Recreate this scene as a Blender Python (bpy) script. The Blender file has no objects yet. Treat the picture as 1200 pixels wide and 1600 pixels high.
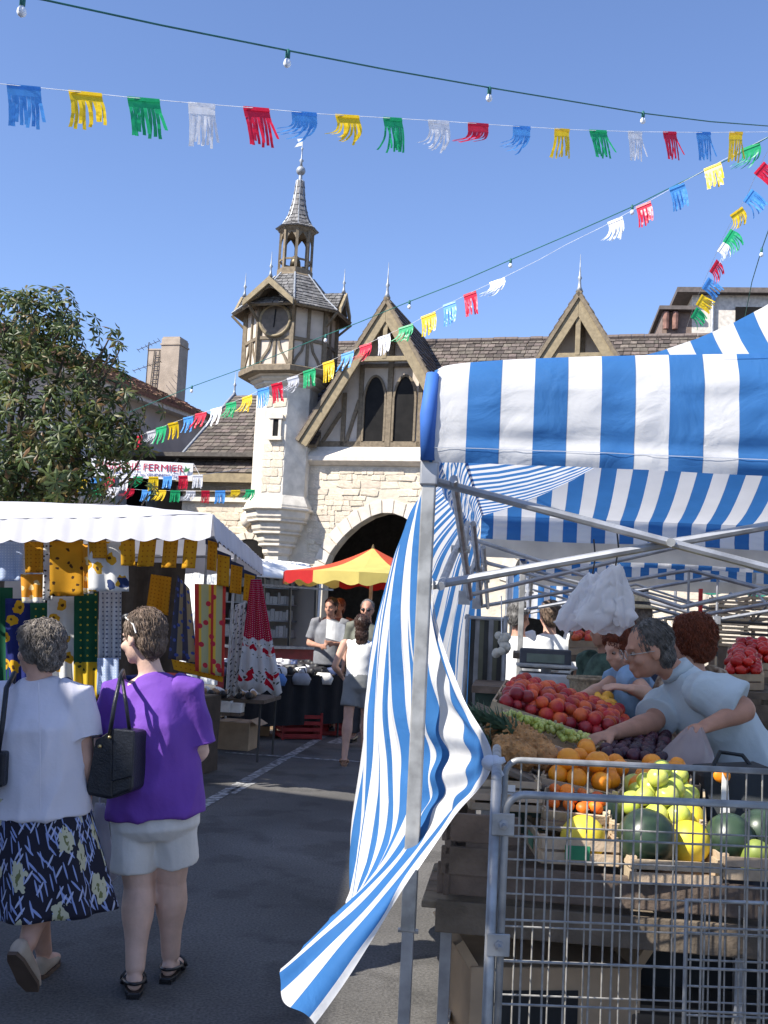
import bpy, bmesh, math, random
import numpy as np
from mathutils import Vector, Matrix, noise
R = math.radians
rnd = random.Random(7)
scene = bpy.context.scene
col = scene.collection
# ---------------------------------------------------------------- camera
CAM_H = 1.62; FPX = 1690.0; PITCH = R(5.5); ROLL = R(2.9)
cam_data = bpy.data.cameras.new('camera'); cam = bpy.data.objects.new('camera', cam_data); col.objects.link(cam)
cam_data.sensor_fit = 'VERTICAL'; cam_data.sensor_height = 36.0; cam_data.lens = 36.0*FPX/1600.0
cam_data.clip_start = 0.05; cam_data.clip_end = 3000
CROT = Matrix.Rotation(R(90)+PITCH, 3, 'X') @ Matrix.Rotation(ROLL, 3, 'Z')
cam.location = (0, 0, CAM_H); cam.rotation_euler = CROT.to_euler()
scene.camera = cam
# ---------------------------------------------------------------- sky, sun, exposure
SUN = Vector((-0.86, -0.50, 0.98)).normalized()
world = bpy.data.worlds.new('World'); scene.world = world; world.use_nodes = True
wn = world.node_tree.nodes; wl = world.node_tree.links
bg = wn['Background']; sky = wn.new('ShaderNodeTexSky'); sky.sky_type = 'NISHITA'; sky.sun_disc = False
sky.sun_elevation = math.asin(SUN.z); sky.sun_rotation = math.atan2(SUN.x, SUN.y)
sky.air_density = 1.0; sky.dust_density = 0.4; sky.ozone_density = 5.0; sky.altitude = 100
tint = wn.new('ShaderNodeMix'); tint.data_type = 'RGBA'; tint.blend_type = 'MULTIPLY'; tint.inputs[0].default_value = 1.0; tint.inputs[7].default_value = (1.03, .965, 1.05, 1)
wl.new(sky.outputs[0], tint.inputs[6]); wl.new(tint.outputs[2], bg.inputs[0]); bg.inputs[1].default_value = 0.108
sd = bpy.data.lights.new('sun', 'SUN'); sd.energy = 4.6; sd.angle = R(0.53); sd.color = (1.0, 0.95, 0.87)
so = bpy.data.objects.new('sun', sd); col.objects.link(so); so.location = (0, 0, 40)
so.rotation_euler = (-SUN).to_track_quat('-Z', 'Y').to_euler()
scene.view_settings.view_transform = 'Standard'; scene.view_settings.look = 'None'
scene.view_settings.exposure = 0.98; scene.view_settings.gamma = 1.0
scene.render.engine = 'CYCLES'
scene.cycles.max_bounces = 8; scene.cycles.transparent_max_bounces = 12
# ---------------------------------------------------------------- pixel helpers (1200 x 1600 photograph)
def ray(px, py):
    return CROT @ Vector(((px-600)/FPX, (800-py)/FPX, -1.0))
def P(px, py, Y):                       # the point of that ray at depth Y
    d = ray(px, py); return Vector((0, 0, CAM_H)) + d*(Y/d.y)
def G(px, py, z=0.0):                   # the point of that ray at height z
    d = ray(px, py); return Vector((0, 0, CAM_H)) + d*((z-CAM_H)/d.z)
# ---------------------------------------------------------------- materials
MATS = {}
def nodes(name):
    m = bpy.data.materials.new(name); m.use_nodes = True
    n = m.node_tree.nodes; return m, n, m.node_tree.links, n['Principled BSDF']
def lin(c):
    return tuple(max(0.0, min(1.0, x)) for x in c) + (1.0,)
def noise_mix(n, l, coord, c1, c2, scale, detail=4, lo=.35, hi=.65):
    t = n.new('ShaderNodeTexNoise'); t.inputs['Scale'].default_value = scale; t.inputs['Detail'].default_value = detail
    l.new(coord, t.inputs['Vector'])
    r = n.new('ShaderNodeValToRGB'); r.color_ramp.elements[0].position = lo; r.color_ramp.elements[1].position = hi
    r.color_ramp.elements[0].color = lin(c1); r.color_ramp.elements[1].color = lin(c2)
    l.new(t.outputs[0], r.inputs[0]); return r.outputs[0], t
def mixc(n, l, fac, a, b, mode='MIX'):
    m = n.new('ShaderNodeMix'); m.data_type = 'RGBA'; m.blend_type = mode
    for s, v in ((m.inputs[0], fac), (m.inputs[6], a), (m.inputs[7], b)):
        if hasattr(v, 'is_linked') or hasattr(v, 'links'): l.new(v, s)
        elif isinstance(v, (int, float)): s.default_value = v
        else: s.default_value = lin(v)
    return m.outputs[2]
def math_n(n, l, op, a, b=None):
    m = n.new('ShaderNodeMath'); m.operation = op
    for i, v in enumerate((a, b)):
        if v is None: continue
        if isinstance(v, (int, float)): m.inputs[i].default_value = v
        else: l.new(v, m.inputs[i])
    return m.outputs[0]
def mat(name, c, rough=.65, var=.18, scale=9.0, bump=0.0, bscale=None, metal=0.0, rand=0.0, transl=0.0, spec=.4, c2=None, isl=0.0):
    if name in MATS: return MATS[name]
    m, n, l, b = nodes(name)
    tc = n.new('ShaderNodeTexCoord').outputs['Object']
    c2_ = c2 if c2 else tuple(x*(1+var) for x in c); c1_ = c if c2 else tuple(x*(1-var) for x in c)
    out, t = noise_mix(n, l, tc, c1_, c2_, scale, 6)
    if rand or isl:
        if isl: rv = n.new('ShaderNodeNewGeometry').outputs['Random Per Island']; k = isl
        else: rv = n.new('ShaderNodeObjectInfo').outputs['Random']; k = rand
        h = n.new('ShaderNodeHueSaturation'); l.new(out, h.inputs['Color'])
        v = math_n(n, l, 'MULTIPLY', rv, 2*k); v = math_n(n, l, 'ADD', v, 1-k); l.new(v, h.inputs['Value'])
        s = math_n(n, l, 'MULTIPLY', rv, 3.7); s = math_n(n, l, 'FRACT', s); s = math_n(n, l, 'MULTIPLY', s, k*.12)
        s = math_n(n, l, 'ADD', s, .5-k*.06); l.new(s, h.inputs['Hue'])
        out = h.outputs[0]
    l.new(out, b.inputs['Base Color']); b.inputs['Roughness'].default_value = rough; b.inputs['Metallic'].default_value = metal
    b.inputs['Specular IOR Level'].default_value = spec
    if bump:
        bt = n.new('ShaderNodeTexNoise'); bt.inputs['Scale'].default_value = bscale or scale*4; bt.inputs['Detail'].default_value = 5
        l.new(tc, bt.inputs['Vector']); bn = n.new('ShaderNodeBump'); bn.inputs['Strength'].default_value = bump; bn.inputs['Distance'].default_value = .02
        l.new(bt.outputs[0], bn.inputs['Height']); l.new(bn.outputs[0], b.inputs['Normal'])
    if transl:
        tr = n.new('ShaderNodeBsdfTranslucent'); l.new(out, tr.inputs[0]); mx = n.new('ShaderNodeMixShader'); mx.inputs[0].default_value = transl
        l.new(b.outputs[0], mx.inputs[1]); l.new(tr.outputs[0], mx.inputs[2]); l.new(mx.outputs[0], n['Material Output'].inputs[0])
    MATS[name] = m; return m
def stripe_mat(name, ca, cb, period, duty=.5, phase=0.0, transl=.25):
    m, n, l, b = nodes(name)
    uv = n.new('ShaderNodeUVMap'); sx = n.new('ShaderNodeSeparateXYZ'); l.new(uv.outputs[0], sx.inputs[0])
    f = math_n(n, l, 'FRACT', math_n(n, l, 'ADD', math_n(n, l, 'DIVIDE', sx.outputs[0], period), phase+100.0))
    g = math_n(n, l, 'LESS_THAN', f, duty)
    tc = n.new('ShaderNodeTexCoord').outputs['Object']
    a2, t = noise_mix(n, l, tc, tuple(x*.9 for x in ca), ca, 3.0); b2, t2 = noise_mix(n, l, tc, tuple(x*.86 for x in cb), cb, 4.0)
    # stitched seam: a thin darker line where the colours meet
    seam = math_n(n, l, 'LESS_THAN', math_n(n, l, 'ABSOLUTE', math_n(n, l, 'SUBTRACT', f, duty)), .008)
    out = mixc(n, l, g, a2, b2); out = mixc(n, l, math_n(n, l, 'MULTIPLY', seam, .35), out, (.05, .08, .15))
    l.new(out, b.inputs['Base Color']); b.inputs['Roughness'].default_value = .7; b.inputs['Specular IOR Level'].default_value = .25
    bt = n.new('ShaderNodeTexNoise'); bt.inputs['Scale'].default_value = 7; bt.inputs['Detail'].default_value = 5; bt.inputs['Distortion'].default_value = .8
    l.new(tc, bt.inputs['Vector']); bn = n.new('ShaderNodeBump'); bn.inputs['Strength'].default_value = .35; bn.inputs['Distance'].default_value = .03
    l.new(bt.outputs[0], bn.inputs['Height']); l.new(bn.outputs[0], b.inputs['Normal'])
    tr = n.new('ShaderNodeBsdfTranslucent'); l.new(out, tr.inputs[0]); mx = n.new('ShaderNodeMixShader'); mx.inputs[0].default_value = transl
    l.new(b.outputs[0], mx.inputs[1]); l.new(tr.outputs[0], mx.inputs[2]); l.new(mx.outputs[0], n['Material Output'].inputs[0])
    MATS[name] = m; return m
def spot_mat(name, base, layers, transl=.15, rough=.8, stretch=(1, 1)):
    """printed cloth on UV (metres): layers = (colour, scale, radius, vmin, vmax, seed)"""
    m, n, l, b = nodes(name)
    uv = n.new('ShaderNodeUVMap').outputs[0]; sx = n.new('ShaderNodeSeparateXYZ'); l.new(uv, sx.inputs[0])
    tc = n.new('ShaderNodeTexCoord').outputs['Object']
    out, _ = noise_mix(n, l, tc, tuple(x*.85 for x in base), base, 6.0)
    for (c, sc, rad, v0, v1, seed) in layers:
        if rad is None:      # plain band
            f = None
        else:
            mp = n.new('ShaderNodeMapping'); l.new(uv, mp.inputs[0]); mp.inputs['Location'].default_value = (seed*3.7, seed*1.9, 0)
            if rad < 0:      # regular dots
                mp.inputs['Scale'].default_value = (sc, sc, sc)
                s2 = n.new('ShaderNodeSeparateXYZ'); l.new(mp.outputs[0], s2.inputs[0])
                a = math_n(n, l, 'SUBTRACT', math_n(n, l, 'FRACT', s2.outputs[0]), .5); c_ = math_n(n, l, 'SUBTRACT', math_n(n, l, 'FRACT', s2.outputs[1]), .5)
                dd = math_n(n, l, 'ADD', math_n(n, l, 'MULTIPLY', a, a), math_n(n, l, 'MULTIPLY', c_, c_)); f = math_n(n, l, 'LESS_THAN', dd, rad*rad)
            else:
                nz = n.new('ShaderNodeTexNoise'); nz.inputs['Scale'].default_value = sc*2.2; l.new(mp.outputs[0], nz.inputs[0])
                ad = n.new('ShaderNodeMix'); ad.data_type = 'RGBA'; ad.blend_type = 'ADD'; ad.inputs[0].default_value = .5/sc
                l.new(mp.outputs[0], ad.inputs[6]); l.new(nz.outputs[1], ad.inputs[7])
                v = n.new('ShaderNodeTexVoronoi'); v.voronoi_dimensions = '2D'; v.inputs['Scale'].default_value = sc; l.new(ad.outputs[2], v.inputs['Vector'])
                f = math_n(n, l, 'LESS_THAN', v.outputs['Distance'], rad)
        if (v0, v1) != (0, 0):
            w = math_n(n, l, 'MULTIPLY', math_n(n, l, 'GREATER_THAN', sx.outputs[1], v0), math_n(n, l, 'LESS_THAN', sx.outputs[1], v1))
            f = w if f is None else math_n(n, l, 'MULTIPLY', f, w)
        out = mixc(n, l, f, out, c)
    l.new(out, b.inputs['Base Color']); b.inputs['Roughness'].default_value = rough; b.inputs['Specular IOR Level'].default_value = .2
    tr = n.new('ShaderNodeBsdfTranslucent'); l.new(out, tr.inputs[0]); mx = n.new('ShaderNodeMixShader'); mx.inputs[0].default_value = transl
    l.new(b.outputs[0], mx.inputs[1]); l.new(tr.outputs[0], mx.inputs[2]); l.new(mx.outputs[0], n['Material Output'].inputs[0])
    MATS[name] = m; return m
def vstripe_mat(name, cols, width, transl=.15, spots=None):
    """lengthwise coloured stripes on UV.x, optional blossoms"""
    m, n, l, b = nodes(name)
    uv = n.new('ShaderNodeUVMap').outputs[0]; sx = n.new('ShaderNodeSeparateXYZ'); l.new(uv, sx.inputs[0])
    f = math_n(n, l, 'FRACT', math_n(n, l, 'DIVIDE', sx.outputs[0], width))
    r = n.new('ShaderNodeValToRGB'); r.color_ramp.interpolation = 'CONSTANT'
    while len(r.color_ramp.elements) < len(cols): r.color_ramp.elements.new(.5)
    for e, (p, c) in zip(r.color_ramp.elements, cols): e.position = p; e.color = lin(c)
    l.new(f, r.inputs[0]); out = r.outputs[0]
    if spots:
        for (c, sc, rad) in spots:
            v = n.new('ShaderNodeTexVoronoi'); v.voronoi_dimensions = '2D'; v.inputs['Scale'].default_value = sc; l.new(uv, v.inputs['Vector'])
            out = mixc(n, l, math_n(n, l, 'LESS_THAN', v.outputs['Distance'], rad), out, c)
    l.new(out, b.inputs['Base Color']); b.inputs['Roughness'].default_value = .85
    MATS[name] = m; return m
# ---------------------------------------------------------------- mesh helpers
MW = {}                                   # world matrix of each top-level root
def link(o, parent=None):
    col.objects.link(o)
    if parent is not None: o.parent = parent
    return o
def tag(o, label=None, cat=None, group=None, kind=None):
    if label: o['label'] = label
    if cat: o['category'] = cat
    if group: o['group'] = group
    if kind: o['kind'] = kind
    return o
def thing(name, label, cat, loc=(0, 0, 0), rz=0.0, group=None):
    o = bpy.data.objects.new(name, None); o.empty_display_size = .1; link(o)
    o.location = loc; o.rotation_euler = (0, 0, rz); tag(o, label, cat, group)
    MW[o.name] = Matrix.Translation(Vector(loc)) @ Matrix.Rotation(rz, 4, 'Z'); return o
def root_of(o):
    while o.parent is not None: o = o.parent
    return o
def inv_of(parent):
    r = root_of(parent); return MW[r.name].inverted() if r.name in MW else Matrix.Identity(4)
class MB:
    def __init__(s): s.v = []; s.f = []; s.uv = []; s.m = []; s.cur = 0
    def add(s, vs, fs, uvs=None):
        k = len(s.v); s.v += [Vector(x) for x in vs]
        for i, f in enumerate(fs):
            s.f.append([k+j for j in f]); s.uv.append([uvs[j] for j in f] if uvs else None); s.m.append(s.cur)
        return s
    def box(s, c, d, M=None):
        c = Vector(c); h = Vector(d)*.5
        vs = [Vector((x*h.x, y*h.y, z*h.z)) for x in (-1, 1) for y in (-1, 1) for z in (-1, 1)]
        if M is not None: vs = [M @ v for v in vs]
        return s.add([c+v for v in vs], [(0,1,3,2),(4,6,7,5),(0,4,5,1),(2,3,7,6),(0,2,6,4),(1,5,7,3)])
    def bar(s, a, b, w, d, up=(0, 0, 1)):         # a rectangular bar from a to b
        a = Vector(a); b = Vector(b); t = (b-a); L = t.length; t.normalize(); x = t.cross(Vector(up))
        if x.length < 1e-4: x = t.cross(Vector((0, 1, 0)))
        x.normalize(); y = x.cross(t); M = Matrix((x, t, y)).transposed()
        return s.box((a+b)/2, (w, L, d), M)
    def tube(s, pts, r, n=8, cap=True):
        pts = [Vector(p) for p in pts]; rs = r if isinstance(r, (list, tuple)) else [r]*len(pts)
        k = len(pts); vs = []; fs = []; x = None
        for i, p in enumerate(pts):
            t = (pts[min(i+1, k-1)]-pts[max(i-1, 0)])
            t = t.normalized() if t.length > 1e-9 else Vector((0, 0, 1))
            if x is None: x = t.orthogonal().normalized()
            else:
                x = x - t*x.dot(t); x = x.normalized() if x.length > 1e-6 else t.orthogonal().normalized()
            y = t.cross(x)
            for j in range(n):
                a = 2*math.pi*j/n; vs.append(p+(x*math.cos(a)+y*math.sin(a))*rs[i])
        for i in range(k-1):
            for j in range(n): fs.append((i*n+j, i*n+(j+1) % n, (i+1)*n+(j+1) % n, (i+1)*n+j))
        if cap: fs.append(tuple(range(n-1, -1, -1))); fs.append(tuple((k-1)*n+j for j in range(n)))
        return s.add(vs, fs)
    def lathe(s, prof, c=(0, 0, 0), n=16, M=None, a0=0.0):
        c = Vector(c); vs = []; fs = []
        for (r, z) in prof:
            for j in range(n):
                a = a0+2*math.pi*j/n; v = Vector((max(r, 1e-4)*math.cos(a), max(r, 1e-4)*math.sin(a), z)); vs.append(c+(M @ v if M is not None else v))
        for i in range(len(prof)-1):
            for j in range(n): fs.append((i*n+j, i*n+(j+1) % n, (i+1)*n+(j+1) % n, (i+1)*n+j))
        fs.append(tuple(range(n-1, -1, -1))); fs.append(tuple((len(prof)-1)*n+j for j in range(n)))
        return s.add(vs, fs)
    def loft(s, rings, n=18, sub=1):              # rings: (centre, rx, ry, xaxis); closed solid
        rings = [(Vector(c), rx, ry, Vector(x)) for c, rx, ry, x in rings]; k = len(rings); vs = []; fs = []
        for i, (c, rx, ry, xa) in enumerate(rings):
            t = rings[min(i+1, k-1)][0]-rings[max(i-1, 0)][0]; t = t.normalized() if t.length > 1e-9 else Vector((0, 0, 1))
            x = xa - t*xa.dot(t); x = x.normalized() if x.length > 1e-5 else t.orthogonal().normalized(); y = t.cross(x)
            for j in range(n):
                a = 2*math.pi*j/n; vs.append(c+x*math.cos(a)*rx+y*math.sin(a)*ry)
        for i in range(k-1):
            for j in range(n): fs.append((i*n+j, i*n+(j+1) % n, (i+1)*n+(j+1) % n, (i+1)*n+j))
        fs.append(tuple(range(n-1, -1, -1))); fs.append(tuple((k-1)*n+j for j in range(n)))
        return s.add(vs, fs)
    def ell(s, c, r, M=None, n=14, m=9):
        prof = [(math.sin(math.pi*i/m), -math.cos(math.pi*i/m)) for i in range(m+1)]
        D = Matrix.Diagonal(Vector(r)); return s.lathe(prof, c, n, (M @ D) if M is not None else D)
    def grid(s, fn, nu, nv, uvf=None):
        vs = []; uvs = []; fs = []
        for j in range(nv+1):
            for i in range(nu+1):
                u = i/nu; v = j/nv; vs.append(fn(u, v)); uvs.append(uvf(u, v) if uvf else (u, v))
        for j in range(nv):
            for i in range(nu): k = j*(nu+1)+i; fs.append((k, k+1, k+nu+2, k+nu+1))
        return s.add(vs, fs, uvs)
    def poly(s, pts, d):                          # polygon extruded along the vector d
        pts = [Vector(p) for p in pts]; d = Vector(d); n = len(pts)
        fs = [tuple(range(n)), tuple(range(2*n-1, n-1, -1))]+[(i, n+i, n+(i+1) % n, (i+1) % n) for i in range(n)]
        return s.add(pts+[p+d for p in pts], fs)
    def mesh(s, name, mats, M=None):
        me = bpy.data.meshes.new(name); vs = [tuple(M @ v) for v in s.v] if M is not None else [tuple(v) for v in s.v]
        me.from_pydata(vs, [], s.f)
        for m in (mats if isinstance(mats, (list, tuple)) else [mats]): me.materials.append(m)
        if any(s.m): me.polygons.foreach_set('material_index', s.m)
        if any(u is not None for u in s.uv):
            ul = me.uv_layers.new(name='UVMap'); k = 0
            for f, u in zip(s.f, s.uv):
                for j in range(len(f)):
                    if u: ul.data[k].uv = u[j]
                    k += 1
        bm = bmesh.new(); bm.from_mesh(me)
        if not getattr(s, 'keepn', False): bmesh.ops.recalc_face_normals(bm, faces=bm.faces)
        bm.to_mesh(me); bm.free(); return me
    def build(s, name, m, parent=None, world=False, smooth=False, bevel=0.0, kind=None, solid=0.0):
        M = inv_of(parent) if (world and parent is not None) else None
        me = s.mesh(name, m, M)
        if smooth: me.polygons.foreach_set('use_smooth', [True]*len(me.polygons))
        o = bpy.data.objects.new(name, me); link(o, parent)
        if bevel:
            md = o.modifiers.new('bevel', 'BEVEL'); md.width = bevel; md.segments = 2; md.limit_method = 'ANGLE'
        if solid:
            md = o.modifiers.new('solid', 'SOLIDIFY'); md.thickness = solid; md.offset = 0
        if kind: o['kind'] = kind
        return o
def inst(me, name, parent, M, world=False):
    o = bpy.data.objects.new(name, me); link(o, parent)
    if parent is not None and world: M = inv_of(parent) @ M
    o.matrix_basis = M; return o
def copy_tree(o, parent=None):
    c = o.copy(); link(c, parent)
    for ch in list(o.children): copy_tree(ch, c)
    return c
def T(v): return Matrix.Translation(Vector(v))
def RZ(a): return Matrix.Rotation(a, 4, 'Z')
def RX(a): return Matrix.Rotation(a, 4, 'X')
def RY(a): return Matrix.Rotation(a, 4, 'Y')
def SC(x, y, z): return Matrix.Diagonal((x, y, z, 1))
def crom(ps, t):                                  # Catmull-Rom through equally spaced Vectors, t in 0..1
    n = len(ps)-1; x = min(max(t, 0), 1)*n; i = min(int(x), n-1); f = x-i
    p0 = ps[max(i-1, 0)]; p1 = ps[i]; p2 = ps[i+1]; p3 = ps[min(i+2, n)]
    return .5*((2*p1)+(p2-p0)*f+(2*p0-5*p1+4*p2-p3)*f*f+(3*p1-p0-3*p2+p3)*f**3)
def nz(p, s=1.0, o=0.0): return noise.noise(Vector(p)*s+Vector((o, o*1.7, o*.3)))
scene.cycles.use_denoising = True
# ================================================================ ground
def ground_mat():
    m, n, l, b = nodes('asphalt'); tc = n.new('ShaderNodeTexCoord').outputs['Object']
    c, _ = noise_mix(n, l, tc, (.105, .100, .092), (.195, .185, .172), .9, 8, .3, .7)
    c2, _ = noise_mix(n, l, tc, (.45, .45, .45), (1.6, 1.57, 1.5), 75, 3, .3, .7)
    out = mixc(n, l, 1.0, c, c2, 'MULTIPLY')
    st, _ = noise_mix(n, l, tc, (.6, .6, .6), (1, 1, 1), 2.3, 4, .38, .47); out = mixc(n, l, .7, out, st, 'MULTIPLY')
    v = n.new('ShaderNodeTexVoronoi'); v.feature = 'DISTANCE_TO_EDGE'; v.inputs['Scale'].default_value = .45
    nt = n.new('ShaderNodeTexNoise'); nt.inputs['Scale'].default_value = 1.4; l.new(tc, nt.inputs[0]); l.new(mixc(n, l, .5, tc, nt.outputs[1], 'ADD'), v.inputs['Vector'])
    out = mixc(n, l, math_n(n, l, 'MULTIPLY', math_n(n, l, 'LESS_THAN', v.outputs[0], .002), .15), out, (.02, .02, .02))
    l.new(out, b.inputs['Base Color']); b.inputs['Roughness'].default_value = .88; b.inputs['Specular IOR Level'].default_value = .3
    bt = n.new('ShaderNodeTexNoise'); bt.inputs['Scale'].default_value = 150; l.new(tc, bt.inputs[0]); bn = n.new('ShaderNodeBump')
    bn.inputs['Strength'].default_value = .5; bn.inputs['Distance'].default_value = .006; l.new(bt.outputs[0], bn.inputs['Height']); l.new(bn.outputs[0], b.inputs['Normal'])
    return m
g = MB().grid(lambda u, v: Vector((-1000+2000*u, -900+2000*v, 0)), 8, 8).build('ground', ground_mat(), kind='structure')
def paint_mat():
    m, n, l, b = nodes('worn_paint'); tc = n.new('ShaderNodeTexCoord').outputs['Object']
    c, _ = noise_mix(n, l, tc, (.10, .10, .10), (.42, .42, .41), 16, 8, .42, .62); l.new(c, b.inputs['Base Color']); b.inputs['Roughness'].default_value = .85
    return m
pm = paint_mat()
def mark(a, b, w):
    a = G(*a); b = G(*b); t = (b-a).normalized(); s = Vector((-t.y, t.x, 0))*w/2; z = Vector((0, 0, .004))
    mb = MB().add([a-s+z, b-s+z, b+s+z, a+s+z], [(0, 1, 2, 3)]); mb.build('road_marking', pm, kind='structure')
mark((300, 1268), (545, 1128), .11); mark((352, 1176), (640, 1196), .09); mark((360, 1240), (395, 1222), .09); mark((520, 1162), (548, 1150), .18)

# ================================================================ market hall
PHI = R(16); HO = P(437, 820, 30.0); HO.z = 0.0
HM = T(HO) @ RZ(-PHI); HI = HM.inverted(); HC = HI @ Vector((0, 0, CAM_H))
def F(px, py, y0=0.0):                    # pixel -> hall coordinates on the plane local y = y0
    d = HI.to_3x3() @ ray(px, py); return HC + d*((y0-HC.y)/d.y)
stone_m = mat('limestone', (.66, .57, .44), .9, .14, 5, .5, 30, rand=.13)
stone_w = mat('limestone_wall', (.63, .55, .43), .92, .14, 3.0, .6, 14)
ashlar_m = mat('dressed_stone', (.66, .60, .51), .85, .1, 6, .25, 40, rand=.1)
tower_m = mat('tower_stone', (.68, .63, .54), .88, .14, 4, .35, 22)
timber_m = mat('brown_timber', (.19, .15, .10), .75, .2, 12, .2, 40)
barge_m = mat('ochre_bargeboard', (.265, .21, .125), .7, .18, 9, .2, 40)
plaster_m = mat('pale_plaster', (.60, .52, .43), .9, .08, 4, .15, 30)
dark_m = mat('dark_glass', (.010, .009, .008), .5, .3, 4, spec=.15)
slate_m = mat('brown_slate', (.115, .095, .080), .8, .25, 10, .3, 30, isl=.45)
slateg_m = mat('grey_slate', (.15, .145, .14), .75, .25, 10, .3, 30, isl=.4)
lead_m = mat('lead_sheet', (.34, .36, .38), .5, .15, 14, metal=.4)
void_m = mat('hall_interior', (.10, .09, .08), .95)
hall = thing('market_hall', 'pale stone market hall with timbered gables, pointed arch and brown roof', 'market hall', HO, -PHI)
uL = F(452, 800).x; G1 = F(604, 465, -.55); G2 = F(905, 455, -.55)
zc = F(560, 712).z                       # cornice
UR = 24.0; zr = F(620, 536, 3.6).z       # right end, ridge height
arch = [F(*q) for q in ((505, 900), (509, 880), (514, 868), (522, 856), (536, 839), (556, 821), (580, 807), (606, 799))]
uc = arch[-1].x; arch = [(p.x-uc, p.z) for p in arch]; ax = -arch[0][0]
arch_pts = [(-ax, 0.0)]+arch+[(-x, z) for x, z in reversed(arch[:-1])]+[(ax, 0.0)]
uc2 = uc+(G2.x-G1.x)
mb = MB()
def wall_span(u0, u1, z1, y0=0.0, th=.5): mb.box(((u0+u1)/2, y0+th/2, z1/2), (u1-u0, th, z1))
wall_span(-.3, uc-ax, zc); wall_span(uc+ax, uc2-ax, zc); wall_span(uc2+ax, UR, zc)
for c in (uc, uc2):
    for (x0, z0), (x1, z1) in zip(arch_pts[1:-1], arch_pts[2:-1]):
        mb.poly([(c+x0, 0, z0), (c+x1, 0, z1), (c+x1, 0, zc), (c+x0, 0, zc)], (0, .5, 0))
mb.build('wall', stone_w, hall)
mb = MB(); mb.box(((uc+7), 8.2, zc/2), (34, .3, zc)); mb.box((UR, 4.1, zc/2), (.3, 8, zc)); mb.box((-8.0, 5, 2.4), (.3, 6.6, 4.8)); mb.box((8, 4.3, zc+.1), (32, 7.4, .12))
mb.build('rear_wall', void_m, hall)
# arch voussoirs
def voussoirs(c):
    pts = [(x, z) for x, z in arch_pts[1:-1]]
    # resample by length
    L = [0]
    for a, b in zip(pts, pts[1:]): L.append(L[-1]+math.hypot(b[0]-a[0], b[1]-a[1]))
    n = 17
    def at(s):
        for i in range(len(L)-1):
            if s <= L[i+1]+1e-9:
                f = (s-L[i])/(L[i+1]-L[i]); return (pts[i][0]+(pts[i+1][0]-pts[i][0])*f, pts[i][1]+(pts[i+1][1]-pts[i][1])*f)
        return pts[-1]
    zb = min(z for _, z in pts)-.5
    for i in range(n):
        a = at(L[-1]*i/n); b = at(L[-1]*(i+1)/n)
        def outp(p):
            v = Vector((p[0], (p[1]-zb)*.9)).normalized(); return (p[0]+v.x*.34, p[1]+v.y*.36)
        oa, ob = outp(a), outp(b); e = .012
        def sh(p, q, f): return (p[0]+(q[0]-p[0])*f, p[1]+(q[1]-p[1])*f)
        a2, b2, oa2, ob2 = sh(a, b, .04), sh(b, a, .04), sh(oa, ob, .04), sh(ob, oa, .04)
        pr = .03+rnd.uniform(0, .012)
        MB().poly([(c+x, -pr, z) for x, z in (a2, b2, ob2, oa2)], (0, .35, 0)).build('voussoir', ashlar_m, hall, bevel=.012)
voussoirs(uc); voussoirs(uc2)
# rubble stones, laid in rough courses, kept off the arches
def rough_stone(seed):
    r = random.Random(seed); bm = bmesh.new(); bmesh.ops.create_cube(bm, size=1)
    bmesh.ops.bevel(bm, geom=[e for e in bm.edges if abs(e.verts[0].co.y-e.verts[1].co.y) > .1 or e.calc_face_angle() > 0 and all(v.co.y < 0 for v in e.verts)], offset=.13, segments=1, affect='EDGES')
    for v in bm.verts: v.co += Vector((r.uniform(-.11, .11), r.uniform(-.06, .06), r.uniform(-.11, .11)))
    me = bpy.data.meshes.new('stone'); bm.to_mesh(me); bm.free(); me.materials.append(stone_m); return me
SM = [rough_stone(i) for i in range(10)]
def in_arch(u, z, c, pad=.42):
    x = abs(u-c)
    if x > ax+pad: return False
    for (x0, z0), (x1, z1) in zip(arch_pts[1:9], arch_pts[2:9]):
        pass
    lim = arch_pts[8][1]+pad-(x/(ax+pad))**2.1*(arch_pts[8][1]-arch_pts[1][1]+pad)
    return z < lim
def stones(u0, u1, z0, z1, y0, hmin, hmax, par, arches, cap):
    z = z0; k = 0; rest = MB()
    while z < z1-.08:
        h = min(rnd.uniform(hmin, hmax), z1-z); u = u0-rnd.uniform(0, .2)
        while u < u1:
            w = h*rnd.uniform(.7, 2.6); cu = u+w/2
            if u > u0-.02 and u+w < u1+.05 and not any(in_arch(cu, z, c) for c in arches):
                M = T((cu, y0+rnd.uniform(-.012, .012), z+h/2)) @ RY(rnd.uniform(-.05, .05)) @ SC(w-.008, rnd.uniform(.02, .055), h-.006)
                inst(rnd.choice(SM), 'stone', par, M); k += 1
            u += w
        z += h
    return k
ks = stones(uL+.35, F(690, 800).x, F(560, 905).z, zc-.28, 0, .12, .23, hall, [uc], 300)
ks += stones(F(1000, 960).x, F(1115, 960).x, F(1050, 1010).z, F(1050, 912).z, 0, .3, .5, hall, [], 300)
# cornice and sloping sill
mb = MB(); mb.poly([(uL-.1, -.22, zc-.05), (uL-.1, -.22, zc-.17), (uL-.1, -.05, zc-.28), (uL-.1, .3, zc-.28), (uL-.1, .3, zc+.28), (uL-.1, .05, zc+.25)], (UR-uL, 0, 0)); mb.build('cornice', ashlar_m, hall)
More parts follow.
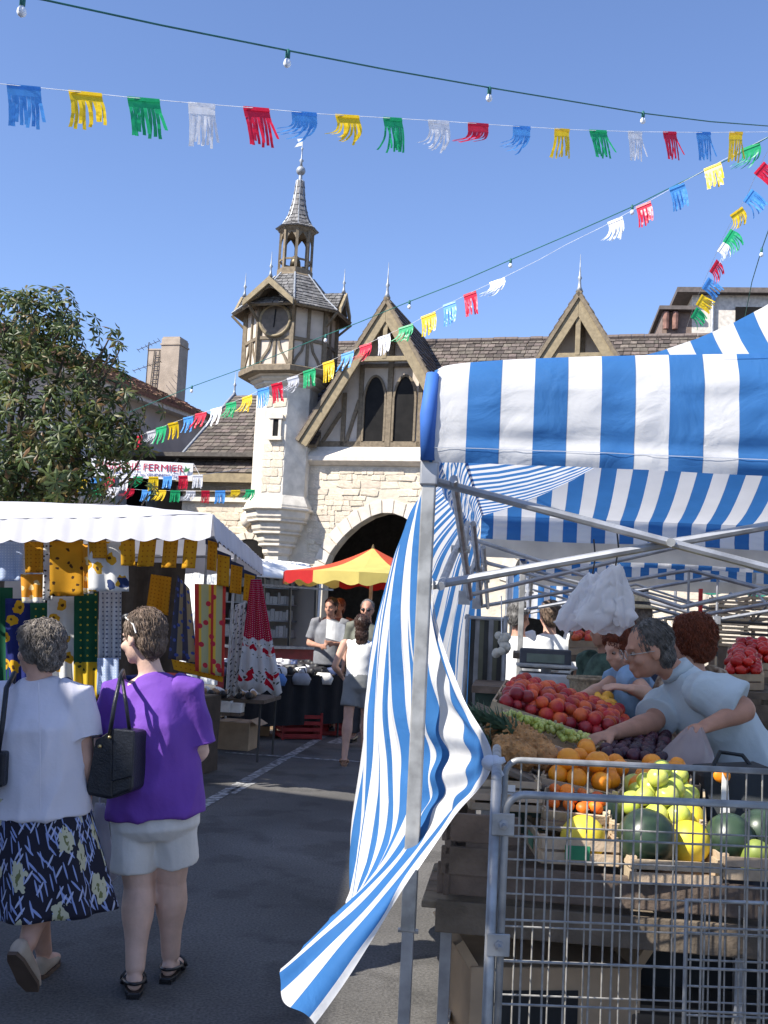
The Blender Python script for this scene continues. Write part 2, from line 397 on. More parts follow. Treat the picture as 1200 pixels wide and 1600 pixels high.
# gables
def slates(quad, m, par, name='slate', row=.22, wid=.26, th=.018, keep=None):
    """quad = eave-left, eave-right, ridge-right, ridge-left"""
    a, b, c, d = [Vector(p) for p in quad]; L = ((d-a).length+(c-b).length)/2; n = max(2, int(L/row)); mb = MB()
    nrm = (b-a).cross(d-a).normalized()
    for i in range(n):
        l0 = a.lerp(d, i/n); r0 = b.lerp(c, i/n); l1 = a.lerp(d, min(1, (i+1.35)/n)); r1 = b.lerp(c, min(1, (i+1.35)/n))
        W = max((r0-l0).length, .01); x = -rnd.random()*wid
        while x < W:
            x1 = x+wid*rnd.uniform(.85, 1.1); f0 = max(0, x/W)+.004/W*W/W; f1 = min(1, x1/W)
            if f1 > f0+.02/W:
                t = th*rnd.uniform(.7, 1.5); jit = rnd.uniform(-.012, .012)
                q = [l0.lerp(r0, f0+.006/W), l0.lerp(r0, f1-.006/W), l1.lerp(r1, f1-.006/W), l1.lerp(r1, f0+.006/W)]
                q = [p+(d-a).normalized()*jit for p in q]
                up = [q[0]+nrm*(t+.02), q[1]+nrm*(t+.02), q[2]+nrm*.008, q[3]+nrm*.008]
                mb.add([q[0], q[1]]+up, [(2, 3, 4, 5), (0, 1, 3, 2), (0, 2, 5), (1, 4, 3)])
            x = x1
    o = mb.build(name, m, par, kind='stuff'); return o
def slab(quad, th, m, par, name):
    a, b, c, d = [Vector(p) for p in quad]; nrm = (b-a).cross(d-a).normalized()
    return MB().poly([a-nrm*.004, b-nrm*.004, c-nrm*.004, d-nrm*.004], -nrm*th).build(name, m, par)
za = G1.z; gb = F(463, 688, -.55); hw = G1.x-gb.x; zb_ = gb.z
zwin0 = F(610, 697).z+.0; zcol = F(604, 560, -.5).z
def gable(gx):
    yo = -.55
    for s in (-1, 1):
        top = Vector((gx, yo, za)); bot = Vector((gx+s*hw, yo, zb_)); t = (bot-top).normalized(); nn = Vector((t.z, 0, -t.x))*(1 if s < 0 else -1)
        nn = Vector((-t.z*s, 0, t.x*s))
        if nn.z < 0: nn = -nn
        w = .34
        # bargeboard
        MB().poly([top, bot, bot-nn*w, top-Vector((0, 0, w/abs(nn.z)))], (0, .09, 0)).build('bargeboard', barge_m, hall, bevel=.01)
        MB().poly([top+Vector((0, -.03, .03)), bot+Vector((0, -.03, .03)), bot+Vector((0, -.03, .03))-nn*.1, top+Vector((0, -.03, .03-.1/abs(nn.z)))], (0, .03, 0)).build('barge_moulding', timber_m, hall)
        q = [(gx+s*hw, yo-.05, zb_+.02), (gx+s*hw, 4.2, zb_+.02), (gx, 4.2, za+.02), (gx, yo-.05, za+.02)]
        if s > 0: q = [q[0], q[1], q[2], q[3]]
        else: q = [q[1], q[0], q[3], q[2]]
        slab(q, .09, timber_m, hall, 'roof_boards'); slates(q, slate_m, hall)
    y1 = .12
    # plaster infill (pentagon) and timbers
    zz = zwin0; slope = hw/(za-zb_); inner = lambda z: (za-.1-z)*slope-.1
    MB().poly([(gx-inner(zz), y1, zz), (gx+inner(zz), y1, zz), (gx, y1, za-.15)], (0, .15, 0)).build('gable_wall', plaster_m, hall)
    bar = lambda a, b, w, y=y1-.05, d=.1, m=timber_m, nm='timber': MB().bar((a[0], y, a[1]), (b[0], y, b[1]), d, w, up=(1, 0, 0) if abs(a[0]-b[0]) < abs(a[1]-b[1]) else (0, 0, 1)).build(nm, m, hall, bevel=.006)
    def tb(a, b, w, y=y1-.06, d=.12, m=timber_m):
        a = Vector((a[0], y, a[1])); b = Vector((b[0], y, b[1])); t = (b-a).normalized(); n_ = Vector((-t.z, 0, t.x))*w/2
        MB().poly([a-n_, b-n_, b+n_, a+n_], (0, d, 0)).build('timber', m, hall, bevel=.006)
    tb((gx-inner(zz), zz+.06), (gx+inner(zz), zz+.06), .16)
    tb((gx+.05, za-.5), (gx+.05, zz), .15, y1-.075)
    dw = 1.0
    for x in (gx-.78, gx+.92, gx-1.25): tb((x, zz), (x, min(za-.4-abs(x-gx)/slope, zcol+.1)), .12)
    tb((gx-1.85, zz+.1), (gx-1.33, zz+.95), .1); tb((gx-1.15, zz+.1), (gx-.82, zz+1.3), .1); tb((gx+1.85, zz+.1), (gx+1.0, zz+1.2), .1)
    tb((gx-.75, zcol-.05), (gx+.85, zcol-.05), .1)
    # windows with pointed heads
    for cx, w in ((gx-.37, .62), (gx+.48, .62)):
        z0 = zz+.14; zs = zz+1.35; pts = [(-w/2, z0), (-w/2, zs)]
        for k in range(1, 7): pts.append((-w/2+w/2*(k/6)**1.5, zs+.62*math.sin(k/6*math.pi/2)))
        pts += [(-x, z) for x, z in reversed(pts[:-1])]
        wn_ = MB().poly([(cx+x, y1-.03, z) for x, z in pts], (0, .05, 0)).build('window', dark_m, hall)
        fr = MB()
        for (xa, za_), (xb, zb2) in zip(pts, pts[1:]): fr.bar((cx+xa, y1-.05, za_), (cx+xb, y1-.05, zb2), .06, .06, up=(0, 1, 0))
        fr.build('window_frame', timber_m, wn_)
    # front frame of the overhang
    zk = zcol; xk = (za-zk)*slope-.2
    MB().box((gx, -.44, zk), (2*xk, .12, .13)).build('collar_beam', barge_m, hall, bevel=.01)
    MB().box((gx, -.445, (zk+za-.3)/2), (.13, .13, za-.3-zk)).build('king_post', barge_m, hall, bevel=.01)
    MB().lathe([(.10, 0), (.05, .12), (.03, .3), (.06, .36), (.03, .42), (.015, .6), (.005, 1.0)], (gx, -.5, za), 10).build('finial', lead_m, hall, smooth=True)
gable(G1.x); gable(G2.x)
# brackets by the tower at the foot of the left rake
bk = F(473, 700, -.2); MB().bar((bk.x, -.35, bk.z+.2), (bk.x+.02, -.16, bk.z-.75), .1, .12, (1, 0, 0)).build('bracket', timber_m, hall)
MB().box((bk.x+.02, -.14, bk.z-.85), (.25, .28, .12)).build('bracket_stone', ashlar_m, hall)
# main roof with ridge tiles
rz_ = lambda y: zc+.25+(zr-zc-.25)*(y+.3)/3.9
for u0, u1, y0 in ((-.4, G1.x-hw*.8, -.3), (G1.x-hw*.8, G1.x+hw*.8, .45), (G1.x+hw*.8, G2.x-hw*.8, -.3), (G2.x-hw*.8, G2.x+hw*.8, .45), (G2.x+hw*.8, UR, -.3)):
    qa = [(u0, y0, rz_(y0)), (u1, y0, rz_(y0)), (u1, 3.6, zr), (u0, 3.6, zr)]
    slab(qa, .1, timber_m, hall, 'roof_boards'); slates(qa, slate_m, hall, row=.2, wid=.24)
slab([(UR, 7.5, zc+.25), (-.4, 7.5, zc+.25), (-.4, 3.6, zr), (UR, 3.6, zr)], .1, slate_m, hall, 'roof')
x = -.4; rt = MB().tube([(0, 0, 0), (.36, 0, 0)], .09, 8).mesh('ridge_tile', slate_m)
while x < UR-.4:
    inst(rt, 'ridge_tile', hall, T((x, 3.6, zr+.02+rnd.uniform(-.01, .015)))); x += .37
# left wing
yw = .9; el = F(266, 756, yw-.35); er = F(402, 742, yw-.35); ze = (el.z+er.z)/2-.05; ap = F(366, 618, 4.6)
MB().box(((el.x+.25+0)/2, yw+.25, ze/2), (-(el.x+.25), .5, ze)).build('wing_wall', stone_w, hall)
MB().box(((el.x)/2, yw-.37, ze+.10), (-(el.x), .06, .26)).build('fascia', barge_m, hall)
MB().box(((el.x)/2, yw-.12, ze-.22), (-(el.x)-.3, .22, .16)).build('eaves_beam', timber_m, hall)
MB().box(((el.x)/2, yw-.06, ze-.50), (-(el.x)-.4, .13, .14)).build('eaves_moulding', ashlar_m, hall)
ql = [(el.x-.1, yw-.4, ze+.24), (0, yw-.4, ze+.24), (0, ap.y, ap.z), (ap.x, ap.y, ap.z)]
slab(ql, .08, timber_m, hall, 'roof_boards'); slates(ql, slate_m, hall)
qh = [(el.x-.1, 8.2, ze+.24), (el.x-.1, yw-.4, ze+.24), (ap.x, ap.y, ap.z), (ap.x, ap.y+.1, ap.z)]
slab(qh, .08, slate_m, hall, 'roof_boards')
MB().tube([(el.x-.1, yw-.4, ze+.27), (ap.x, ap.y, ap.z+.05)], .05, 8).build('hip_flashing', lead_m, hall)
MB().lathe([(.09, 0), (.04, .12), (.03, .3), (.06, .36), (.02, .42), (.004, .85)], (ap.x, ap.y, ap.z), 8).build('finial', lead_m, hall, smooth=True)
sx = el.x+.35
ks += stones(el.x+.3, -.75, F(330, 905, yw).z, ze-.6, yw, .15, .26, hall, [], 300)
# small arched opening in the wing
wc = F(391, 858, yw); wo = MB().poly([(wc.x-.42, yw-.075, wc.z-1), (wc.x-.42, yw-.075, wc.z+.05), (wc.x-.2, yw-.075, wc.z+.24), (wc.x, yw-.075, wc.z+.3), (wc.x+.2, yw-.075, wc.z+.24), (wc.x+.42, yw-.075, wc.z+.05), (wc.x+.42, yw-.075, wc.z-1)], (0, .05, 0)); wo.build('window', dark_m, hall)
for k in range(7):
    a0, a1 = math.pi*(k+.06)/7, math.pi*(k+.94)/7
    MB().poly([(wc.x+math.cos(a)*r*1.0, yw-.1, wc.z+math.sin(a)*r*.62) for a, r in ((a0, .46), (a1, .46), (a1, .78), (a0, .78))], (0, .1, 0)).build('voussoir', ashlar_m, hall, bevel=.01)
# carved head by the tower
hd = F(388, 812, yw); MB().ell((hd.x, yw-.16, hd.z), (.17, .14, .24)).build('carved_head', ashlar_m, hall, smooth=True)
print('stones', ks)

# ================================================================ clock tower
tower = thing('clock_tower', 'slim stone clock tower with half-timbered octagonal top, lantern and spire', 'clock tower', HO, -PHI)
def octo(ap_, z, a0=R(22.5)): 
    r = ap_/math.cos(R(22.5)); return [Vector((r*math.cos(a0+k*R(45)), r*math.sin(a0+k*R(45)), z)) for k in range(8)]
def octloft(prof): return MB().lathe([(r/math.cos(R(22.5)), z) for r, z in prof], n=8, a0=R(22.5))
zt = lambda px, py, y0: F(px, py, y0).z
z_c0 = zt(437, 868, -.4); z_c1 = zt(437, 792, -.8); z_s1 = zt(440, 602, -.8); z_t0 = zt(440, 580, -1.2); z_t1 = zt(440, 482, -1.2)
z_l0 = zt(467, 428, -.45); z_l1 = zt(467, 352, -.45); z_sp = zt(471, 283, 0); z_ball = zt(471, 268, 0); z_top = zt(471, 216, 0)
octloft([(.33, 0), (.33, z_c0)]).build('pillar', tower_m, tower)
prof = []; n_st = 4
for k in range(n_st):
    r0 = .40+.155*k; za_ = z_c0+(z_c1-z_c0)*k/n_st; zb2 = z_c0+(z_c1-z_c0)*(k+1)/n_st
    octloft([(r0-.05, za_+.002), (r0, za_+.07), (r0+.02, zb2-.1), (r0+.12, zb2-.06), (r0+.12, zb2)]).build('corbel_course', ashlar_m, tower, bevel=.012)
octloft([(.93, z_c1), (.93, z_c1+.06), (.80, z_c1+.32), (.79, z_c1+.33), (.79, z_s1)]).build('shaft', tower_m, tower, bevel=.01)
for k in range(3):
    octloft([(.80+.1*k, z_s1+.001+.12*k), (.88+.1*k, z_s1+.06+.12*k), (.88+.1*k, z_s1+.12*k+.12)]).build('cornice', ashlar_m, tower, bevel=.01)
# quoin stones on the lit front face, proud of the shaft
z = z_c1+.4; kk = 0
while z < z_s1-.25:
    h = rnd.uniform(.17, .27); xx = -.30
    while xx < .30:
        w = min(rnd.uniform(.16, .4), .31-xx)
        if w > .07 and not (abs(xx+w/2) < .22 and zt(437, 690, -.8)-.1 < z+h/2 < zt(437, 645, -.8)+.1):
            inst(rnd.choice(SM), 'stone', tower, T((xx+w/2, -.79, z+h/2)) @ SC(w-.012, .035, h-.012))
        xx += w
    z += h
# slit window with little gabled hood
zs0 = zt(440, 682, -.8); zs1 = zt(440, 655, -.8)
sw = MB().box((0.05, -.81, (zs0+zs1)/2), (.15, .06, zs1-zs0)).build('slit_window', dark_m, tower)
MB().poly([(-.16, -.9, zs1), (.26, -.9, zs1), (.26, -.9, zs1+.1), (.05, -.9, zs1+.28), (-.16, -.9, zs1+.1)], (0, .12, 0)).build('window_hood', ashlar_m, sw, bevel=.01)
for s in (-.07, .17): MB().box((s, -.83, (zs0+zs1)/2), (.08, .08, zs1-zs0-.002)).build('jamb', ashlar_m, sw)
MB().box((.05, -.86, zs0-.06), (.4, .14, .1)).build('sill', ashlar_m, sw)
# half timbered octagon
octloft([(1.24, z_t0-.02), (1.30, z_t0+.02), (1.30, z_t0+.16), (1.24, z_t0+.2)]).build('base_beam', timber_m, tower)
octloft([(1.16, z_t0+.15), (1.16, z_t1+.25)]).build('plaster_wall', plaster_m, tower)
zm = zt(440, 527, -1.2)
for k in range(8):
    th = R(-90)+k*R(45); nrm = Vector((math.cos(th), math.sin(th), 0)); tx = Vector((-math.sin(th), math.cos(th), 0)); hs = 1.16*math.tan(R(22.5))
    def tbar(a, b, w, d=.05):
        p = lambda q: nrm*1.16+tx*q[0]+Vector((0, 0, q[1]))
        A, B = p(a), p(b); t = (B-A).normalized(); n2 = t.cross(nrm)*w/2
        MB().poly([A-n2, B-n2, B+n2, A+n2], nrm*d).build('timber', timber_m, tower)
    MB().bar(nrm*1.18+tx*hs*1.03+Vector((0, 0, z_t0+.16)), nrm*1.18+tx*hs*1.03+Vector((0, 0, z_t1+.2)), .12, .12, tx).build('corner_post', timber_m, tower)
    tbar((-hs, zm), (hs, zm), .09); tbar((-hs, z_t1+.12), (hs, z_t1+.12), .12, .06)
    tbar((0, z_t0+.18), (0, zm), .08, .045)
    if k: tbar((0, zm), (0, z_t1+.1), .08, .045)
    for s in (-1, 1):                      # cusped braces like a lyre
        pts = [(s*(hs-.08), z_t0+.22), (s*(hs-.17), z_t0+.42), (s*.17, z_t0+.62), (s*.1, zm-.04)]
        for a, b in zip(pts, pts[1:]): tbar(a, b, .065, .04)
# clock
yc = -1.2; zcl = zt(443, 500, -1.25)
ck = MB(); Mx = RX(R(90)).to_3x3(); ck.lathe([(.40, 0), (.40, .05)], (0, yc-.02, zcl), 28, Mx); cko = ck.build('clock_face', mat('clock_dial', (.13, .105, .08), .6), tower)
MB().tube([(.43*math.cos(a), yc-.05, zcl+.43*math.sin(a)) for a in [i*math.pi/16 for i in range(33)]], .045, 8).build('clock_rim', barge_m, cko, smooth=True)
MB().bar((0, yc-.09, zcl), (.02, yc-.09, zcl+.3), .03, .012, (0, 1, 0)).build('clock_hand', dark_m, cko); MB().bar((0, yc-.08, zcl), (-.02, yc-.08, zcl-.2), .03, .012, (0, 1, 0)).build('clock_hand', dark_m, cko)
# roof, front dormer, side gablets
o0 = octo(1.56, z_t1+.05); o1 = octo(1.15, z_t1+.42); o2 = octo(.5, z_l0+.02)
for k in range(8):
    a, b = o0[k], o0[(k+1) % 8]; c, d = o1[(k+1) % 8], o1[k]; e, f = o2[(k+1) % 8], o2[k]
    slab([a, b, c, d], .06, timber_m, tower, 'roof_boards'); slab([d, c, e, f], .06, timber_m, tower, 'roof_boards')
    slates([a, b, c, d], slateg_m, tower, row=.14, wid=.17, th=.012); slates([d, c, e, f], slateg_m, tower, row=.14, wid=.17, th=.012)
    MB().tube([a+Vector((0, 0, .02)), d+Vector((0, 0, .03)), f+Vector((0, 0, .02))], .03, 6).build('hip_flashing', lead_m, tower)
    MB().bar(a*1.0-Vector((0, 0, .05)), Vector((a.x*.78, a.y*.78, z_t1-.35)), .06, .06, (0, 0, 1)).build('eaves_brace', timber_m, tower)
def gablet(th, w, h, ro, zb0, front=False):
    n_ = Vector((math.cos(th), math.sin(th), 0)); tx = Vector((-math.sin(th), math.cos(th), 0)); B = n_*ro+Vector((0, 0, zb0)); ap_ = B+Vector((0, 0, h))
    for s in (-1, 1):
        c = B+tx*w*s; q = [c, c-n_*(ro-.35), ap_-n_*(ro-.35), ap_]
        if s > 0: q = [q[1], q[0], q[3], q[2]]
        nn = (q[1]-q[0]).cross(q[3]-q[0])
        if nn.z < 0: q = [q[1], q[0], q[3], q[2]]
        slab(q, .06, timber_m, tower, 'roof_boards'); slates(q, slateg_m, tower, row=.14, wid=.17, th=.012)
        t = (c-ap_).normalized()
        MB().poly([ap_+n_*.04, c+n_*.04, c+n_*.04+Vector((0, 0, -.16)), ap_+n_*.04+Vector((0, 0, -.2))], n_*.07).build('bargeboard', barge_m, tower)
    MB().lathe([(.07, 0), (.035, .1), (.02, .24), (.05, .29), (.02, .34), (.004, .7)], ap_, 8).build('finial', lead_m, tower, smooth=True)
    pts = [B+tx*(-w*.9), B+tx*(-w*.5)+Vector((0, 0, h*.2)), B+tx*(-w*.3)+Vector((0, 0, h*.5)), B+Vector((0, 0, h*.62)), B+tx*(w*.3)+Vector((0, 0, h*.5)), B+tx*(w*.5)+Vector((0, 0, h*.2)), B+tx*(w*.9)]
    if front:
        for a, b in zip(pts, pts[1:]): MB().bar(a-n_*.02, b-n_*.02, .09, .07, n_).build('cusped_brace', timber_m, tower)
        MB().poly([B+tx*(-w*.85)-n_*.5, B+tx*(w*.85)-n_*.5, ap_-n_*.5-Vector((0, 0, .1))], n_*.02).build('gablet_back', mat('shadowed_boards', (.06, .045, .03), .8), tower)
gablet(R(-90), .72, zt(438, 432, -1.75)-(z_t1+.08), 1.75, z_t1+.08, True)
for th in (R(180), R(0), R(90)): gablet(th, .45, .55, 1.5, z_t1+.2)
# lantern
octloft([(.52, z_l0-.1), (.55, z_l0), (.47, z_l0+.06), (.47, z_l0+.22)]).build('lantern_base', timber_m, tower)
for k, p in enumerate(octo(.42, 0)):
    MB().box(Vector((p.x, p.y, (z_l0+z_l1)/2)), (.075, .075, z_l1-z_l0), RZ(k*R(45)+R(22.5)).to_3x3()).build('lantern_post', timber_m, tower)
    q = octo(.42, 0)[(k+1) % 8]; h = z_l1-z_l0
    MB().bar(p+Vector((0, 0, z_l0+.48)), q+Vector((0, 0, z_l0+.48)), .04, .05).build('lantern_rail', timber_m, tower)
    m_ = (p+q)/2; zt_ = z_l1-.1
    tri = MB()
    for (A, s) in ((p, 1), (q, -1)):
        tri.poly([A+Vector((0, 0, zt_-.34)), A+Vector((0, 0, zt_)), m_+Vector((0, 0, zt_)), m_+Vector((0, 0, zt_-.04)), A.lerp(m_, .45)+Vector((0, 0, zt_-.16))], -m_.normalized()*.04)
    tri.build('lantern_arch', timber_m, tower)
octloft([(.42, z_l1-.12), (.47, z_l1-.06), (.5, z_l1)]).build('lantern_head', timber_m, tower)
MB().lathe([(.16, z_l0+.35), (.15, z_l0+.5), (.09, z_l0+.65), (.03, z_l0+.7), (.03, z_l1)], n=12).build('bell', mat('bell_bronze', (.10, .08, .05), .45, metal=.7), tower, smooth=True)
hh = z_sp-z_l1; pr = [(.56, 0), (.40, .1), (.27, .27), (.19, .48), (.135, .72), (.10, 1.0)]
for (r0, f0), (r1, f1) in zip(pr, pr[1:]):
    A, B = octo(r0, z_l1+hh*f0), octo(r1, z_l1+hh*f1)
    for k in range(8): slates([A[k], A[(k+1) % 8], B[(k+1) % 8], B[k]], slateg_m, tower, name='spire_slate', row=.14, wid=.14, th=.008)
octloft([(r-.006, z_l1+hh*f) for r, f in pr]).build('spire_core', lead_m, tower)
for k in range(8): MB().tube([octo(r, z_l1+hh*f+.012)[k] for r, f in pr], .016, 5).build('hip_flashing', lead_m, tower)
octloft([(.10, z_sp-.35), (.085, z_sp), (.05, z_sp+.04), (.045, z_ball)]).build('spire_cap', lead_m, tower)
br = .135; bz = z_ball+.02
MB().ell((0, 0, bz), (br, br, br)).build('ball_finial', lead_m, tower, smooth=True)
MB().lathe([(.05, bz+.12), (.03, bz+.25), (.07, bz+.3), (.02, bz+.36), (.018, bz+.62), (.04, bz+.66), (.012, bz+.7), (.010, z_top)], n=8).build('vane_rod', lead_m, tower, smooth=True)
MB().poly([(-.24, 0, z_top-.26), (-.01, 0, z_top-.22), (-.01, 0, z_top-.02), (-.18, 0, z_top+.0), (-.13, 0, z_top-.12)], (0, .012, 0)).build('weather_vane', lead_m, tower)

# ================================================================ houses
wallsh = mat('grey_render', (.50, .45, .41), .92, .1, 1.5, .2, 20)
tile_m = mat('clay_tile', (.22, .13, .09), .85, .3, 8, .3, isl=.4)
def left_house():
    A = P(98, 581, 30); B = P(318, 662, 37.3); z1 = (A.z+B.z)/2; A.z = B.z = 0; d = (B-A).normalized(); A = A-d*9; L = (B-A).length
    h = thing('house', 'shaded grey rendered house with tiled eaves and tall chimney behind the tree', 'house', A, math.atan2(d.y, d.x))
    W = 9.0
    MB().box((L/2, W/2, z1/2), (L, W, z1)).build('wall', wallsh, h)
    MB().box((L/2, -.15, z1+.0), (L+.3, .5, .22)).build('eaves_cornice', mat('pale_cornice', (.6, .56, .5), .9), h)
    q = [(-.3, -.5, z1+.12), (L+.3, -.5, z1+.12), (L+.3, W/2, z1+2.3), (-.3, W/2, z1+2.3)]
    slab(q, .1, tile_m, h, 'roof'); slates(q, tile_m, h, name='roof_tile', row=.3, wid=.3, th=.05)
    MB().poly([(L, .05, z1), (L, W-.05, z1), (L, W/2, z1+2.2)], (-.2, 0, 0)).build('gable', wallsh, h)
    for i, x in enumerate((2.5, 6, 9.5, 13)):
        for z in (1.0, 4.6):
            w = MB().box((x, -.01, z+1.0), (1.1, .06, 2.0)).build('window', dark_m, h)
            for s in (-1, 1): MB().box((x+s*.87, -.05, z+1.0), (.6, .06, 2.05)).build('shutter', mat('grey_shutter', (.42, .44, .46), .7), w)
            MB().box((x, -.06, z-.06), (1.3, .16, .1)).build('sill', ashlar_m, w)
    return h, A, d
left_house()
cm = mat('chimney_render', (.36, .30, .24), .9, .12, 3, .3, 15)
C0 = P(232, 640, 38.5); C1 = P(270, 640, 38.5); sc_ = 38.5/FPX
ch = thing('chimney_stack', 'tall stepped chimney stack with ladder on the roof left of the tower', 'chimney', (C0.x, 38.5, 0), R(-14))
zA = P(240, 548, 38.5).z; zB = P(270, 531, 38.5).z; z0 = 6.5
MB().box((.1, .3, (z0+zA)/2), (.52, .7, zA-z0)).build('low_stack', cm, ch, bevel=.01)
MB().box((.72, .3, (z0+zB)/2), (.72, .75, zB-z0)).build('tall_stack', cm, ch, bevel=.01)
MB().box((.72, .3, zB-.22), (.78, .81, .06)).build('stack_band', cm, ch); MB().box((.72, .3, zB+.03), (.66, .7, .06)).build('stack_cap', cm, ch)
MB().box((.1, .3, zA+.03), (.56, .74, .06)).build('stack_cap', cm, ch)
lm = mat('ladder_iron', (.06, .055, .05), .7)
for s in (0, .2): MB().bar((.02+s, -.1, zA-1.9), (.12+s, -.09, zA), .025, .025, (1, 0, 0)).build('ladder_rail', lm, ch)
for k in range(11): MB().bar((.02+.009*k, -.1, zA-1.8+k*.16), (.22+.009*k, -.1, zA-1.8+k*.16), .02, .02).build('ladder_rung', lm, ch)
an = P(228, 600, 37.5); ant = thing('tv_antenna', 'thin television aerial beside the chimney stack', 'aerial', (an.x, an.y, an.z-.6))
MB().tube([(0, 0, 0), (0, 0, 2.1)], .02, 6).build('mast', lm, ant)
for z, w in ((1.15, .45), (1.9, .35)):
    MB().tube([(-w, -.1, z-.12), (w, .1, z+.3)], .012, 5).build('boom', lm, ant)
    for k in range(6): f = -1+2*k/5; MB().tube([(f*w, -.25, z+.09+f*.21), (f*w, .25, z+.09+f*.21)], .008, 4).build('rod', lm, ant)
def right_house():
    Q = P(1042, 520, 33); h = thing('house', 'small pale house with flat dark eaves above the right end of the hall roof', 'house', (Q.x, 33, 0), R(-8))
    zt_ = P(1085, 462, 33).z; zl = P(1046, 487, 33).z
    MB().box((6.0+.75, 3, zt_/2), (12, 6, zt_)).build('wall', mat('pale_render', (.62, .57, .50), .9), h)
    MB().box((6.0+.6, 3, zt_+.07), (12.7, 6.6, .16)).build('eaves', mat('dark_eaves', (.13, .11, .10), .8), h)
    MB().box((.3, 2, zl/2), (.9, 4, zl)).build('lean_to_wall', mat('dark_brick', (.22, .16, .13), .9), h); MB().box((.3, 1.9, zl+.05), (1.15, 4.4, .12)).build('lean_to_roof', MATS['dark_eaves'], h)
    MB().tube([(1.35, -.08, 2), (1.35, -.08, zt_-.05)], .06, 8).build('downpipe', mat('zinc', (.45, .46, .47), .5, metal=.5), h)
    for s in (0, .28): MB().lathe([(.09, zl-.6), (.1, zl-.1), (.08, zl-.05)], (-.05+s, -.15, 0), 8).build('chimney_pot', tile_m, h)
    MB().box((2.8, -.03, zt_-1.2), (1.5, .1, 1.6)).build('window', dark_m, h)
right_house()
# the house on the near left side of the street: it is outside the frame and throws the shade on the road
def shade_house():
    h = thing('house', 'rendered street house on the near left shading the road', 'house', (-7.45, -3.0, 0), R(90-1.5))
    Ls = 8.3; z1 = 7.88
    MB().box((Ls/2-2, 4, z1/2), (Ls+4, 7.9, z1)).build('wall', wallsh, h)
    q = [(-4.2, -.3, z1), (Ls+.3, -.3, z1), (Ls+.3, 4, z1+2), (-4.2, 4, z1+2)]; slab(q, .12, tile_m, h, 'roof'); q = [(Ls+.3, 8.3, z1), (-4.2, 8.3, z1), (-4.2, 4, z1+2), (Ls+.3, 4, z1+2)]; slab(q, .12, tile_m, h, 'roof')
    for x in (0, 3, 6): MB().box((x, .0, 5), (1.1, .1, 1.8)).build('window', dark_m, h)
shade_house()
# ================================================================ chestnut tree
def leaf_mat():
    m, n, l, b = nodes('chestnut_leaf'); rv = n.new('ShaderNodeNewGeometry').outputs['Random Per Island']
    r = n.new('ShaderNodeValToRGB'); cs = [(0, (.028, .048, .013)), (.4, (.058, .090, .021)), (.72, (.105, .14, .033)), (.9, (.14, .12, .036)), (1, (.17, .085, .03))]
    while len(r.color_ramp.elements) < len(cs): r.color_ramp.elements.new(.5)
    for e, (p, c) in zip(r.color_ramp.elements, cs): e.position = p; e.color = lin(c)
    l.new(rv, r.inputs[0]); l.new(r.outputs[0], b.inputs['Base Color']); b.inputs['Roughness'].default_value = .5
    tr = n.new('ShaderNodeBsdfTranslucent'); l.new(mixc(n, l, 1.0, r.outputs[0], (1.3, 1.5, .6), 'MULTIPLY'), tr.inputs[0]); mx = n.new('ShaderNodeMixShader'); mx.inputs[0].default_value = .25
    l.new(b.outputs[0], mx.inputs[1]); l.new(tr.outputs[0], mx.inputs[2]); l.new(mx.outputs[0], n['Material Output'].inputs[0]); return m
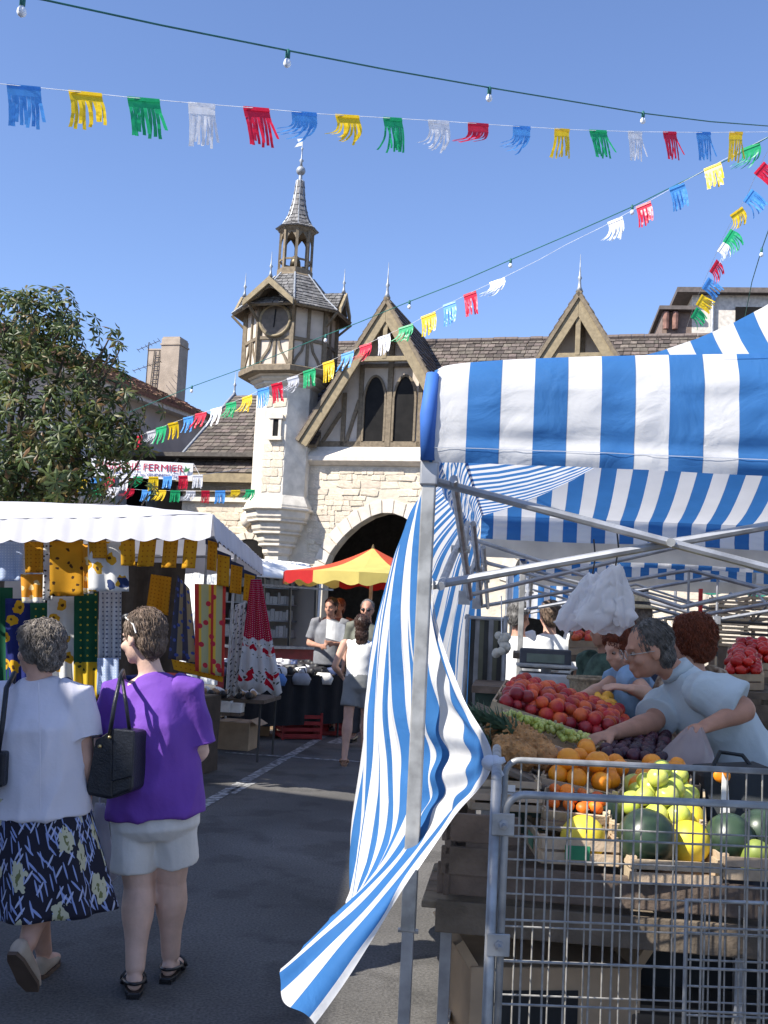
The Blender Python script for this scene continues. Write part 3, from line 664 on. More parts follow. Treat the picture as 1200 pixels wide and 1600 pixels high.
def tree():
    base = Vector((-5.2, 14.5, 0)); t = thing('chestnut_tree', 'dark green chestnut tree with browning leaves above the white stall canopy', 'tree', base)
    bark = mat('bark', (.10, .08, .06), .95, .3, 10, .6)
    MB().tube([(0, 0, 0), (.05, 0, .9), (.02, .05, 1.8), (.08, 0, 2.6)], [.2, .16, .14, .11], 12).build('trunk', bark, t, smooth=True)
    r = random.Random(11); mb = MB(); tips = []
    # lobes of the crown, placed from the outline in the photograph
    lobes = [(30, 520, 14.2, .75), (100, 560, 14.6, .7), (-70, 560, 14.6, 1.1), (50, 640, 14.0, .95), (150, 640, 14.3, .7), (175, 690, 14.2, .42), (90, 730, 13.8, .7), (-60, 700, 14.2, 1.2), (20, 750, 14.0, .6), (120, 765, 14.2, .45), (-160, 640, 14.6, 1.3), (60, 500, 14.8, .5)]
    for (px, py, Y, rad) in lobes:
        c = P(px, py, Y)-base; L = [(.08, 0, 2.5), Vector((.08, 0, 2.5)).lerp(c, .5)+Vector((0, 0, .1)), c]
        mb.tube(L, [.07, .045, .015], 6)
        for k in range(int(125*rad*rad+34)):
            d = Vector((r.gauss(0, 1), r.gauss(0, 1), r.gauss(0, 1))).normalized()*rad*r.choice((.45,.7,.85,1.0,1.0,1.12,1.25))*r.uniform(.85,1.08)
            d.z *= .85; tips.append((c+d, d.normalized()))
    for (px, py, Y) in ((105, 495, 14.2), (108, 478, 14.2), (175, 520, 14.2), (188, 545, 14.2), (172, 555, 14.2), (195, 575, 14.2), (150, 560, 14.2), (205, 615, 14.2), (215, 660, 14.2), (228, 700, 14.2), (40, 465, 14.3), (15, 462, 14.3), (62, 470, 14.3), (232, 770, 14), (215, 740, 14.1)):
        c = P(px, py, Y)-base
        for k in range(3): tips.append((c+Vector((r.uniform(-.1, .1), r.uniform(-.2, .2), r.uniform(-.09, .09))), Vector((r.uniform(-.3, 1), r.uniform(-.5, .3), .4)).normalized()))
        mb.tube([c+Vector((-.35, .2, -.5)), c+Vector((-.12, .05, -.25)), c], [.02, .014, .008], 5)
    mb.build('limbs', bark, t)
    lv = MB()
    for c, d in tips:
        ax_ = (d+Vector((r.uniform(-.5, .5), r.uniform(-.5, .5), r.uniform(-.2, .7)))).normalized(); x = ax_.orthogonal().normalized(); y = ax_.cross(x); s = r.uniform(.10, .18); nl = r.choice((5, 6, 7)); a0 = r.random()*6
        for k in range(nl):
            a = a0+k/nl*2*math.pi; dr = (x*math.cos(a)+y*math.sin(a)); tip = c+dr*s-ax_*s*.45*r.uniform(.3, 1.2); mid = c+dr*s*.62-ax_*s*.08; sd = ax_.cross(dr)*s*.17
            lv.add([c, mid+sd-ax_*.012, tip, mid-sd-ax_*.012, mid], [(0, 1, 4), (1, 2, 4), (0, 4, 3), (4, 2, 3)])
    lv.keepn = True
    lv.build('crown', leaf_mat(), t)
tree()
def shade_tree():  # unseen tree crown, added only to keep the sun off the cage
    base = Vector((-2.35, .02, 0)); t = thing('added_shade_tree', 'unseen tree added beside the viewer to shade the cage', 'tree', base); bark = MATS['bark']; r = random.Random(5)
    MB().tube([(0, 0, 0), (.03, 0, 1.5), (-.02, .03, 3.2), (.0, 0, 4.6)], [.14, .12, .10, .06], 12).build('trunk', bark, t, smooth=True)
    lm_ = MB(); lv = MB(); lv.keepn = True
    for k in range(9): a = k*.7; lm_.tube([(0, 0, 4.2), (.5*math.cos(a), .5*math.sin(a), 4.7), (1.05*math.cos(a), 1.05*math.sin(a), 5.0)], [.04, .03, .012], 6)
    lm_.build('limbs', bark, t)
    for k in range(1500):
        a = r.random()*6.28; q_ = 1.15*math.sqrt(r.random()); c = Vector((q_*math.cos(a), q_*math.sin(a), 5.0+r.uniform(-.35, .4)*(1-q_*.4))); n_ = Vector((r.uniform(-.6, .6), r.uniform(-.6, .6), 1)).normalized(); x = n_.orthogonal().normalized(); y = n_.cross(x); s_ = r.uniform(.07, .12)
        lv.add([c-x*s_, c+y*s_*.8, c+x*s_, c-y*s_*.8], [(0, 1, 2, 3)])
    lv.build('crown', bpy.data.materials['chestnut_leaf'], t)
shade_tree()
# ================================================================ striped market tents
BLUE = (.05, .20, .50); WHITE = (.80, .80, .80)
canv = stripe_mat('striped_canvas', WHITE, BLUE, .2, .5, .5, .42)
galv = mat('galvanised_steel', (.36, .36, .35), .5, .25, 18, metal=.45)
galv_d = mat('dull_steel_tube', (.36, .37, .39), .5, .2, 14, metal=.6)
beige_c = mat('beige_canvas_band', (.74, .68, .58), .85, .1, 6, transl=.3)
piping = mat('blue_piping', (.04, .14, .48), .7, .12, 8)
TP = P(672, 722, 3.3); TR = P(749, 872, 7.8); TX, TY = TP.x, 3.3
tdir = Vector((TR.x-TP.x, 4.5, 0)); TA = math.atan2(-tdir.x, tdir.y)      # rotation of the tent about z
TL = tdir.length; TW = 4.4; Z0 = TP.z; ZE = Z0+.27
def tent(label, loc, side_wall=True, group='blue and white striped market tents'):
    t = thing('market_tent', label, 'tent', loc, TA, group)
    # legs: outer tube and thinner inner foot
    for (x, y) in ((0, 0), (TW, 0), (0, TL), (TW, TL)):
        leg = MB().box((x, y, (Z0+.62)/2+.08), (.042, .042, Z0-.62)).build('leg', galv, t, bevel=.004)
        MB().box((x, y, .36), (.034, .034, .70)).build('inner_leg', galv_d, leg); MB().box((x, y, .006), (.11, .11, .012)).build('foot_plate', galv_d, leg)
        MB().box((x, y, Z0-.03), (.055, .055, .09)).build('corner_bracket', galv_d, leg, bevel=.006)
        if (x, y) == (0, 0): MB().tube([(x+.03, y, .70), (x-.03, y, .70)], .008, 6).build('pin', galv_d, leg)
    # roof: hipped, slightly slack canvas; stripes run up from every eave
    hz = lambda d: ZE+.01+(.17*d+.25*d*d if d < 1.5 else .8175+.62*(d-1.5))
    half = TW/2; hy = TL/2
    def panel(side, a0, b0, inward, length, dep):
        def fn(u, v):
            m = v*dep; s0 = m*(length/2)/dep; x = s0+(length-2*s0)*u
            p = a0+(b0-a0)*(x/length)+inward*m
            sag = .05*math.sin(math.pi*v)*math.sin(math.pi*u)**.7 if v < 1 else 0
            wr = .008*nz((x*9, m*2, side))*min(1, v*6)*math.sin(math.pi*u)
            lift = .09*math.sin(math.pi*min(.98, max(0, x/length)))**.45*(1-v)**3*math.sin(math.pi*min(.9999, max(.0001, u)))**.25 if side == 0 else 0
            return Vector((p.x, p.y, hz(m*half/dep)-sag+wr+lift))
        def uvf(u, v): m = v*dep; s0 = m*(length/2)/dep; return (s0+(length-2*s0)*u-.01, m)
        return MB().grid(fn, 60, 14, uvf).build('roof_panel', canv, t, smooth=True)
    C = [Vector((0, 0, 0)), Vector((TW, 0, 0)), Vector((TW, TL, 0)), Vector((0, TL, 0))]
    for i in range(4):
        a, b = C[i], C[(i+1) % 4]; d = (b-a).normalized(); panel(i, a, b, Vector((-d.y, d.x, 0)), (b-a).length, (hy if i % 2 == 0 else half))
    # valances, wrinkled, hem 4 cm
    for i in range(4):
        a, b = C[i], C[(i+1) % 4]; d = (b-a).normalized(); o_ = Vector((d.y, -d.x, 0)); L = (b-a).length; z0, z1 = Z0-.005, ZE+.020
        if i == 2: z0 = Z0+.085
        def fn(u, v, a=a, d=d, o_=o_, L=L, i=i):
            x = u*L; dent = -.022*math.exp(-((v-.23-.05*nz((x*.8, 2, i)))/.07)**2)*(.6+.7*nz((x*1.1, i, 8)))-.010*math.exp(-((v-.62-.08*nz((x*.7, 5, i)))/.05)**2)*(.5+nz((x*1.7, i, 1))); out = dent+(.008 if i == 3 else .03)+(.008 if i == 3 else .022)*math.sin(math.pi*v)*(1+.5*nz((x*1.3, i, 3)))
            ridge = .012*math.sin(v*9+nz((x*1.1, i*3, 0))*1.4)*(1-v) + .010*nz((x*5, v*6, i)) + .006*nz((x*15, v*2.2, i+7))
            sagz = .012*math.sin(math.pi*u)*(1-v) + .012*nz((x*.9, i*5.0, 1))*(1-v)
            bul = .09*math.sin(math.pi*min(.98, max(.0, u)))**.45*v*v if i == 0 else 0
            return a+d*x+o_*((out+ridge)*(1-v**8)-.014*v**8)+Vector((0, 0, z0+(z1-z0)*v-sagz+bul))
        MB().grid(fn, 150, 22, lambda u, v, L=L: (u*L-.01, v*.3)).build('valance', canv, t, smooth=True)
        MB().grid(lambda u, v, a=a, d=d, o_=o_, L=L, fn=fn: fn(u, .14)+o_*(.0035)+Vector((0, 0, .002*v)), 80, 1).build('hem_seam', mat('seam_thread', (.35, .38, .45), .9), t)
    MB().tube([Vector((-.005, -.036, Z0+.0)), Vector((-.008, -.044, Z0+.14)), Vector((-.002, -.026, ZE+.0))], [.022, .026, .02], 10).build('corner_piping', piping, t, smooth=True)
    # beige band behind the rear valance
    def fb(u, v): return Vector((u*TW, TL-.06+.02*nz((u*6, v, 2)), Z0-.02+.13*v+.012*nz((u*5, 0, 4))))
    MB().grid(fb, 50, 3).build('canvas_band', beige_c, t, smooth=True)
    # scissor truss all round
    def bar(a, b, r=.012): MB().tube([a, b], r, 8).build('truss_bar', galv_d, t)
    n = 3
    for i in range(4):
        a, b = C[i], C[(i+1) % 4]; L = (b-a).length; d = (b-a).normalized(); inn = Vector((-d.y, d.x, 0)); w = L/n
        for k in range(n):
            p = a+d*(w*k)+inn*.05; q = a+d*(w*(k+1))+inn*.05; up, dn = Vector((0, 0, Z0-.05)), Vector((0, 0, Z0-.38))
            A = (up, dn) if k % 2 == 0 else (up, dn)
            bar(p+up, q+dn, .0135); bar(p+dn+inn*.025, q+up+inn*.025, .0135)
            if k: bar(p+up, p+dn, .009); MB().box(p+dn, (.05, .05, .06)).build('joint', galv_d, t)
            MB().tube([(p+q)/2+(up+dn)/2-inn*.02, (p+q)/2+(up+dn)/2+inn*.05], .014, 8).build('rivet', galv, t)
    # centre mast carried by the trusses, with its spreaders
    cx = Vector((half, hy, 0)); MB().tube([cx+Vector((0, 0, Z0-.25)), cx+Vector((0, 0, hz(half)-.02))], .02, 8).build('peak_mast', galv, t)
    for i in range(4):
        a, b = C[i], C[(i+1) % 4]; m_ = (a+b)/2
        for k in range(2):
            p = m_.lerp(cx, k/2); q = m_.lerp(cx, (k+1)/2); up, dn = Vector((0, 0, Z0-.05)), Vector((0, 0, Z0-.36)); bar(p+up, q+dn, .011); bar(p+dn, q+up, .011)
    return t
tn = tent('blue and white striped tent over the fruit stall, nearest on the right', (TX, TY, 0))
off = Vector((-math.sin(TA), math.cos(TA), 0))*(TL+.55)
tent2 = copy_tree(tn); tent2.location = Vector((TX, TY, 0))+off+Vector((.32, 0, 0)); tent2['label'] = 'second blue and white striped tent just behind the fruit stall tent'
MW[tent2.name] = T(tent2.location) @ RZ(TA)
# ---- side wall of the near tent: gathered, tied to the cage, its loose end blowing towards the road
rows = [
 [(676,735,3.32),(683,752,3.55),(694,780,4.0),(708,806,4.6),(728,838,5.7),(740,858,6.8),(752,874,7.75)],
 [(674,830,3.34),(658,815,3.55),(640,822,3.95),(641,850,4.6),(690,885,5.7),(726,895,6.8),(751,905,7.75)],
 [(676,955,3.34),(652,950,3.50),(616,955,3.90),(600,965,4.5),(660,962,5.7),(712,965,6.8),(749,965,7.75)],
 [(722,1085,3.10),(668,1085,3.42),(612,1090,3.85),(579,1095,4.4),(630,1062,5.7),(700,1040,6.8),(746,1030,7.75)],
 [(766,1190,2.80),(690,1195,3.38),(620,1200,3.80),(569,1200,4.25),(620,1150,5.7),(695,1110,6.8),(743,1090,7.75)],
 [(704,1280,3.00),(668,1285,3.36),(610,1300,3.70),(559,1300,4.15),(615,1230,5.7),(690,1170,6.8),(741,1150,7.75)],
 [(618,1415,3.00),(585,1390,3.10),(577,1385,3.55),(556,1375,4.05),(612,1300,5.7),(688,1220,6.8),(739,1190,7.75)],
 [(550,1520,2.90),(502,1468,3.02),(555,1420,3.45),(557,1402,4.0),(610,1350,5.7),(687,1260,6.8),(738,1225,7.75)],
 [(492,1603,2.76),(438,1533,2.90),(540,1428,3.40),(558,1412,4.0),(609,1375,5.7),(686,1285,6.8),(738,1245,7.75)],
]
RW = [[P(*q) for q in r] for r in rows]; UU = [0, .28, 1.35, 3.2, 4.5, 5.6, 6.6]
def curt(u, v):
    cols_ = [crom([RW[j][i] for j in range(len(RW))], v) for i in range(7)]
    return crom(cols_, u)
def curt_uv(u, v):
    x = u*6; i = min(int(x), 5); return (UU[i]+(UU[i+1]-UU[i])*(x-i)+.05, v*1.5)
def curt_f(u, v):
    p = curt(u, v); e = .01; n_ = (curt(min(u+e, 1), v)-curt(max(u-e, 0), v)).cross(curt(u, min(v+e, 1))-curt(u, max(v-e, 0)))
    n_ = n_.normalized() if n_.length > 1e-9 else Vector((0, 0, 0)); x = curt_uv(u, v)[0]
    knot = math.exp(-((v-.5)/.1)**2)*math.exp(-(u/.1)**2)
    w = .018*math.sin(x*17+2.2*nz((x*1.5, v*2.5, 0)))*min(1, v*4)*(1-.8*math.exp(-(u/.05)**2)) + .02*nz((x*3, v*4, 9)) + .02*math.sin(math.atan2(v-.5, u+.05)*16)*math.exp(-((v-.5)**2+(u*.8)**2)/.03)*min(1, u*9)
    return p+n_*w*(1-knot)+Vector((0, 0, .09*max(0, 1-v*7)))
MB().grid(curt_f, 130, 170, curt_uv).build('side_wall', canv, tn, world=True, smooth=True)
# pale hem band along the pulled edge, and the knot with its two short ends
def hemf(u, v):
    q = curt_f(0, v*.5+.2); r_ = curt_f(.016, v*.5+.2); return q.lerp(r_, u*1.6-.1)+Vector((.004, -.006, 0))
MB().grid(hemf, 2, 60).build('hem_band', mat('pale_hem', (.74, .75, .78), .7, .08, 8, transl=.2), tn, world=True, smooth=True)
kp = P(766, 1192, 2.74); km = MATS['pale_hem']
MB().ell(kp, (.022, .022, .02)).ell(kp+Vector((.012, -.004, .004)), (.014, .02, .017)).build('knot', km, tn, world=True, smooth=True)
for dx, dz in ((.035, .012), (.03, -.03)): MB().tube([kp, kp+Vector((dx*.6, -.01, dz*.5)), kp+Vector((dx, -.012, dz))], [.012, .011, .007], 6).build('knot_end', km, tn, world=True, smooth=True)
# clothes-pegged cable hooks with the carrier-bag bundles
bagm = mat('white_plastic_bag', (.90, .90, .92), .35, .04, 10, .6, 22, transl=.5)
blackm = mat('black_plastic', (.02, .02, .022), .4)
def bags(name, label, top, pts_low, D, r0, r1):
    t_ = P(*top, D); h = thing(name, label, 'bag bundle', t_, 0, 'carrier bag bundles under the tent')
    MB().tube([t_+Vector((0, 0, .16)), t_+Vector((.01, 0, .08)), t_+Vector((0, 0, .0))], .004, 5).build('hook_wire', blackm, h, world=True)
    for k, (px, py, w) in enumerate(pts_low):
        b = P(px, py, D+.05*math.sin(k*2.1)); n = 26
        def fn(u, v, b=b, k=k, w=w):
            c = t_.lerp(b, v); a = u*2*math.pi; rr = (r0+(w*1.2-r0)*v**.55)*(1-.55*max(0, v-.85)/.15)
            fold = 1+.22*math.sin(a*5+k*1.7+v*2)*min(1, v*3)+.30*nz((math.cos(a)*3, math.sin(a)*3, v*7+k))+.12*nz((math.cos(a)*8, math.sin(a)*8, v*14+k))
            return c+Vector((math.cos(a)*rr*fold, math.sin(a)*rr*fold*.55, .02*nz((a, v*6, k))))
        MB().grid(fn, 60, 34).build('carrier_bag', bagm, h, world=True, smooth=True)
bags('carrier_bags', 'tall bundle of white carrier bags hanging in front under the tent', (962, 884, ), [(930, 985, .085), (955, 990, .07), (975, 978, .05), (915, 970, .05)], 4.7, .018, .1)
bags('carrier_bags', 'lower left bundle of white carrier bags hanging behind the taller one', (926, 897), [(885, 985, .06), (905, 980, .07), (925, 960, .05)], 4.95, .018, .1)
# second tent's hanging end wall seen far under the roofs, a striped wall of its own pole frame
def far_wall():
    a = P(812, 905, 18.0); b = P(884, 905, 18.0); z1 = a.z+.1; z0 = P(850, 958, 18).z; w = thing('striped_windbreak', 'blue and white striped cloth hanging far behind the fruit stall', 'cloth', (a.x, 18, 0))
    L = b.x-a.x+.8
    MB().grid(lambda u, v: Vector((u*L-.2, .03*math.sin(u*30), z0+(z1-z0)*v-.12*math.sin(math.pi*u)*(1-v))), 60, 6, lambda u, v: (u*L*.98, v)).build('cloth', canv, w, smooth=True)
    for x in (-.2, L-.2): MB().tube([(x, 0, 0), (x, 0, z1+.02)], .025, 8).build('post', galv_d, w)
    MB().tube([(-.2, 0, z1+.02), (L-.2, 0, z1+.02)], .02, 8).build('rail', galv_d, w)
far_wall()

# ================================================================ bunting and light cables
FC = {'blue': (.10, .36, .80), 'yellow': (.85, .60, .02), 'green': (.02, .42, .16), 'white': (.85, .85, .87), 'red': (.72, .02, .06)}
FM = {k: mat('bunting_'+k, c, .35, .08, 20, transl=.35) for k, c in FC.items()}
def flag_mesh(colr, seed):
    r = random.Random(seed); mb = MB(); W, H = .2, .27; n = 9; wind = (.06, .2, .4, .75, 1.2, 1.9)[seed % 6]; sw = r.uniform(.7, 1.2)
    mb.add([(-W/2, 0, 0), (W/2, 0, 0), (W/2, .004, -.065), (-W/2, .004, -.065)], [(0, 1, 2, 3)])
    mb.add([(-W/2, -.004, .006), (W/2, -.004, .006), (W/2, -.006, -.022), (-W/2, -.006, -.022)], [(0, 1, 2, 3)])
    for k in range(n):
        x0 = -W/2+W*k/n; x1 = x0+W/n*.97; L = (H-.065)*r.uniform(.85, 1.05); wd = wind*(1+.8*(1-k/n))*r.uniform(.6, 1.3)*sw; ph = r.uniform(-.02, .02); vs = []
        m = 7; a = 0; p = Vector((0, 0, -.065))
        for j in range(m):
            tw = r.uniform(-.25, .25)*j/m
            vs += [p+Vector((x0, ph*j*.4+tw*.01, 0)), p+Vector((x1, ph*j*.4-tw*.01, 0))]
            a = min(1.35, wd*(j+1)/m*1.2+r.uniform(-.1, .1)); p = p+Vector((-math.sin(a), r.uniform(-.15, .15), -math.cos(a)))*(L/(m-1))
        mb.add(vs, [(2*j, 2*j+1, 2*j+3, 2*j+2) for j in range(m-1)])
    me = mb.mesh('flag', FM[colr]); return me
FMESH = {k: [flag_mesh(k, hash_*6+i) for i, hash_ in enumerate((1, 2, 3, 5, 8, 13))] for k in FC}
cordm = mat('white_cord', (.8, .8, .8), .7); cablem = mat('green_cable', (.02, .13, .11), .5); bulbm = mat('clear_bulb', (.85, .86, .88), .08, .02, spec=.8)
SEQ = ['blue', 'yellow', 'green', 'white', 'red']
def interp(pts, x):
    for (x0, y0), (x1, y1) in zip(pts, pts[1:]):
        if (x0 <= x <= x1) or (x1 <= x <= x0): return y0+(y1-y0)*(x-x0)/(x1-x0)
    return pts[-1][1]
def bunting(label, path, Dfun, flags, fs=1.0, seed=0, cord_r=.0022, winds=None):
    """path: (px,py) of the cord, flags: (px, colour)"""
    r = random.Random(seed); P0 = P(path[0][0], path[0][1], Dfun(path[0][0], path[0][1]))
    b = thing('bunting', label, 'bunting', P0, 0, 'fringed plastic bunting over the street')
    MB().tube([P(x, y, Dfun(x, y)) for x, y in path], cord_r, 5).build('cord', cordm, b, world=True)
    for i_, (x, y, c) in enumerate(flags):
        D = Dfun(x, y); p = P(x, y, D); q = P(x+6, interp(path, x+6) if path[0][0] != path[-1][0] else y, Dfun(x+6, y)); t = (q-p); ang = math.atan2(t.y, t.x); tilt = math.atan2(t.z, math.hypot(t.x, t.y))
        if abs(ang) > 1.3: ang = R(60)
        M = T(p) @ RZ(ang*.8) @ RY(-tilt*.8) @ RX(r.uniform(-.3, .3)) @ SC(fs*r.uniform(.85, 1.08), 1, fs*r.uniform(.88, 1.1))
        inst(FMESH[c][winds[i_]] if winds else r.choice(FMESH[c][:5]), 'flag', b, M, True)
inv = lambda x0, d0, x1, d1: (lambda x, y=0: 1/(1/d0+(1/d1-1/d0)*(x-x0)/(x1-x0)))
p1 = [(-60, 124), (0, 131), (100, 141), (200, 152), (300, 161), (400, 169), (500, 178), (600, 184), (700, 190), (800, 197), (900, 203), (1000, 206), (1100, 207), (1215, 206)]
xs = [37, 133, 224, 315, 400, 475, 542, 613, 685, 747, 815, 878, 934, 992, 1046, 1099, 1150]
D1 = inv(0, 6.1, 1200, 11.2)
bunting('top bunting line of fringed flags crossing the sky from edge to edge', p1, D1, [(-58, 126, 'red')]+[(x, interp(p1, x), SEQ[i % 5]) for i, x in enumerate(xs)], 1.0, 3, winds=[1, 0, 1, 0, 0, 0, 4, 3, 2, 3, 5, 4, 1, 0, 0, 0, 0, 0])
p3 = [(1215, 206), (1130, 250), (1057, 290), (1000, 322), (940, 355), (885, 382), (842, 406), (790, 432), (740, 455), (700, 475), (640, 507), (600, 525), (550, 548), (500, 571), (450, 592), (411, 607), (385, 620), (338, 638), (293, 652), (250, 668), (200, 688)]
f3 = [(1172, 'green'), (1113, 'yellow'), (1057, 'blue'), (1005, 'red'), (961, 'white'), (777, 'white'), (734, 'red'), (702, 'blue'), (669, 'yellow'), (634, 'green'), (600, 'white'), (571, 'red'), (543, 'blue'), (513, 'yellow'), (483, 'green'), (457, 'white'), (432, 'red'), (411, 'blue'), (386, 'yellow'), (361, 'green'), (338, 'white'), (314, 'red'), (294, 'blue'), (270, 'yellow'), (252, 'green'), (236, 'white'), (215, 'red')]
D3 = inv(1200, 11.2, 200, 17.0)
bunting('long bunting line falling from upper right past the tower into the tree', p3, D3, [(x, interp(p3, x), c) for x, c in f3], 1.0, 5)
p5 = [(1215, 206), (1186, 262), (1166, 308), (1146, 340), (1128, 375), (1112, 412), (1098, 445), (1084, 478), (1072, 515)]
D5 = lambda x, y: 1/(1/11.2+(1/19.0-1/11.2)*(y-206)/(515-206))
f5 = [(1186, 262, 'red'), (1168, 305, 'blue'), (1150, 330, 'yellow'), (1136, 368, 'green'), (1126, 385, 'white'), (1114, 415, 'red'), (1102, 442, 'blue'), (1092, 468, 'yellow'), (1084, 488, 'green')]
bunting('short steep bunting line dropping at the right behind the tent roof', p5, D5, f5, 1.0, 9)
D6 = lambda x, y=0: 20.5
p6 = [(110, 752), (160, 746), (200, 745), (260, 745), (312, 742)]
bunting('low bunting line just below the white banner', p6, D6, [(x, interp(p6, x), c) for x, c in ((128, 'yellow'), (150, 'blue'), (172, 'red'), (194, 'white'), (216, 'green'), (240, 'yellow'), (262, 'blue'), (286, 'red'), (309, 'white'))], .95, 11)
p7 = [(140, 756), (180, 762), (230, 766), (290, 767), (340, 767), (402, 765)]
D7 = lambda x, y=0: 21.5
bunting('lowest bunting line ending at the foot of the clock tower', p7, D7, [(x, interp(p7, x), c) for x, c in ((154, 'green'), (178, 'white'), (203, 'red'), (229, 'blue'), (252, 'yellow'), (274, 'green'), (298, 'white'), (321, 'red'), (344, 'blue'), (368, 'yellow'), (391, 'green'))], .95, 12)
def light_cable(label, path, Dfun, bulbs, r=.006):
    P0 = P(path[0][0], path[0][1], Dfun(*path[0])); b = thing('light_cable', label, 'light cable', P0, 0, 'green cables of festoon lamps')
    MB().tube([P(x, y, Dfun(x, y)) for x, y in path], r, 6).build('cable', cablem, b, world=True)
    for (x, y) in bulbs:
        p = P(x, y, Dfun(x, y)); s = MB().lathe([(.012, -.055), (.016, -.05), (.016, -.01), (.009, .008)], p, 8).build('lamp_socket', cablem, b, world=True, smooth=True)
        MB().lathe([(.002, -.115), (.018, -.105), (.026, -.09), (.022, -.07), (.012, -.055)], p, 10).build('bulb', bulbm, s, world=True, smooth=True)
pc2 = [(-60, -30), (38, -6), (70, 0), (250, 39), (450, 79), (600, 108), (765, 137), (1005, 177), (1110, 190), (1215, 198)]
light_cable('thick light cable highest in the sky', pc2, inv(0, 5.2, 1200, 11.2), [(36, -6), (450, 79), (765, 137), (1005, 175)], .006)
pc4 = [(1215, 206), (1150, 243), (1080, 277), (988, 323), (900, 362), (800, 405), (720, 440), (640, 471), (560, 504), (508, 524), (400, 568), (300, 604), (200, 645)]
light_cable('thin light cable running beside the long bunting line', pc4, inv(1200, 11.2, 200, 18.0), [(1105, 264), (988, 321), (798, 405), (640, 470), (509, 523), (300, 603)], .006)
pc5 = [(1216, 300), (1206, 345), (1190, 390), (1175, 440), (1165, 490), (1160, 520)]
light_cable('short light cable dropping at the right edge of the sky', pc5, lambda x, y: 11.5+(y-300)*.02, [(1190, 388)], .006)
# the post the lines are tied to, just outside the frame, and the banner
pp = P(1222, 206, 11.2); pst = thing('lamp_post', 'tall steel post holding the bunting lines at the right', 'lamp post', (pp.x, 11.2, 0))
MB().tube([(0, 0, 0), (0, 0, pp.z+.3)], [.07, .045], 12).build('pole', galv_d, pst); MB().lathe([(.14, 0), (.14, .02), (.08, .3)], n=12).build('base', galv_d, pst); MB().lathe([(.05, pp.z+.3), (.12, pp.z+.35), (.14, pp.z+.6), (.03, pp.z+.7)], n=12).build('lantern', galv_d, pst)
# ---- banner
def text_mesh(body, size, m, name, parent, M, ext=.002):
    cu = bpy.data.curves.new(name, 'FONT'); cu.body = body; cu.size = size; cu.extrude = ext; cu.align_x = 'LEFT'
    o = bpy.data.objects.new(name, cu); col.objects.link(o); dg = bpy.context.evaluated_depsgraph_get(); me = bpy.data.meshes.new_from_object(o.evaluated_get(dg)); bpy.data.objects.remove(o)
    me.materials.clear(); me.materials.append(m); ob = bpy.data.objects.new(name, me); link(ob, parent); ob.matrix_basis = M; return ob
bl, br_ = P(140, 716, 22.0), P(302, 724, 22.0); bn_h = .36; Lb = (br_-bl).length
ban = thing('banner', 'white market banner with red lettering hanging beside the tree', 'banner', (bl.x, bl.y, bl.z), 0)
MB().grid(lambda u, v: Vector((u*Lb, .02*math.sin(u*7), -(1-v)*bn_h+(br_.z-bl.z)*u)), 24, 4).build('cloth', mat('banner_vinyl', (.8, .8, .8), .6, .05), ban, solid=.004)
tl = RY(-math.atan2(br_.z-bl.z, Lb)); redt = mat('banner_red', (.42, .01, .06), .6); blut = mat('banner_blue', (.03, .05, .25), .6)
w1 = text_mesh('MARCHÉ FERMIER', .21, redt, 'lettering', ban, T((0, 0, 0)), .002)
def fit(o, x0, x1, z): 
    xs_ = [v.co.x for v in o.data.vertices]; s = (x1-x0)/(max(xs_)-min(xs_)); o.matrix_basis = tl @ T((x0, -.03, z)) @ RX(R(90)) @ SC(s, 1.0, 1)
fit(w1, .14, Lb-.2, -.2)
w2 = text_mesh('JUILLET & AOUT tous les VENDREDIS Matin', .085, blut, 'lettering', ban, T((0, 0, 0)), .002); fit(w2, .14, Lb-.2, -.31)
MB().poly([(Lb-.17, -.03, -.2), (Lb-.09, -.03, -.17), (Lb-.04, -.03, -.09), (Lb-.11, -.03, -.12), (Lb-.15, -.03, -.06)], (0, .004, 0)).build('leaf_emblem', mat('emblem_green', (.05, .2, .06), .6), ban)
for px_ in (bl-Vector((.6, 0, -.05)), ): MB().tube([bl-Vector((.9, 0, -.1)), bl], .006, 5).build('rope', cordm, ban, world=True)
MB().tube([br_, P(312, 742, 22.0), P(402, 730, 28.5)], .005, 5).build('rope', cordm, ban, world=True)
# ================================================================ wire cage trolley
CG = P(783, 1240, 2.52); cage = thing('wire_cage', 'galvanised wire mesh trolley cage in front of the fruit stall', 'trolley cage', (CG.x, CG.y, 0), R(2))
CZ = CG.z; CWD, CDP = 1.02, .62
wire_m = mat('zinc_wire', (.33, .315, .285), .5, .3, 30, metal=.35)
wv = MB().tube([(0, 0, 0), (0, 0, 1)], .0025, 6).mesh('wire', wire_m); wh = MB().tube([(0, 0, 0), (1, 0, 0)], .0029, 6).mesh('wire', wire_m); wd_ = MB().tube([(0, 0, 0), (0, 1, 0)], .0026, 6).mesh('wire', wire_m)
def cage_panel(x0, x1, y, z0, z1, sx, sz, jit=.003):
    n = int((x1-x0)/sx)
    for k in range(1, n+1): inst(wv, 'wire', cage, T((x0+sx*k+rnd.uniform(-jit, jit), y+.004, z0)) @ RY(rnd.uniform(-.006, .006)) @ SC(1, 1, z1-z0))
    k = 1
    while z1-k*sz > z0: inst(wh, 'wire', cage, T((x0, y-.001, z1-k*sz+rnd.uniform(-.002, .002))) @ SC(x1-x0, 1, 1)); k += 1
def frame(pts, r=.0115): MB().tube(pts, r, 10).build('frame_tube', galv, cage, smooth=True)
arc = lambda cx, cz, r, a0, a1, y: [(cx+r*math.cos(a0+(a1-a0)*k/6), y, cz+r*math.sin(a0+(a1-a0)*k/6)) for k in range(7)]
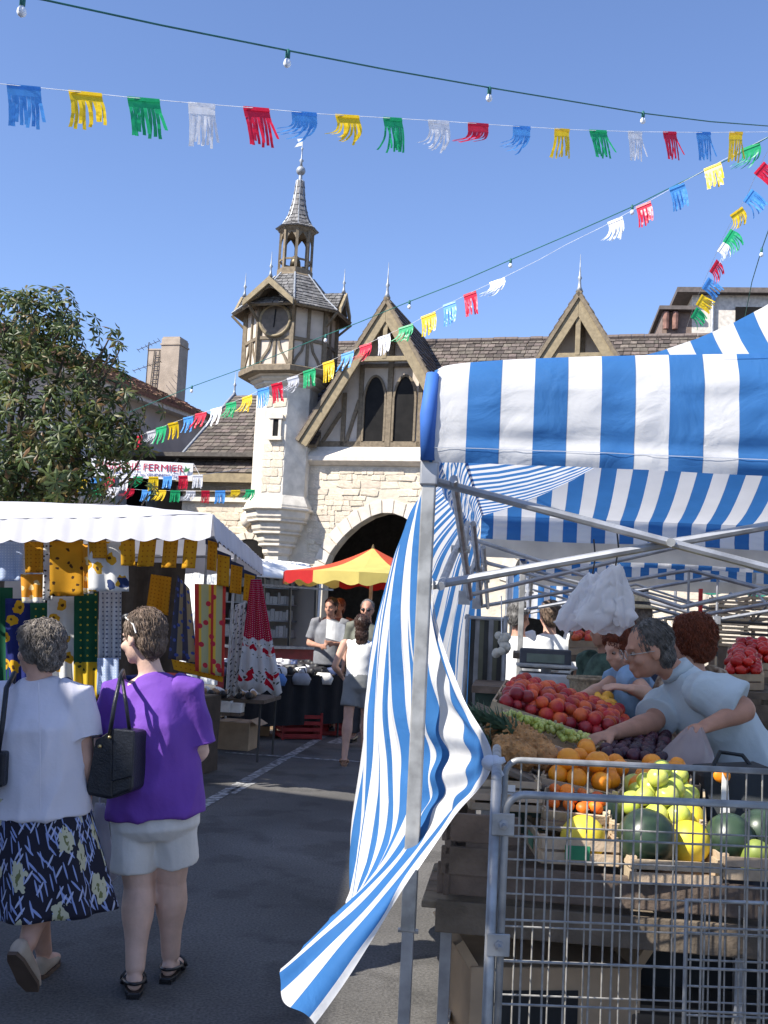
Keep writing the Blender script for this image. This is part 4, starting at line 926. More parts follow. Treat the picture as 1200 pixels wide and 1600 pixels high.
for y, zt_ in ((0, CZ), (CDP, CZ)):
    ro = 0 if y == 0 else (MW[cage.name].inverted() @ P(776, 1185, 3.14)).x+.015
    frame([(.012+ro, y, .16)]+[(.012+ro, y, zt_-.05)]+arc(.055+ro, zt_-.043, .043, math.pi, math.pi/2, y)+[(CWD-.05, y, zt_)]+arc(CWD-.055, zt_-.043, .043, math.pi/2, 0, y)+[(CWD-.012, y, .16)], .009)
RO = (MW[cage.name].inverted() @ P(776, 1185, 3.14)).x
cage_panel(.012, CWD, 0, .16, CZ, .0505, .0925); cage_panel(RO+.02, CWD, CDP, .16, CZ, .0505, .0925)
for x in (-.012, CWD+.012):            # side frames and their mesh
    xr = RO if x < 0 else x
    for y in (.0, CDP): frame([(xr if y else x, y, .1), (xr if y else x, y, CZ+.03)], .0125)
    frame([(x, 0, CZ+.03), ((x+xr)/2, CDP/2, CZ+.03), (xr, CDP, CZ+.03)], .0125)
    k = 1; aa = math.atan2(x-xr, CDP)
    while k*.0925 < CZ-.2: inst(wd_, 'wire', cage, T((x, 0, CZ-k*.0925)) @ RZ(aa) @ SC(1, math.hypot(CDP, xr-x), 1)); k += 1
    for k in range(1, 12): inst(wv, 'wire', cage, T((x+(xr-x)*k/12, k*CDP/12, .16)) @ SC(1, 1, CZ-.13))
for z in (P(795, 1287, 2.52).z, P(795, 1475, 2.52).z, .32):      # clamps with bolts
    c = MB().box((.005, -.013, z), (.052, .004, .05)).build('clamp', galv, cage, bevel=.002)
    MB().tube([(.006, -.014, z), (.006, -.03, z-.004)], .0055, 8).build('bolt', galv, c); MB().tube([(.006, -.0145, z), (.006, -.019, z)], .011, 6).build('nut', galv_d, c)
# folded inner gate, right half
ig = .50
cage_panel(ig, CWD, .2, .16, P(1100, 1417, 2.72).z, .046, .065)
frame([(ig, .2, .16), (ig, .2, P(1100, 1410, 2.72).z), (CWD, .2, P(1100, 1410, 2.72).z)], .006)
MB().box((CWD/2, CDP/2, .15), (CWD, CDP, .02)).build('deck', galv_d, cage)
for x in (.06, CWD-.06):
    for y in (.06, CDP-.06):
        w = MB().tube([(x-.015, y, .06), (x+.015, y, .06)], .06, 16).build('castor_wheel', mat('grey_rubber', (.08, .08, .08), .8), cage); MB().box((x, y, .115), (.05, .08, .05)).build('castor_fork', galv_d, w)
MB().box((.94, -.005, P(1195, 1365, 2.52).z), (.05, .02, .018)).build('latch', galv, cage, bevel=.004)

# ================================================================ fruit stand
wood_m = mat('weathered_wood', (.15, .115, .085), .85, .25, 12, .3, 60, rand=.2)
crate_m = mat('pale_crate_wood', (.44, .34, .23), .8, .18, 14, .2, 60, rand=.15)
lab_g = mat('green_crate_label', (.03, .22, .10), .6); lab_w = mat('white_crate_label', (.75, .74, .70), .6)
STL = Vector((TX, TY, 0)); stand = thing('fruit_stand', 'wooden plank fruit stand on a steel frame under the striped tent', 'stand', STL, TA)
for (x, y) in ((.10, .25), (1.0, .25), (1.95, .25), (.10, 1.1), (1.0, 1.1), (.10, 2.3), (1.0, 2.3)):
    MB().box((x, y, .37), (.035, .035, .74)).build('leg', galv_d, stand)
for z in (.30, .70):
    MB().box((1.02, .25, z), (1.82, .03, .03)).build('rail', galv_d, stand); MB().box((.10, 1.28, z), (.03, 2.0, .03)).build('rail', galv_d, stand); MB().box((1.0, 1.28, z), (.03, 2.0, .03)).build('rail', galv_d, stand)
plank = lambda c, d, rot=None: MB().box(c, d, rot).build('plank', wood_m, stand, bevel=.004)
for k in range(4): plank((1.0, .20+k*.135, .745), (1.95, .125, .022))                      # front deck
for k in range(5): plank((.55+rnd.uniform(-.005, .005), .75+k*.13, .745), (1.0, .12, .022))
for k in range(2): plank((.62, .135, .80-k*.115+.03), (1.10, .02, .095)); plank((.1, .30+.0, .95-k*.12), (.02, .36, .1))
for k in range(2): plank((.20, .13, .985-k*.1), (.24, .02, .085))
# sloping deck that falls towards the customers on the right
sl = math.atan2(.32, .9); ym = 1.45
for k in range(9):
    plank((.55, .55+k*.235, 1.02), (.98, .21, .02), Matrix.Rotation(sl, 3, 'Y'))
for y in (.5, 1.4, 2.5):
    MB().bar((.12, y, 1.17), (.12, y, .74), .04, .04, (1, 0, 0)).build('upright', wood_m, stand); MB().bar((.98, y, .86), (.98, y, .74), .04, .04, (1, 0, 0)).build('upright', wood_m, stand)
MB().grid(lambda u, v: Vector((.14+1.75*u, .62+.02*math.sin(u*30), .72-.7*v)), 30, 3).build('shade_sheet', mat('black_shade', (.015, .016, .018), .7), stand)  # black sheet added below the deck in place of the deep shade there
# ---- crates shaped to the place they lie in
def slat_crate(label, quad, h, group='fruit crates on the stand', label_col=None, m=crate_m, nsl=2):
    """quad: rim corners front-left, front-right, back-right, back-left (world)"""
    A, B, C, D = quad; n_ = (B-A).cross(D-A).normalized(); c0 = (A+B+C+D)/4-n_*h
    t = thing('fruit_crate', label, 'crate', c0, 0, group)
    MB().poly([p-n_*h for p in quad], n_*.008).build('base', m, t, world=True)
    for i in range(4):
        p, q = quad[i], quad[(i+1) % 4]; d = (q-p).normalized(); o_ = d.cross(n_); bh = h/nsl
        for k in range(nsl):
            z0 = -n_*(h-k*bh-.003); z1 = -n_*(h-(k+1)*bh+.006)
            sl_ = MB().poly([p+z0, q+z0, q+z1, p+z1], o_*.007).build('slat', m, t, world=True)
        if label_col is not None and i in (0, 3):
            a = p.lerp(q, .3); b = p.lerp(q, .62); z0 = -n_*(h*.8); z1 = -n_*(h*.3)
            MB().poly([a+z0+o_*.008, b+z0+o_*.008, b+z1+o_*.008, a+z1+o_*.008], o_*.0015).build('label', label_col, t, world=True)
    for p in quad: MB().poly([p-n_*h*.98+(c0+n_*h-p).normalized()*x+(c0+n_*h-p).normalized().cross(n_)*y for x, y in ((.004, -.011), (.004, .011), (.02, .0))], n_*h).build('corner_block', m, t, world=True)
    return t, n_
def fruit_mesh(name, m, r, squash=.9, dimple=.12, seed=0, n=14, k=9, elong=1.0):
    rr = random.Random(seed); prof = []
    for i in range(k+1):
        a = math.pi*i/k; x = math.sin(a); z = -math.cos(a)
        z *= squash*(1-dimple*math.exp(-(x/.28)**2)); prof.append((x*r, z*r*elong))
    mb = MB().lathe(prof, n=n); me = mb.mesh(name, m)
    for v in me.vertices: v.co *= 1+.05*nz(v.co*(1.2/r), 1, seed)
    me.polygons.foreach_set('use_smooth', [True]*len(me.polygons)); return me
def two_tone(name, c1, c2, rough=.4, scale=14, lo=.4, hi=.6, spec=.5, rand=.25):
    m, n, l, b = nodes(name); tc = n.new('ShaderNodeTexCoord').outputs['Object']; oi = n.new('ShaderNodeObjectInfo')
    mp = n.new('ShaderNodeMix'); mp.data_type = 'RGBA'; mp.blend_type = 'ADD'; mp.inputs[0].default_value = 1; l.new(tc, mp.inputs[6])
    cx = n.new('ShaderNodeCombineXYZ'); l.new(math_n(n, l, 'MULTIPLY', oi.outputs['Random'], 9.0), cx.inputs[0]); l.new(cx.outputs[0], mp.inputs[7])
    o, _ = noise_mix(n, l, mp.outputs[2], c1, c2, scale, 3, lo, hi)
    h = n.new('ShaderNodeHueSaturation'); l.new(o, h.inputs['Color']); l.new(math_n(n, l, 'ADD', math_n(n, l, 'MULTIPLY', oi.outputs['Random'], 2*rand), 1-rand), h.inputs['Value'])
    l.new(h.outputs[0], b.inputs['Base Color']); b.inputs['Roughness'].default_value = rough; b.inputs['Specular IOR Level'].default_value = spec; return m
peach_m = two_tone('peach_skin', (.42, .010, .02), (.66, .12, .03), .5, 14); orange_m = two_tone('orange_peel', (.85, .26, .01), (.92, .33, .015), .45, 20, rand=.12)
apple_m = two_tone('green_apple_skin', (.42, .50, .07), (.58, .58, .13), .3, 12, rand=.12); melon_y = two_tone('yellow_melon_rind', (.72, .55, .03), (.80, .62, .06), .5, 10, rand=.05)
water_m = two_tone('watermelon_rind', (.010, .022, .014), (.03, .055, .03), .35, 16, rand=.1); plum_m = two_tone('nectarine_skin', (.22, .008, .02), (.40, .03, .03), .35, 10)
apri_m = two_tone('apricot_skin', (.78, .36, .03), (.85, .5, .06), .6, 9); tom_m = two_tone('tomato_skin', (.50, .012, .012), (.60, .03, .015), .25, 6)
dark_f = two_tone('dark_plum_skin', (.02, .008, .02), (.06, .012, .025), .4, 9); mand_m = two_tone('mandarin_peel', (.75, .12, .01), (.85, .22, .01), .5, 9)
stem_m = mat('stem', (.10, .07, .03), .8)
def heap(name, label, cat, meshes, quad, r, group, layers=2, seed=1, fill=1.0, lift=.2, skip=None):
    A, B, C, D = quad; rr = random.Random(seed); n_ = (B-A).cross(D-A).normalized(); W = ((B-A).length+(C-D).length)/2; H = ((D-A).length+(C-B).length)/2
    nx = max(1, int(W/(r*1.95))); ny = max(1, int(H/(r*1.8)))
    for L in range(layers):
        for j in range(ny-L):
            for i in range(nx-L):
                if rr.random() > fill*(1 if L == 0 else .75): continue
                u = (i+.5+L*.5+(.25 if j % 2 else 0)+rr.uniform(-.15, .15))/(nx+.25); v = (j+.5+L*.5+rr.uniform(-.15, .15))/ny
                p = (A.lerp(B, u)).lerp(D.lerp(C, u), v)+n_*(lift*r+L*r*1.35+rr.uniform(-.1, .1)*r)
                o = inst(rr.choice(meshes), name, None, T(p) @ Matrix.Rotation(rr.uniform(0, 6.28), 4, 'Z') @ RX(rr.uniform(-.7, .7)) @ RY(rr.uniform(-.6, .6)) @ SC(*[rr.uniform(.82, 1.12)]*3)); tag(o, label, cat, group)
Q = lambda *a: [P(*q) for q in a]
def shrink(q, f=.06): c = (q[0]+q[1]+q[2]+q[3])/4; return [p.lerp(c, f) for p in q]
# peaches: three crates in a row going back
fl, fr, brr, bll = P(772, 1094, 4.5), P(975, 1163, 4.45), P(985, 1128, 5.45), P(792, 1062, 5.5)
pe = [fruit_mesh('peach', peach_m, .031, .95, .15, i) for i in range(4)]; ne = [fruit_mesh('nectarine', plum_m, .029, .95, .12, i+9) for i in range(3)]
names3 = [('peach', 'red peach heaped in the near crate behind the grapes', 'near peach crate'), ('peach', 'red peach heaped in the middle crate behind the grapes', 'middle peach crate'), ('peach', 'red peach heaped in the far crate nearest the scales', 'far peach crate')]
for k in range(3):
    f0, f1 = k/3+.01, (k+1)/3-.01
    q = [fl.lerp(bll, f0), fr.lerp(brr, f0), fr.lerp(brr, f1), fl.lerp(bll, f1)]; m1, m2 = (q[0]+q[1])/2, (q[3]+q[2])/2
    for s, qq in ((0, [q[0], m1-(q[1]-q[0])*.01, m2-(q[2]-q[3])*.01, q[3]]), (1, [m1+(q[1]-q[0])*.01, q[1], q[2], m2+(q[2]-q[3])*.01])):
        slat_crate('pale wooden crate of red peaches, '+('left' if s == 0 else 'right')+' of the '+('nearest', 'middle', 'farthest')[k]+' pair', qq, .10, label_col=lab_g if s == 0 else lab_w)
    heap(names3[k][0], names3[k][1], 'peach', pe+(ne if k < 2 else []), shrink(q, .05), .030, names3[k][2], 2, 40+k)
# apricots and green plums further right
q = Q((905, 1118, 5.2), (972, 1132, 5.2), (968, 1102, 5.7), (905, 1095, 5.7)); slat_crate('shallow crate of yellow apricots behind the peaches', q, .08)
heap('apricot', 'yellow apricot in the crate behind the peaches', 'apricot', [fruit_mesh('apricot', apri_m, .03, .95, .1, i) for i in range(2)], q, .03, 'apricots', 2, 5)
# grapes: bunches of berries
grape_m = two_tone('green_grape_skin', (.36, .42, .08), (.48, .50, .14), .25, 9, rand=.2)
gm = fruit_mesh('grape', grape_m, .0105, 1.1, 0, 1, 8, 6)
def grapes(label, quad, nb, seed):
    A, B, C, D = quad; r = random.Random(seed); n_ = (B-A).cross(D-A).normalized()
    for k in range(nb):
        u, v = (k+.5)/nb, r.uniform(.3, .7); c = A.lerp(B, u).lerp(D.lerp(C, u), v); t = thing('grape_bunch', label, 'grapes', c, 0, 'bunches of green grapes')
        mb = MB(); ax_ = (C-B).normalized()
        for i in range(46):
            f = r.random(); rad = .042*(1-f*.6)*math.sqrt(r.random()); a = r.random()*6.28; p = c+ax_*(f*.15-.075)+(B-A).normalized()*math.cos(a)*rad+n_*(abs(math.sin(a))*rad+.006)
            mb.ell(p, (.011, .011, .012), n=8, m=6)
        mb.build('berries', grape_m, t, world=True, smooth=True, kind='stuff'); MB().tube([c-ax_*.09, c+ax_*.05+n_*.02], .003, 5).build('stalk', stem_m, t, world=True)
q = Q((775, 1130, 4.12), (915, 1178, 4.08), (935, 1162, 4.42), (790, 1108, 4.45)); slat_crate('crate of green grapes beside the pineapples', q, .08, label_col=lab_g); grapes('bunch of green grapes in the crate below the peaches', shrink(q, .12), 7, 3)
# dark plums under the man's arm
q = Q((935, 1180, 4.1), (1045, 1190, 4.1), (1050, 1150, 4.6), (950, 1146, 4.6)); slat_crate('crate of dark plums under the leaning man', q, .08); heap('plum', 'dark purple plum in the crate under the leaning man', 'plum', [fruit_mesh('plum', dark_f, .024, 1.1, .05, i) for i in range(2)], q, .024, 'dark plums', 1, 6)
# pineapples
pine_m = mat('pineapple_rind', (.44, .22, .08), .7, .35, 30, .6, 60); pleaf = mat('pineapple_leaf', (.06, .11, .06), .6, .25, 12)
def pineapple(label, c, ax_, s=1.0):
    t = thing('pineapple', label, 'pineapple', c, 0, 'pineapples'); ax_ = Vector(ax_).normalized(); x = ax_.orthogonal().normalized(); y = ax_.cross(x)
    M = Matrix((x, y, ax_)).transposed(); mb = MB(); body = [(.02, -.09), (.045, -.08), (.058, -.03), (.056, .03), (.042, .075), (.02, .085)]
    mb.lathe([(r*s, z*s) for r, z in body], c, 16, M)
    for i in range(9):
        z = -.075+i*.0185; rr = .058-3.2*z*z*1.2
        for k in range(11):
            a = (k+.5*(i % 2))/11*2*math.pi; p = c+M @ Vector((math.cos(a)*rr*s, math.sin(a)*rr*s, z*s)); nn = M @ Vector((math.cos(a), math.sin(a), 0)); tt = ax_.cross(nn)
            mb.add([p-tt*.013*s, p+ax_*.011*s, p+tt*.013*s, p-ax_*.011*s, p+nn*.009*s], [(0, 1, 4), (1, 2, 4), (2, 3, 4), (3, 0, 4)])
    mb.build('rind', pine_m, t, world=True); lv = MB()
    for k in range(26):
        a = k*2.4; f = k/26; d = (M @ Vector((math.cos(a)*(1-f*.7), math.sin(a)*(1-f*.7), .5+f*1.2))).normalized(); b0 = c+ax_*.08*s; sd = d.cross(ax_).normalized()*.011*s if d.cross(ax_).length > .01 else x*.01
        L = (.07+.05*f)*s; bend = M @ Vector((math.cos(a), math.sin(a), 0))*.02*s
        lv.add([b0-sd, b0+sd, b0+d*L*.6+sd*.8, b0+d*L*.6-sd*.8, b0+d*L+bend], [(0, 1, 2, 3), (3, 2, 4)])
    lv.build('leaf_crown', pleaf, t, world=True)
for lb, (px, py, D), a_ in (('leftmost pineapple with leaves against the striped cloth', (792, 1145, 4.05), (-.9, .2, .45)), ('pineapple lying second from the striped cloth', (818, 1158, 3.95), (-.8, .3, .5)), ('front pineapple above the knot of the cloth', (800, 1176, 3.85), (-.95, -.1, .3)), ('rightmost pineapple beside the oranges', (838, 1172, 3.9), (-.7, .4, .5))):
    pineapple(lb, P(px, py, D), a_, .95)
q = Q((758, 1190, 3.82), (852, 1212, 3.8), (858, 1180, 4.1), (768, 1150, 4.15)); slat_crate('flat crate holding the pineapples', q, .07)
# oranges, mandarins, apples
og = [fruit_mesh('orange', orange_m, .036, .97, .06, i) for i in range(3)]
q = Q((848, 1212, 3.72), (962, 1238, 3.68), (1000, 1196, 4.05), (862, 1182, 4.1)); slat_crate('wooden crate of large oranges behind the cage', q, .085); heap('orange', 'large orange in the crate behind the cage', 'orange', og, shrink(q, .05), .037, 'oranges', 2, 12, .9)
q = Q((968, 1236, 3.72), (1075, 1240, 3.72), (1080, 1196, 4.02), (1005, 1194, 4.05)); heap('orange', 'orange lying behind the green apples', 'orange', og, q, .037, 'oranges behind the apples', 1, 13, .9); slat_crate('crate of oranges behind the green apples', q, .085)
q = Q((850, 1262, 3.56), (950, 1272, 3.54), (952, 1244, 3.66), (855, 1228, 3.68)); slat_crate('tilted crate of small mandarins in front of the oranges', q, .08); heap('mandarin', 'small mandarin in the tilted crate', 'mandarin', [fruit_mesh('mandarin', mand_m, .023, .8, .1, i) for i in range(2)], q, .023, 'mandarins', 1, 14)
q = Q((955, 1284, 3.50), (1100, 1284, 3.50), (1098, 1225, 3.82), (962, 1222, 3.84)); slat_crate('crate heaped with green apples behind the cage', q, .085)
ap_me = [fruit_mesh('apple', apple_m, .037, .92, .22, i) for i in range(3)]
heap('apple', 'green apple in the heap behind the cage', 'apple', ap_me, shrink(q, .04), .037, 'green apples', 3, 15, .95)
# melons in the front crates
def crate_box(label, px0, px1, yb, D0, D1, h, lc=None):
    a, b = P(px0, yb, D0), P(px1, yb, D0); z = (a.z+b.z)/2; a.z = b.z = z+h; d = Vector((0, 1, 0))*(D1-D0); return slat_crate(label, [a, b, b+d, a+d], h, label_col=lc)
crate_box('front crate with a yellow melon, left of three', 845, 966, 1352, 3.40, 3.72, .085, lab_g); crate_box('front crate with the big watermelon, middle of three', 988, 1126, 1382, 3.32, 3.68, .075, None); crate_box('front crate with green melons, right of three', 1132, 1262, 1378, 3.32, 3.68, .075, None)
def melon(label, name, m, px, py, D, r, el=1.1, grp=None, sq=.95):
    me = fruit_mesh(name, m, r, sq, .04, int(px), 22, 14, el); p = P(px, py, D)
    o = inst(me, name, None, T(p) @ RX(rnd.uniform(.8, 1.4)) @ RZ(rnd.uniform(0, 3))); tag(o, label, name.replace('_', ' '), grp); return o
melon('round yellow melon in the left front crate', 'melon', melon_y, 911, 1310, 3.5, .072, 1.05); melon('watermelon half hidden behind the left yellow melon', 'watermelon', water_m, 935, 1283, 3.66, .095)
melon('largest dark watermelon at the front centre of the stand', 'watermelon', water_m, 1010, 1312, 3.42, .092, 1.12); melon('yellow melon leaning on the largest watermelon', 'melon', melon_y, 1077, 1316, 3.46, .066, 1.1); melon('upper yellow melon under the green apples', 'melon', melon_y, 1072, 1282, 3.6, .064, 1.1)
melon('dark watermelon right of the yellow melons', 'watermelon', water_m, 1140, 1312, 3.46, .08); melon('dark watermelon at the right edge of the stand', 'watermelon', water_m, 1192, 1306, 3.5, .085); melon('oval green melon lying in the right front crate', 'melon', two_tone('green_melon_rind', (.20, .26, .05), (.30, .34, .08), .5, 10), 1180, 1340, 3.4, .05, 1.4)
# paper price card stuck in the fruit
pc = P(1132, 1240, 3.7); prc = thing('price_card', 'pointed white price card beside the green apples', 'price card', pc); MB().poly([(-.012, 0, -.07), (.02, 0, -.07), (.012, 0, .03), (-.008, 0, .07)], (0, .004, 0)).build('card', lab_w, prc); MB().tube([(0, .006, -.14), (0, .006, 0)], .003, 5).build('stick', stem_m, prc)
# stacked crate ends at the left end of the stand
for k, (x0, x1, yb) in enumerate(((736, 846, 1268), (742, 842, 1246))):
    crate_box('empty crate stacked at the left end of the stand, '+('lower' if k == 0 else 'upper')+' one', x0, x1, yb, 3.58+.05*k, 3.86, .06, lab_w if k else None)
# cardboard box under the stand
card_m = mat('cardboard', (.42, .30, .19), .85, .12, 7, .1)
cb = P(780, 1600, 3.55); box = thing('cardboard_box', 'brown cardboard box with dark print under the fruit stand', 'box', (cb.x+.15, 3.75, 0), R(8))
MB().box((0, 0, .27), (.56, .4, .54)).build('carton', card_m, box, bevel=.005); MB().box((-.08, -.203, .34), (.3, .003, .26)).build('print', mat('black_print', (.02, .02, .02), .7), box)
for s in (-1, 1): MB().box((s*.285, 0, .56), (.03, .38, .12), Matrix.Rotation(s*.6, 3, 'Y')).build('flap', card_m, box)
bb = thing('cardboard_box', 'dark produce box on the ground behind the cage', 'box', (1.05, 3.8, 0), R(-4)); MB().box((0, 0, .2), (.7, .45, .4)).build('carton', mat('dark_carton', (.10, .08, .06), .85), bb, bevel=.005); MB().box((0, 0, .41), (.6, .4, .02)).build('flap', MATS['dark_carton'], bb)
# ---- goods deeper under the tents
sc0 = P(852, 1076, 6.3); tb = thing('trestle_table', 'grey covered table carrying the scales behind the peaches', 'table', (sc0.x, 6.45, 0), TA)
MB().box((.35, .1, sc0.z-.02), (1.5, .7, .04)).build('table_top', wood_m, tb); MB().box((.35, -.22, sc0.z-.28), (1.46, .02, .5)).build('cloth_front', mat('dark_green_cloth', (.03, .05, .04), .9), tb)
for x in (-.3, 1.0):
    for y in (-.15, .38): MB().box((x, y, (sc0.z-.04)/2), (.04, .04, sc0.z-.04)).build('leg', galv_d, tb)
s_ = thing('weighing_scales', 'grey shop scales with steel tray on the rear table', 'scales', (sc0.x, 6.3, sc0.z), R(-6))
MB().box((0, 0, .045), (.30, .30, .09)).build('body', mat('scale_grey', (.45, .46, .48), .5), s_, bevel=.012); MB().box((0, .0, .13), (.34, .26, .015)).build('tray', galv, s_, bevel=.004); MB().tube([(0, 0, .08), (0, 0, .13)], .03, 10).build('tray_post', galv_d, s_)
MB().box((0, .12, .165), (.30, .04, .12)).build('display_housing', mat('scale_dark', (.05, .055, .07), .4), s_, bevel=.01); MB().box((0, .098, .17), (.22, .004, .05)).build('display', mat('scale_display', (.12, .16, .14), .2), s_)
slat_crate('shallow crate of red fruit beside the scales', [P(890, 1000, 7.2), P(935, 1000, 7.2), P(932, 988, 7.6), P(892, 988, 7.6)], .1); heap('peach', 'red fruit in the far crate by the scales', 'peach', pe, [P(890, 1000, 7.2), P(935, 1000, 7.2), P(932, 988, 7.6), P(892, 988, 7.6)], .036, 'far red fruit', 1, 77)
tb2 = P(912, 1012, 7.3); t2 = thing('trestle_table', 'dark draped table at the back of the tent', 'table', (tb2.x, 7.45, 0), TA); MB().box((0, 0, P(912, 1022, 7.3).z-.03), (.9, .6, .04)).build('table_top', wood_m, t2); MB().box((0, -.28, .6), (.88, .02, 1.1)).build('cloth_front', MATS['dark_green_cloth'], t2)
for x in (-.4, .4): MB().box((x, .2, .6), (.04, .04, 1.2)).build('leg', galv_d, t2)
bk_ = P(930, 1085, 6.0); bs = thing('wicker_basket', 'pale basket standing left of the red-haired woman', 'basket', (bk_.x, 6.0, bk_.z-.12)); MB().lathe([(.11, 0), (.15, .2), (.155, .21), (.14, .2), (.10, .02)], n=18).build('weave', mat('wicker', (.35, .28, .19), .8, .3, 60, .5), bs); 
MB().tube([(.15*math.cos(a), .15*math.sin(a), .205) for a in [i*math.pi/10 for i in range(21)]], .012, 6).build('rim', MATS['wicker'], bs)
MB().box((0, 0, -.4), (.3, .3, .78)).build('stool', wood_m, bs)
# hanging row of bags and straps by the rear left pole
rk = P(764, 1000, 6.9); rack = thing('hanger_rack', 'rack of dark hanging straps beside the rear tent pole', 'rack', (rk.x, 6.9, 0), TA)
for x in (-.14, .10): MB().tube([(x, 0, 0), (x, 0, 1.66)], .014, 8).build('upright', galv_d, rack)
MB().tube([(-.16, 0, 1.64), (.12, 0, 1.64)], .012, 8).build('top_rail', galv_d, rack)
for k in range(8):
    x = -.12+k*.029; L = rnd.uniform(.5, .8); MB().grid(lambda u, v, x=x, L=L, k=k: Vector((x+.03*u, .01*math.sin(v*6+k), 1.63-L*v)), 2, 8).build('strap', mat('strap_'+('dark', 'grey', 'olive')[k % 3], ((.03, .03, .03), (.22, .22, .23), (.10, .10, .07))[k % 3], .7), rack)
gl = P(783, 1012, 6.7); gn = thing('garlic_net', 'pale net of garlic hanging by the rack', 'net', gl); mb = MB()
for k in range(14): mb.ell(gl+Vector((rnd.uniform(-.045, .045), rnd.uniform(-.04, .04), rnd.uniform(-.06, .08))), (.028, .028, .026), n=9, m=6)
mb.build('bulbs', mat('garlic', (.5, .48, .42), .7), gn, world=True, smooth=True); MB().tube([gl+Vector((0, 0, .08)), gl+Vector((0, .1, .32))], .004, 5).build('string', cordm, gn, world=True)
# tall stack of wooden crates at the right
def tray_stack(label, px0, px1, yb, D, n, hh):
    a, b = P(px0, yb, D), P(px1, yb, D); W = b.x-a.x; t = thing('crate_stack', label, 'crates', (a.x, D, a.z), R(-5), 'stacks of empty crates')
    for k in range(n):
        for s in range(3): MB().box((W/2, 0, k*hh+.02+s*hh*.3), (W, .015, hh*.2)).build('slat', crate_m, t); MB().box((W, .2, k*hh+.02+s*hh*.3), (.015, .4, hh*.2)).build('slat', crate_m, t); MB().box((0, .2, k*hh+.02+s*hh*.3), (.015, .4, hh*.2)).build('slat', crate_m, t)
        MB().box((W/2, .2, k*hh+.008), (W-.03, .4, .012)).build('base', crate_m, t)
        for x in (.02, W-.02): MB().box((x, .02, k*hh+hh*.42), (.03, .03, hh*.8)).build('corner_block', crate_m, t)
    if a.z > .2: MB().box((W/2, .2, -a.z/2), (W, .4, a.z-.002)).build('pallet_base', wood_m, t)
tray_stack('stack of pale slatted crates left of the tomatoes', 1122, 1168, 1010, 10.0, 4, .118); tray_stack('stack of pale slatted crates at the right edge', 1174, 1230, 1002, 10.3, 3, .15)
for k, (x0, x1, y0, D) in enumerate(((1132, 1192, 1052, 6.4), (1135, 1215, 1035, 7.2))):
    q = Q((x0, y0, D), (x1, y0, D), (x1-4, y0-24, D+.5), (x0+4, y0-24, D+.5)); slat_crate('crate of red tomatoes at the right, '+('near' if k == 0 else 'far')+' one', q, .1); heap('tomato', 'red tomato in the '+('near' if k == 0 else 'far')+' crate at the right', 'tomato', [fruit_mesh('tomato', tom_m, .036, .82, .12, i) for i in range(2)], q, .036, 'tomatoes '+str('near' if k == 0 else 'far'), 2, 30+k)
tq = P(1165, 1060, 6.6); tt_ = thing('trestle_table', 'wooden slatted table under the tomatoes', 'table', (tq.x, 6.75, 0), R(-4)); MB().box((.1, .2, P(1160, 1078, 6.5).z-.02), (.7, 1.3, .04)).build('table_top', wood_m, tt_)
for k in range(5): MB().box((-.05, -.44, P(1160, 1078, 6.5).z-.12-k*.14), (.5, .02, .1)).build('slat', wood_m, tt_)
for x in (-.2, .4):
    for y in (-.4, .8): MB().box((x, y, .6), (.05, .05, 1.2)).build('leg', wood_m, tt_)
# stall frame and green awning far right
ga = P(1020, 924, 15.0); gb_ = P(1110, 924, 15.0); gaw = thing('green_awning', 'small green awning far behind the fruit stall', 'awning', (ga.x, 15, 0)); Lg = gb_.x-ga.x+.6
MB().grid(lambda u, v: Vector((u*Lg, -1.2*(1-v), ga.z-.02+.3*v+.03*math.sin(u*15)*(1-v))), 20, 4).build('canvas', mat('green_canvas', (.02, .22, .13), .7, transl=.3), gaw, solid=.004)
for x in (0, Lg): MB().tube([(x, -1.15, 0), (x, -1.15, ga.z)], .02, 8).build('post', galv_d, gaw)
for k, (px_, D_) in enumerate(((1094, 9.5), )): 
    rp = P(px_, 960, D_); r_ = thing('stall_post', 'red metal post of a far stall', 'post', (rp.x, D_, 0)); MB().box((0, 0, 1.0), (.03, .03, 2.0)).build('post', mat('red_paint', (.45, .02, .02), .4), r_); MB().box((0, 0, .01), (.15, .15, .02)).build('foot', galv_d, r_)
fp = P(1060, 968, 8.4); fr_ = thing('display_rail', 'dark metal display rail behind the curly-haired woman', 'rail', (fp.x, 8.4, 0))
for z in (P(1060, 968, 8.4).z, P(1060, 985, 8.4).z): MB().tube([(-.1, 0, z), (.75, 0, z)], .01, 6).build('rail', lm, fr_)
for x in (-.1, .3, .75): MB().tube([(x, 0, 0), (x, 0, fp.z)], .012, 6).build('post', lm, fr_)
# ================================================================ textile stall on the left
white_c = mat('white_canvas', (.60, .60, .64), .75, .06, 2.5, .15, 9, transl=.22)
H0, H1, H2 = P(-150, 848, 10.1), P(330, 842, 8.7), P(408, 900, 13.2)
R0, R1 = P(-150, 780, 11.6), P(197, 789, 11.0); up2 = Vector((0, 0, .2)); E0, E1, E2 = H0+up2, H1+up2, H2+up2
HB = Vector((H0.x+.6, 13.6, H2.z)); EB = HB+up2
ts = thing('textile_stall', 'market stall with white scalloped canopy hung with printed cloths', 'market stall', (H1.x, H1.y, 0))
def pan(a, b, c, d, nu=30, nv=12, sag=.06, nm='canopy_panel'):
    def fn(u, v): return a.lerp(b, u).lerp(d.lerp(c, u), v)-Vector((0, 0, sag*math.sin(math.pi*v)*math.sin(math.pi*u)))+Vector((0, 0, .012*nz((u*7, v*5, a.x))))
    return MB().grid(fn, nu, nv).build(nm, white_c, ts, world=True, smooth=True)
pan(E0, E1, R1, R0); pan(E1, E2, R1, R1); pan(E2, EB, R0, R1)
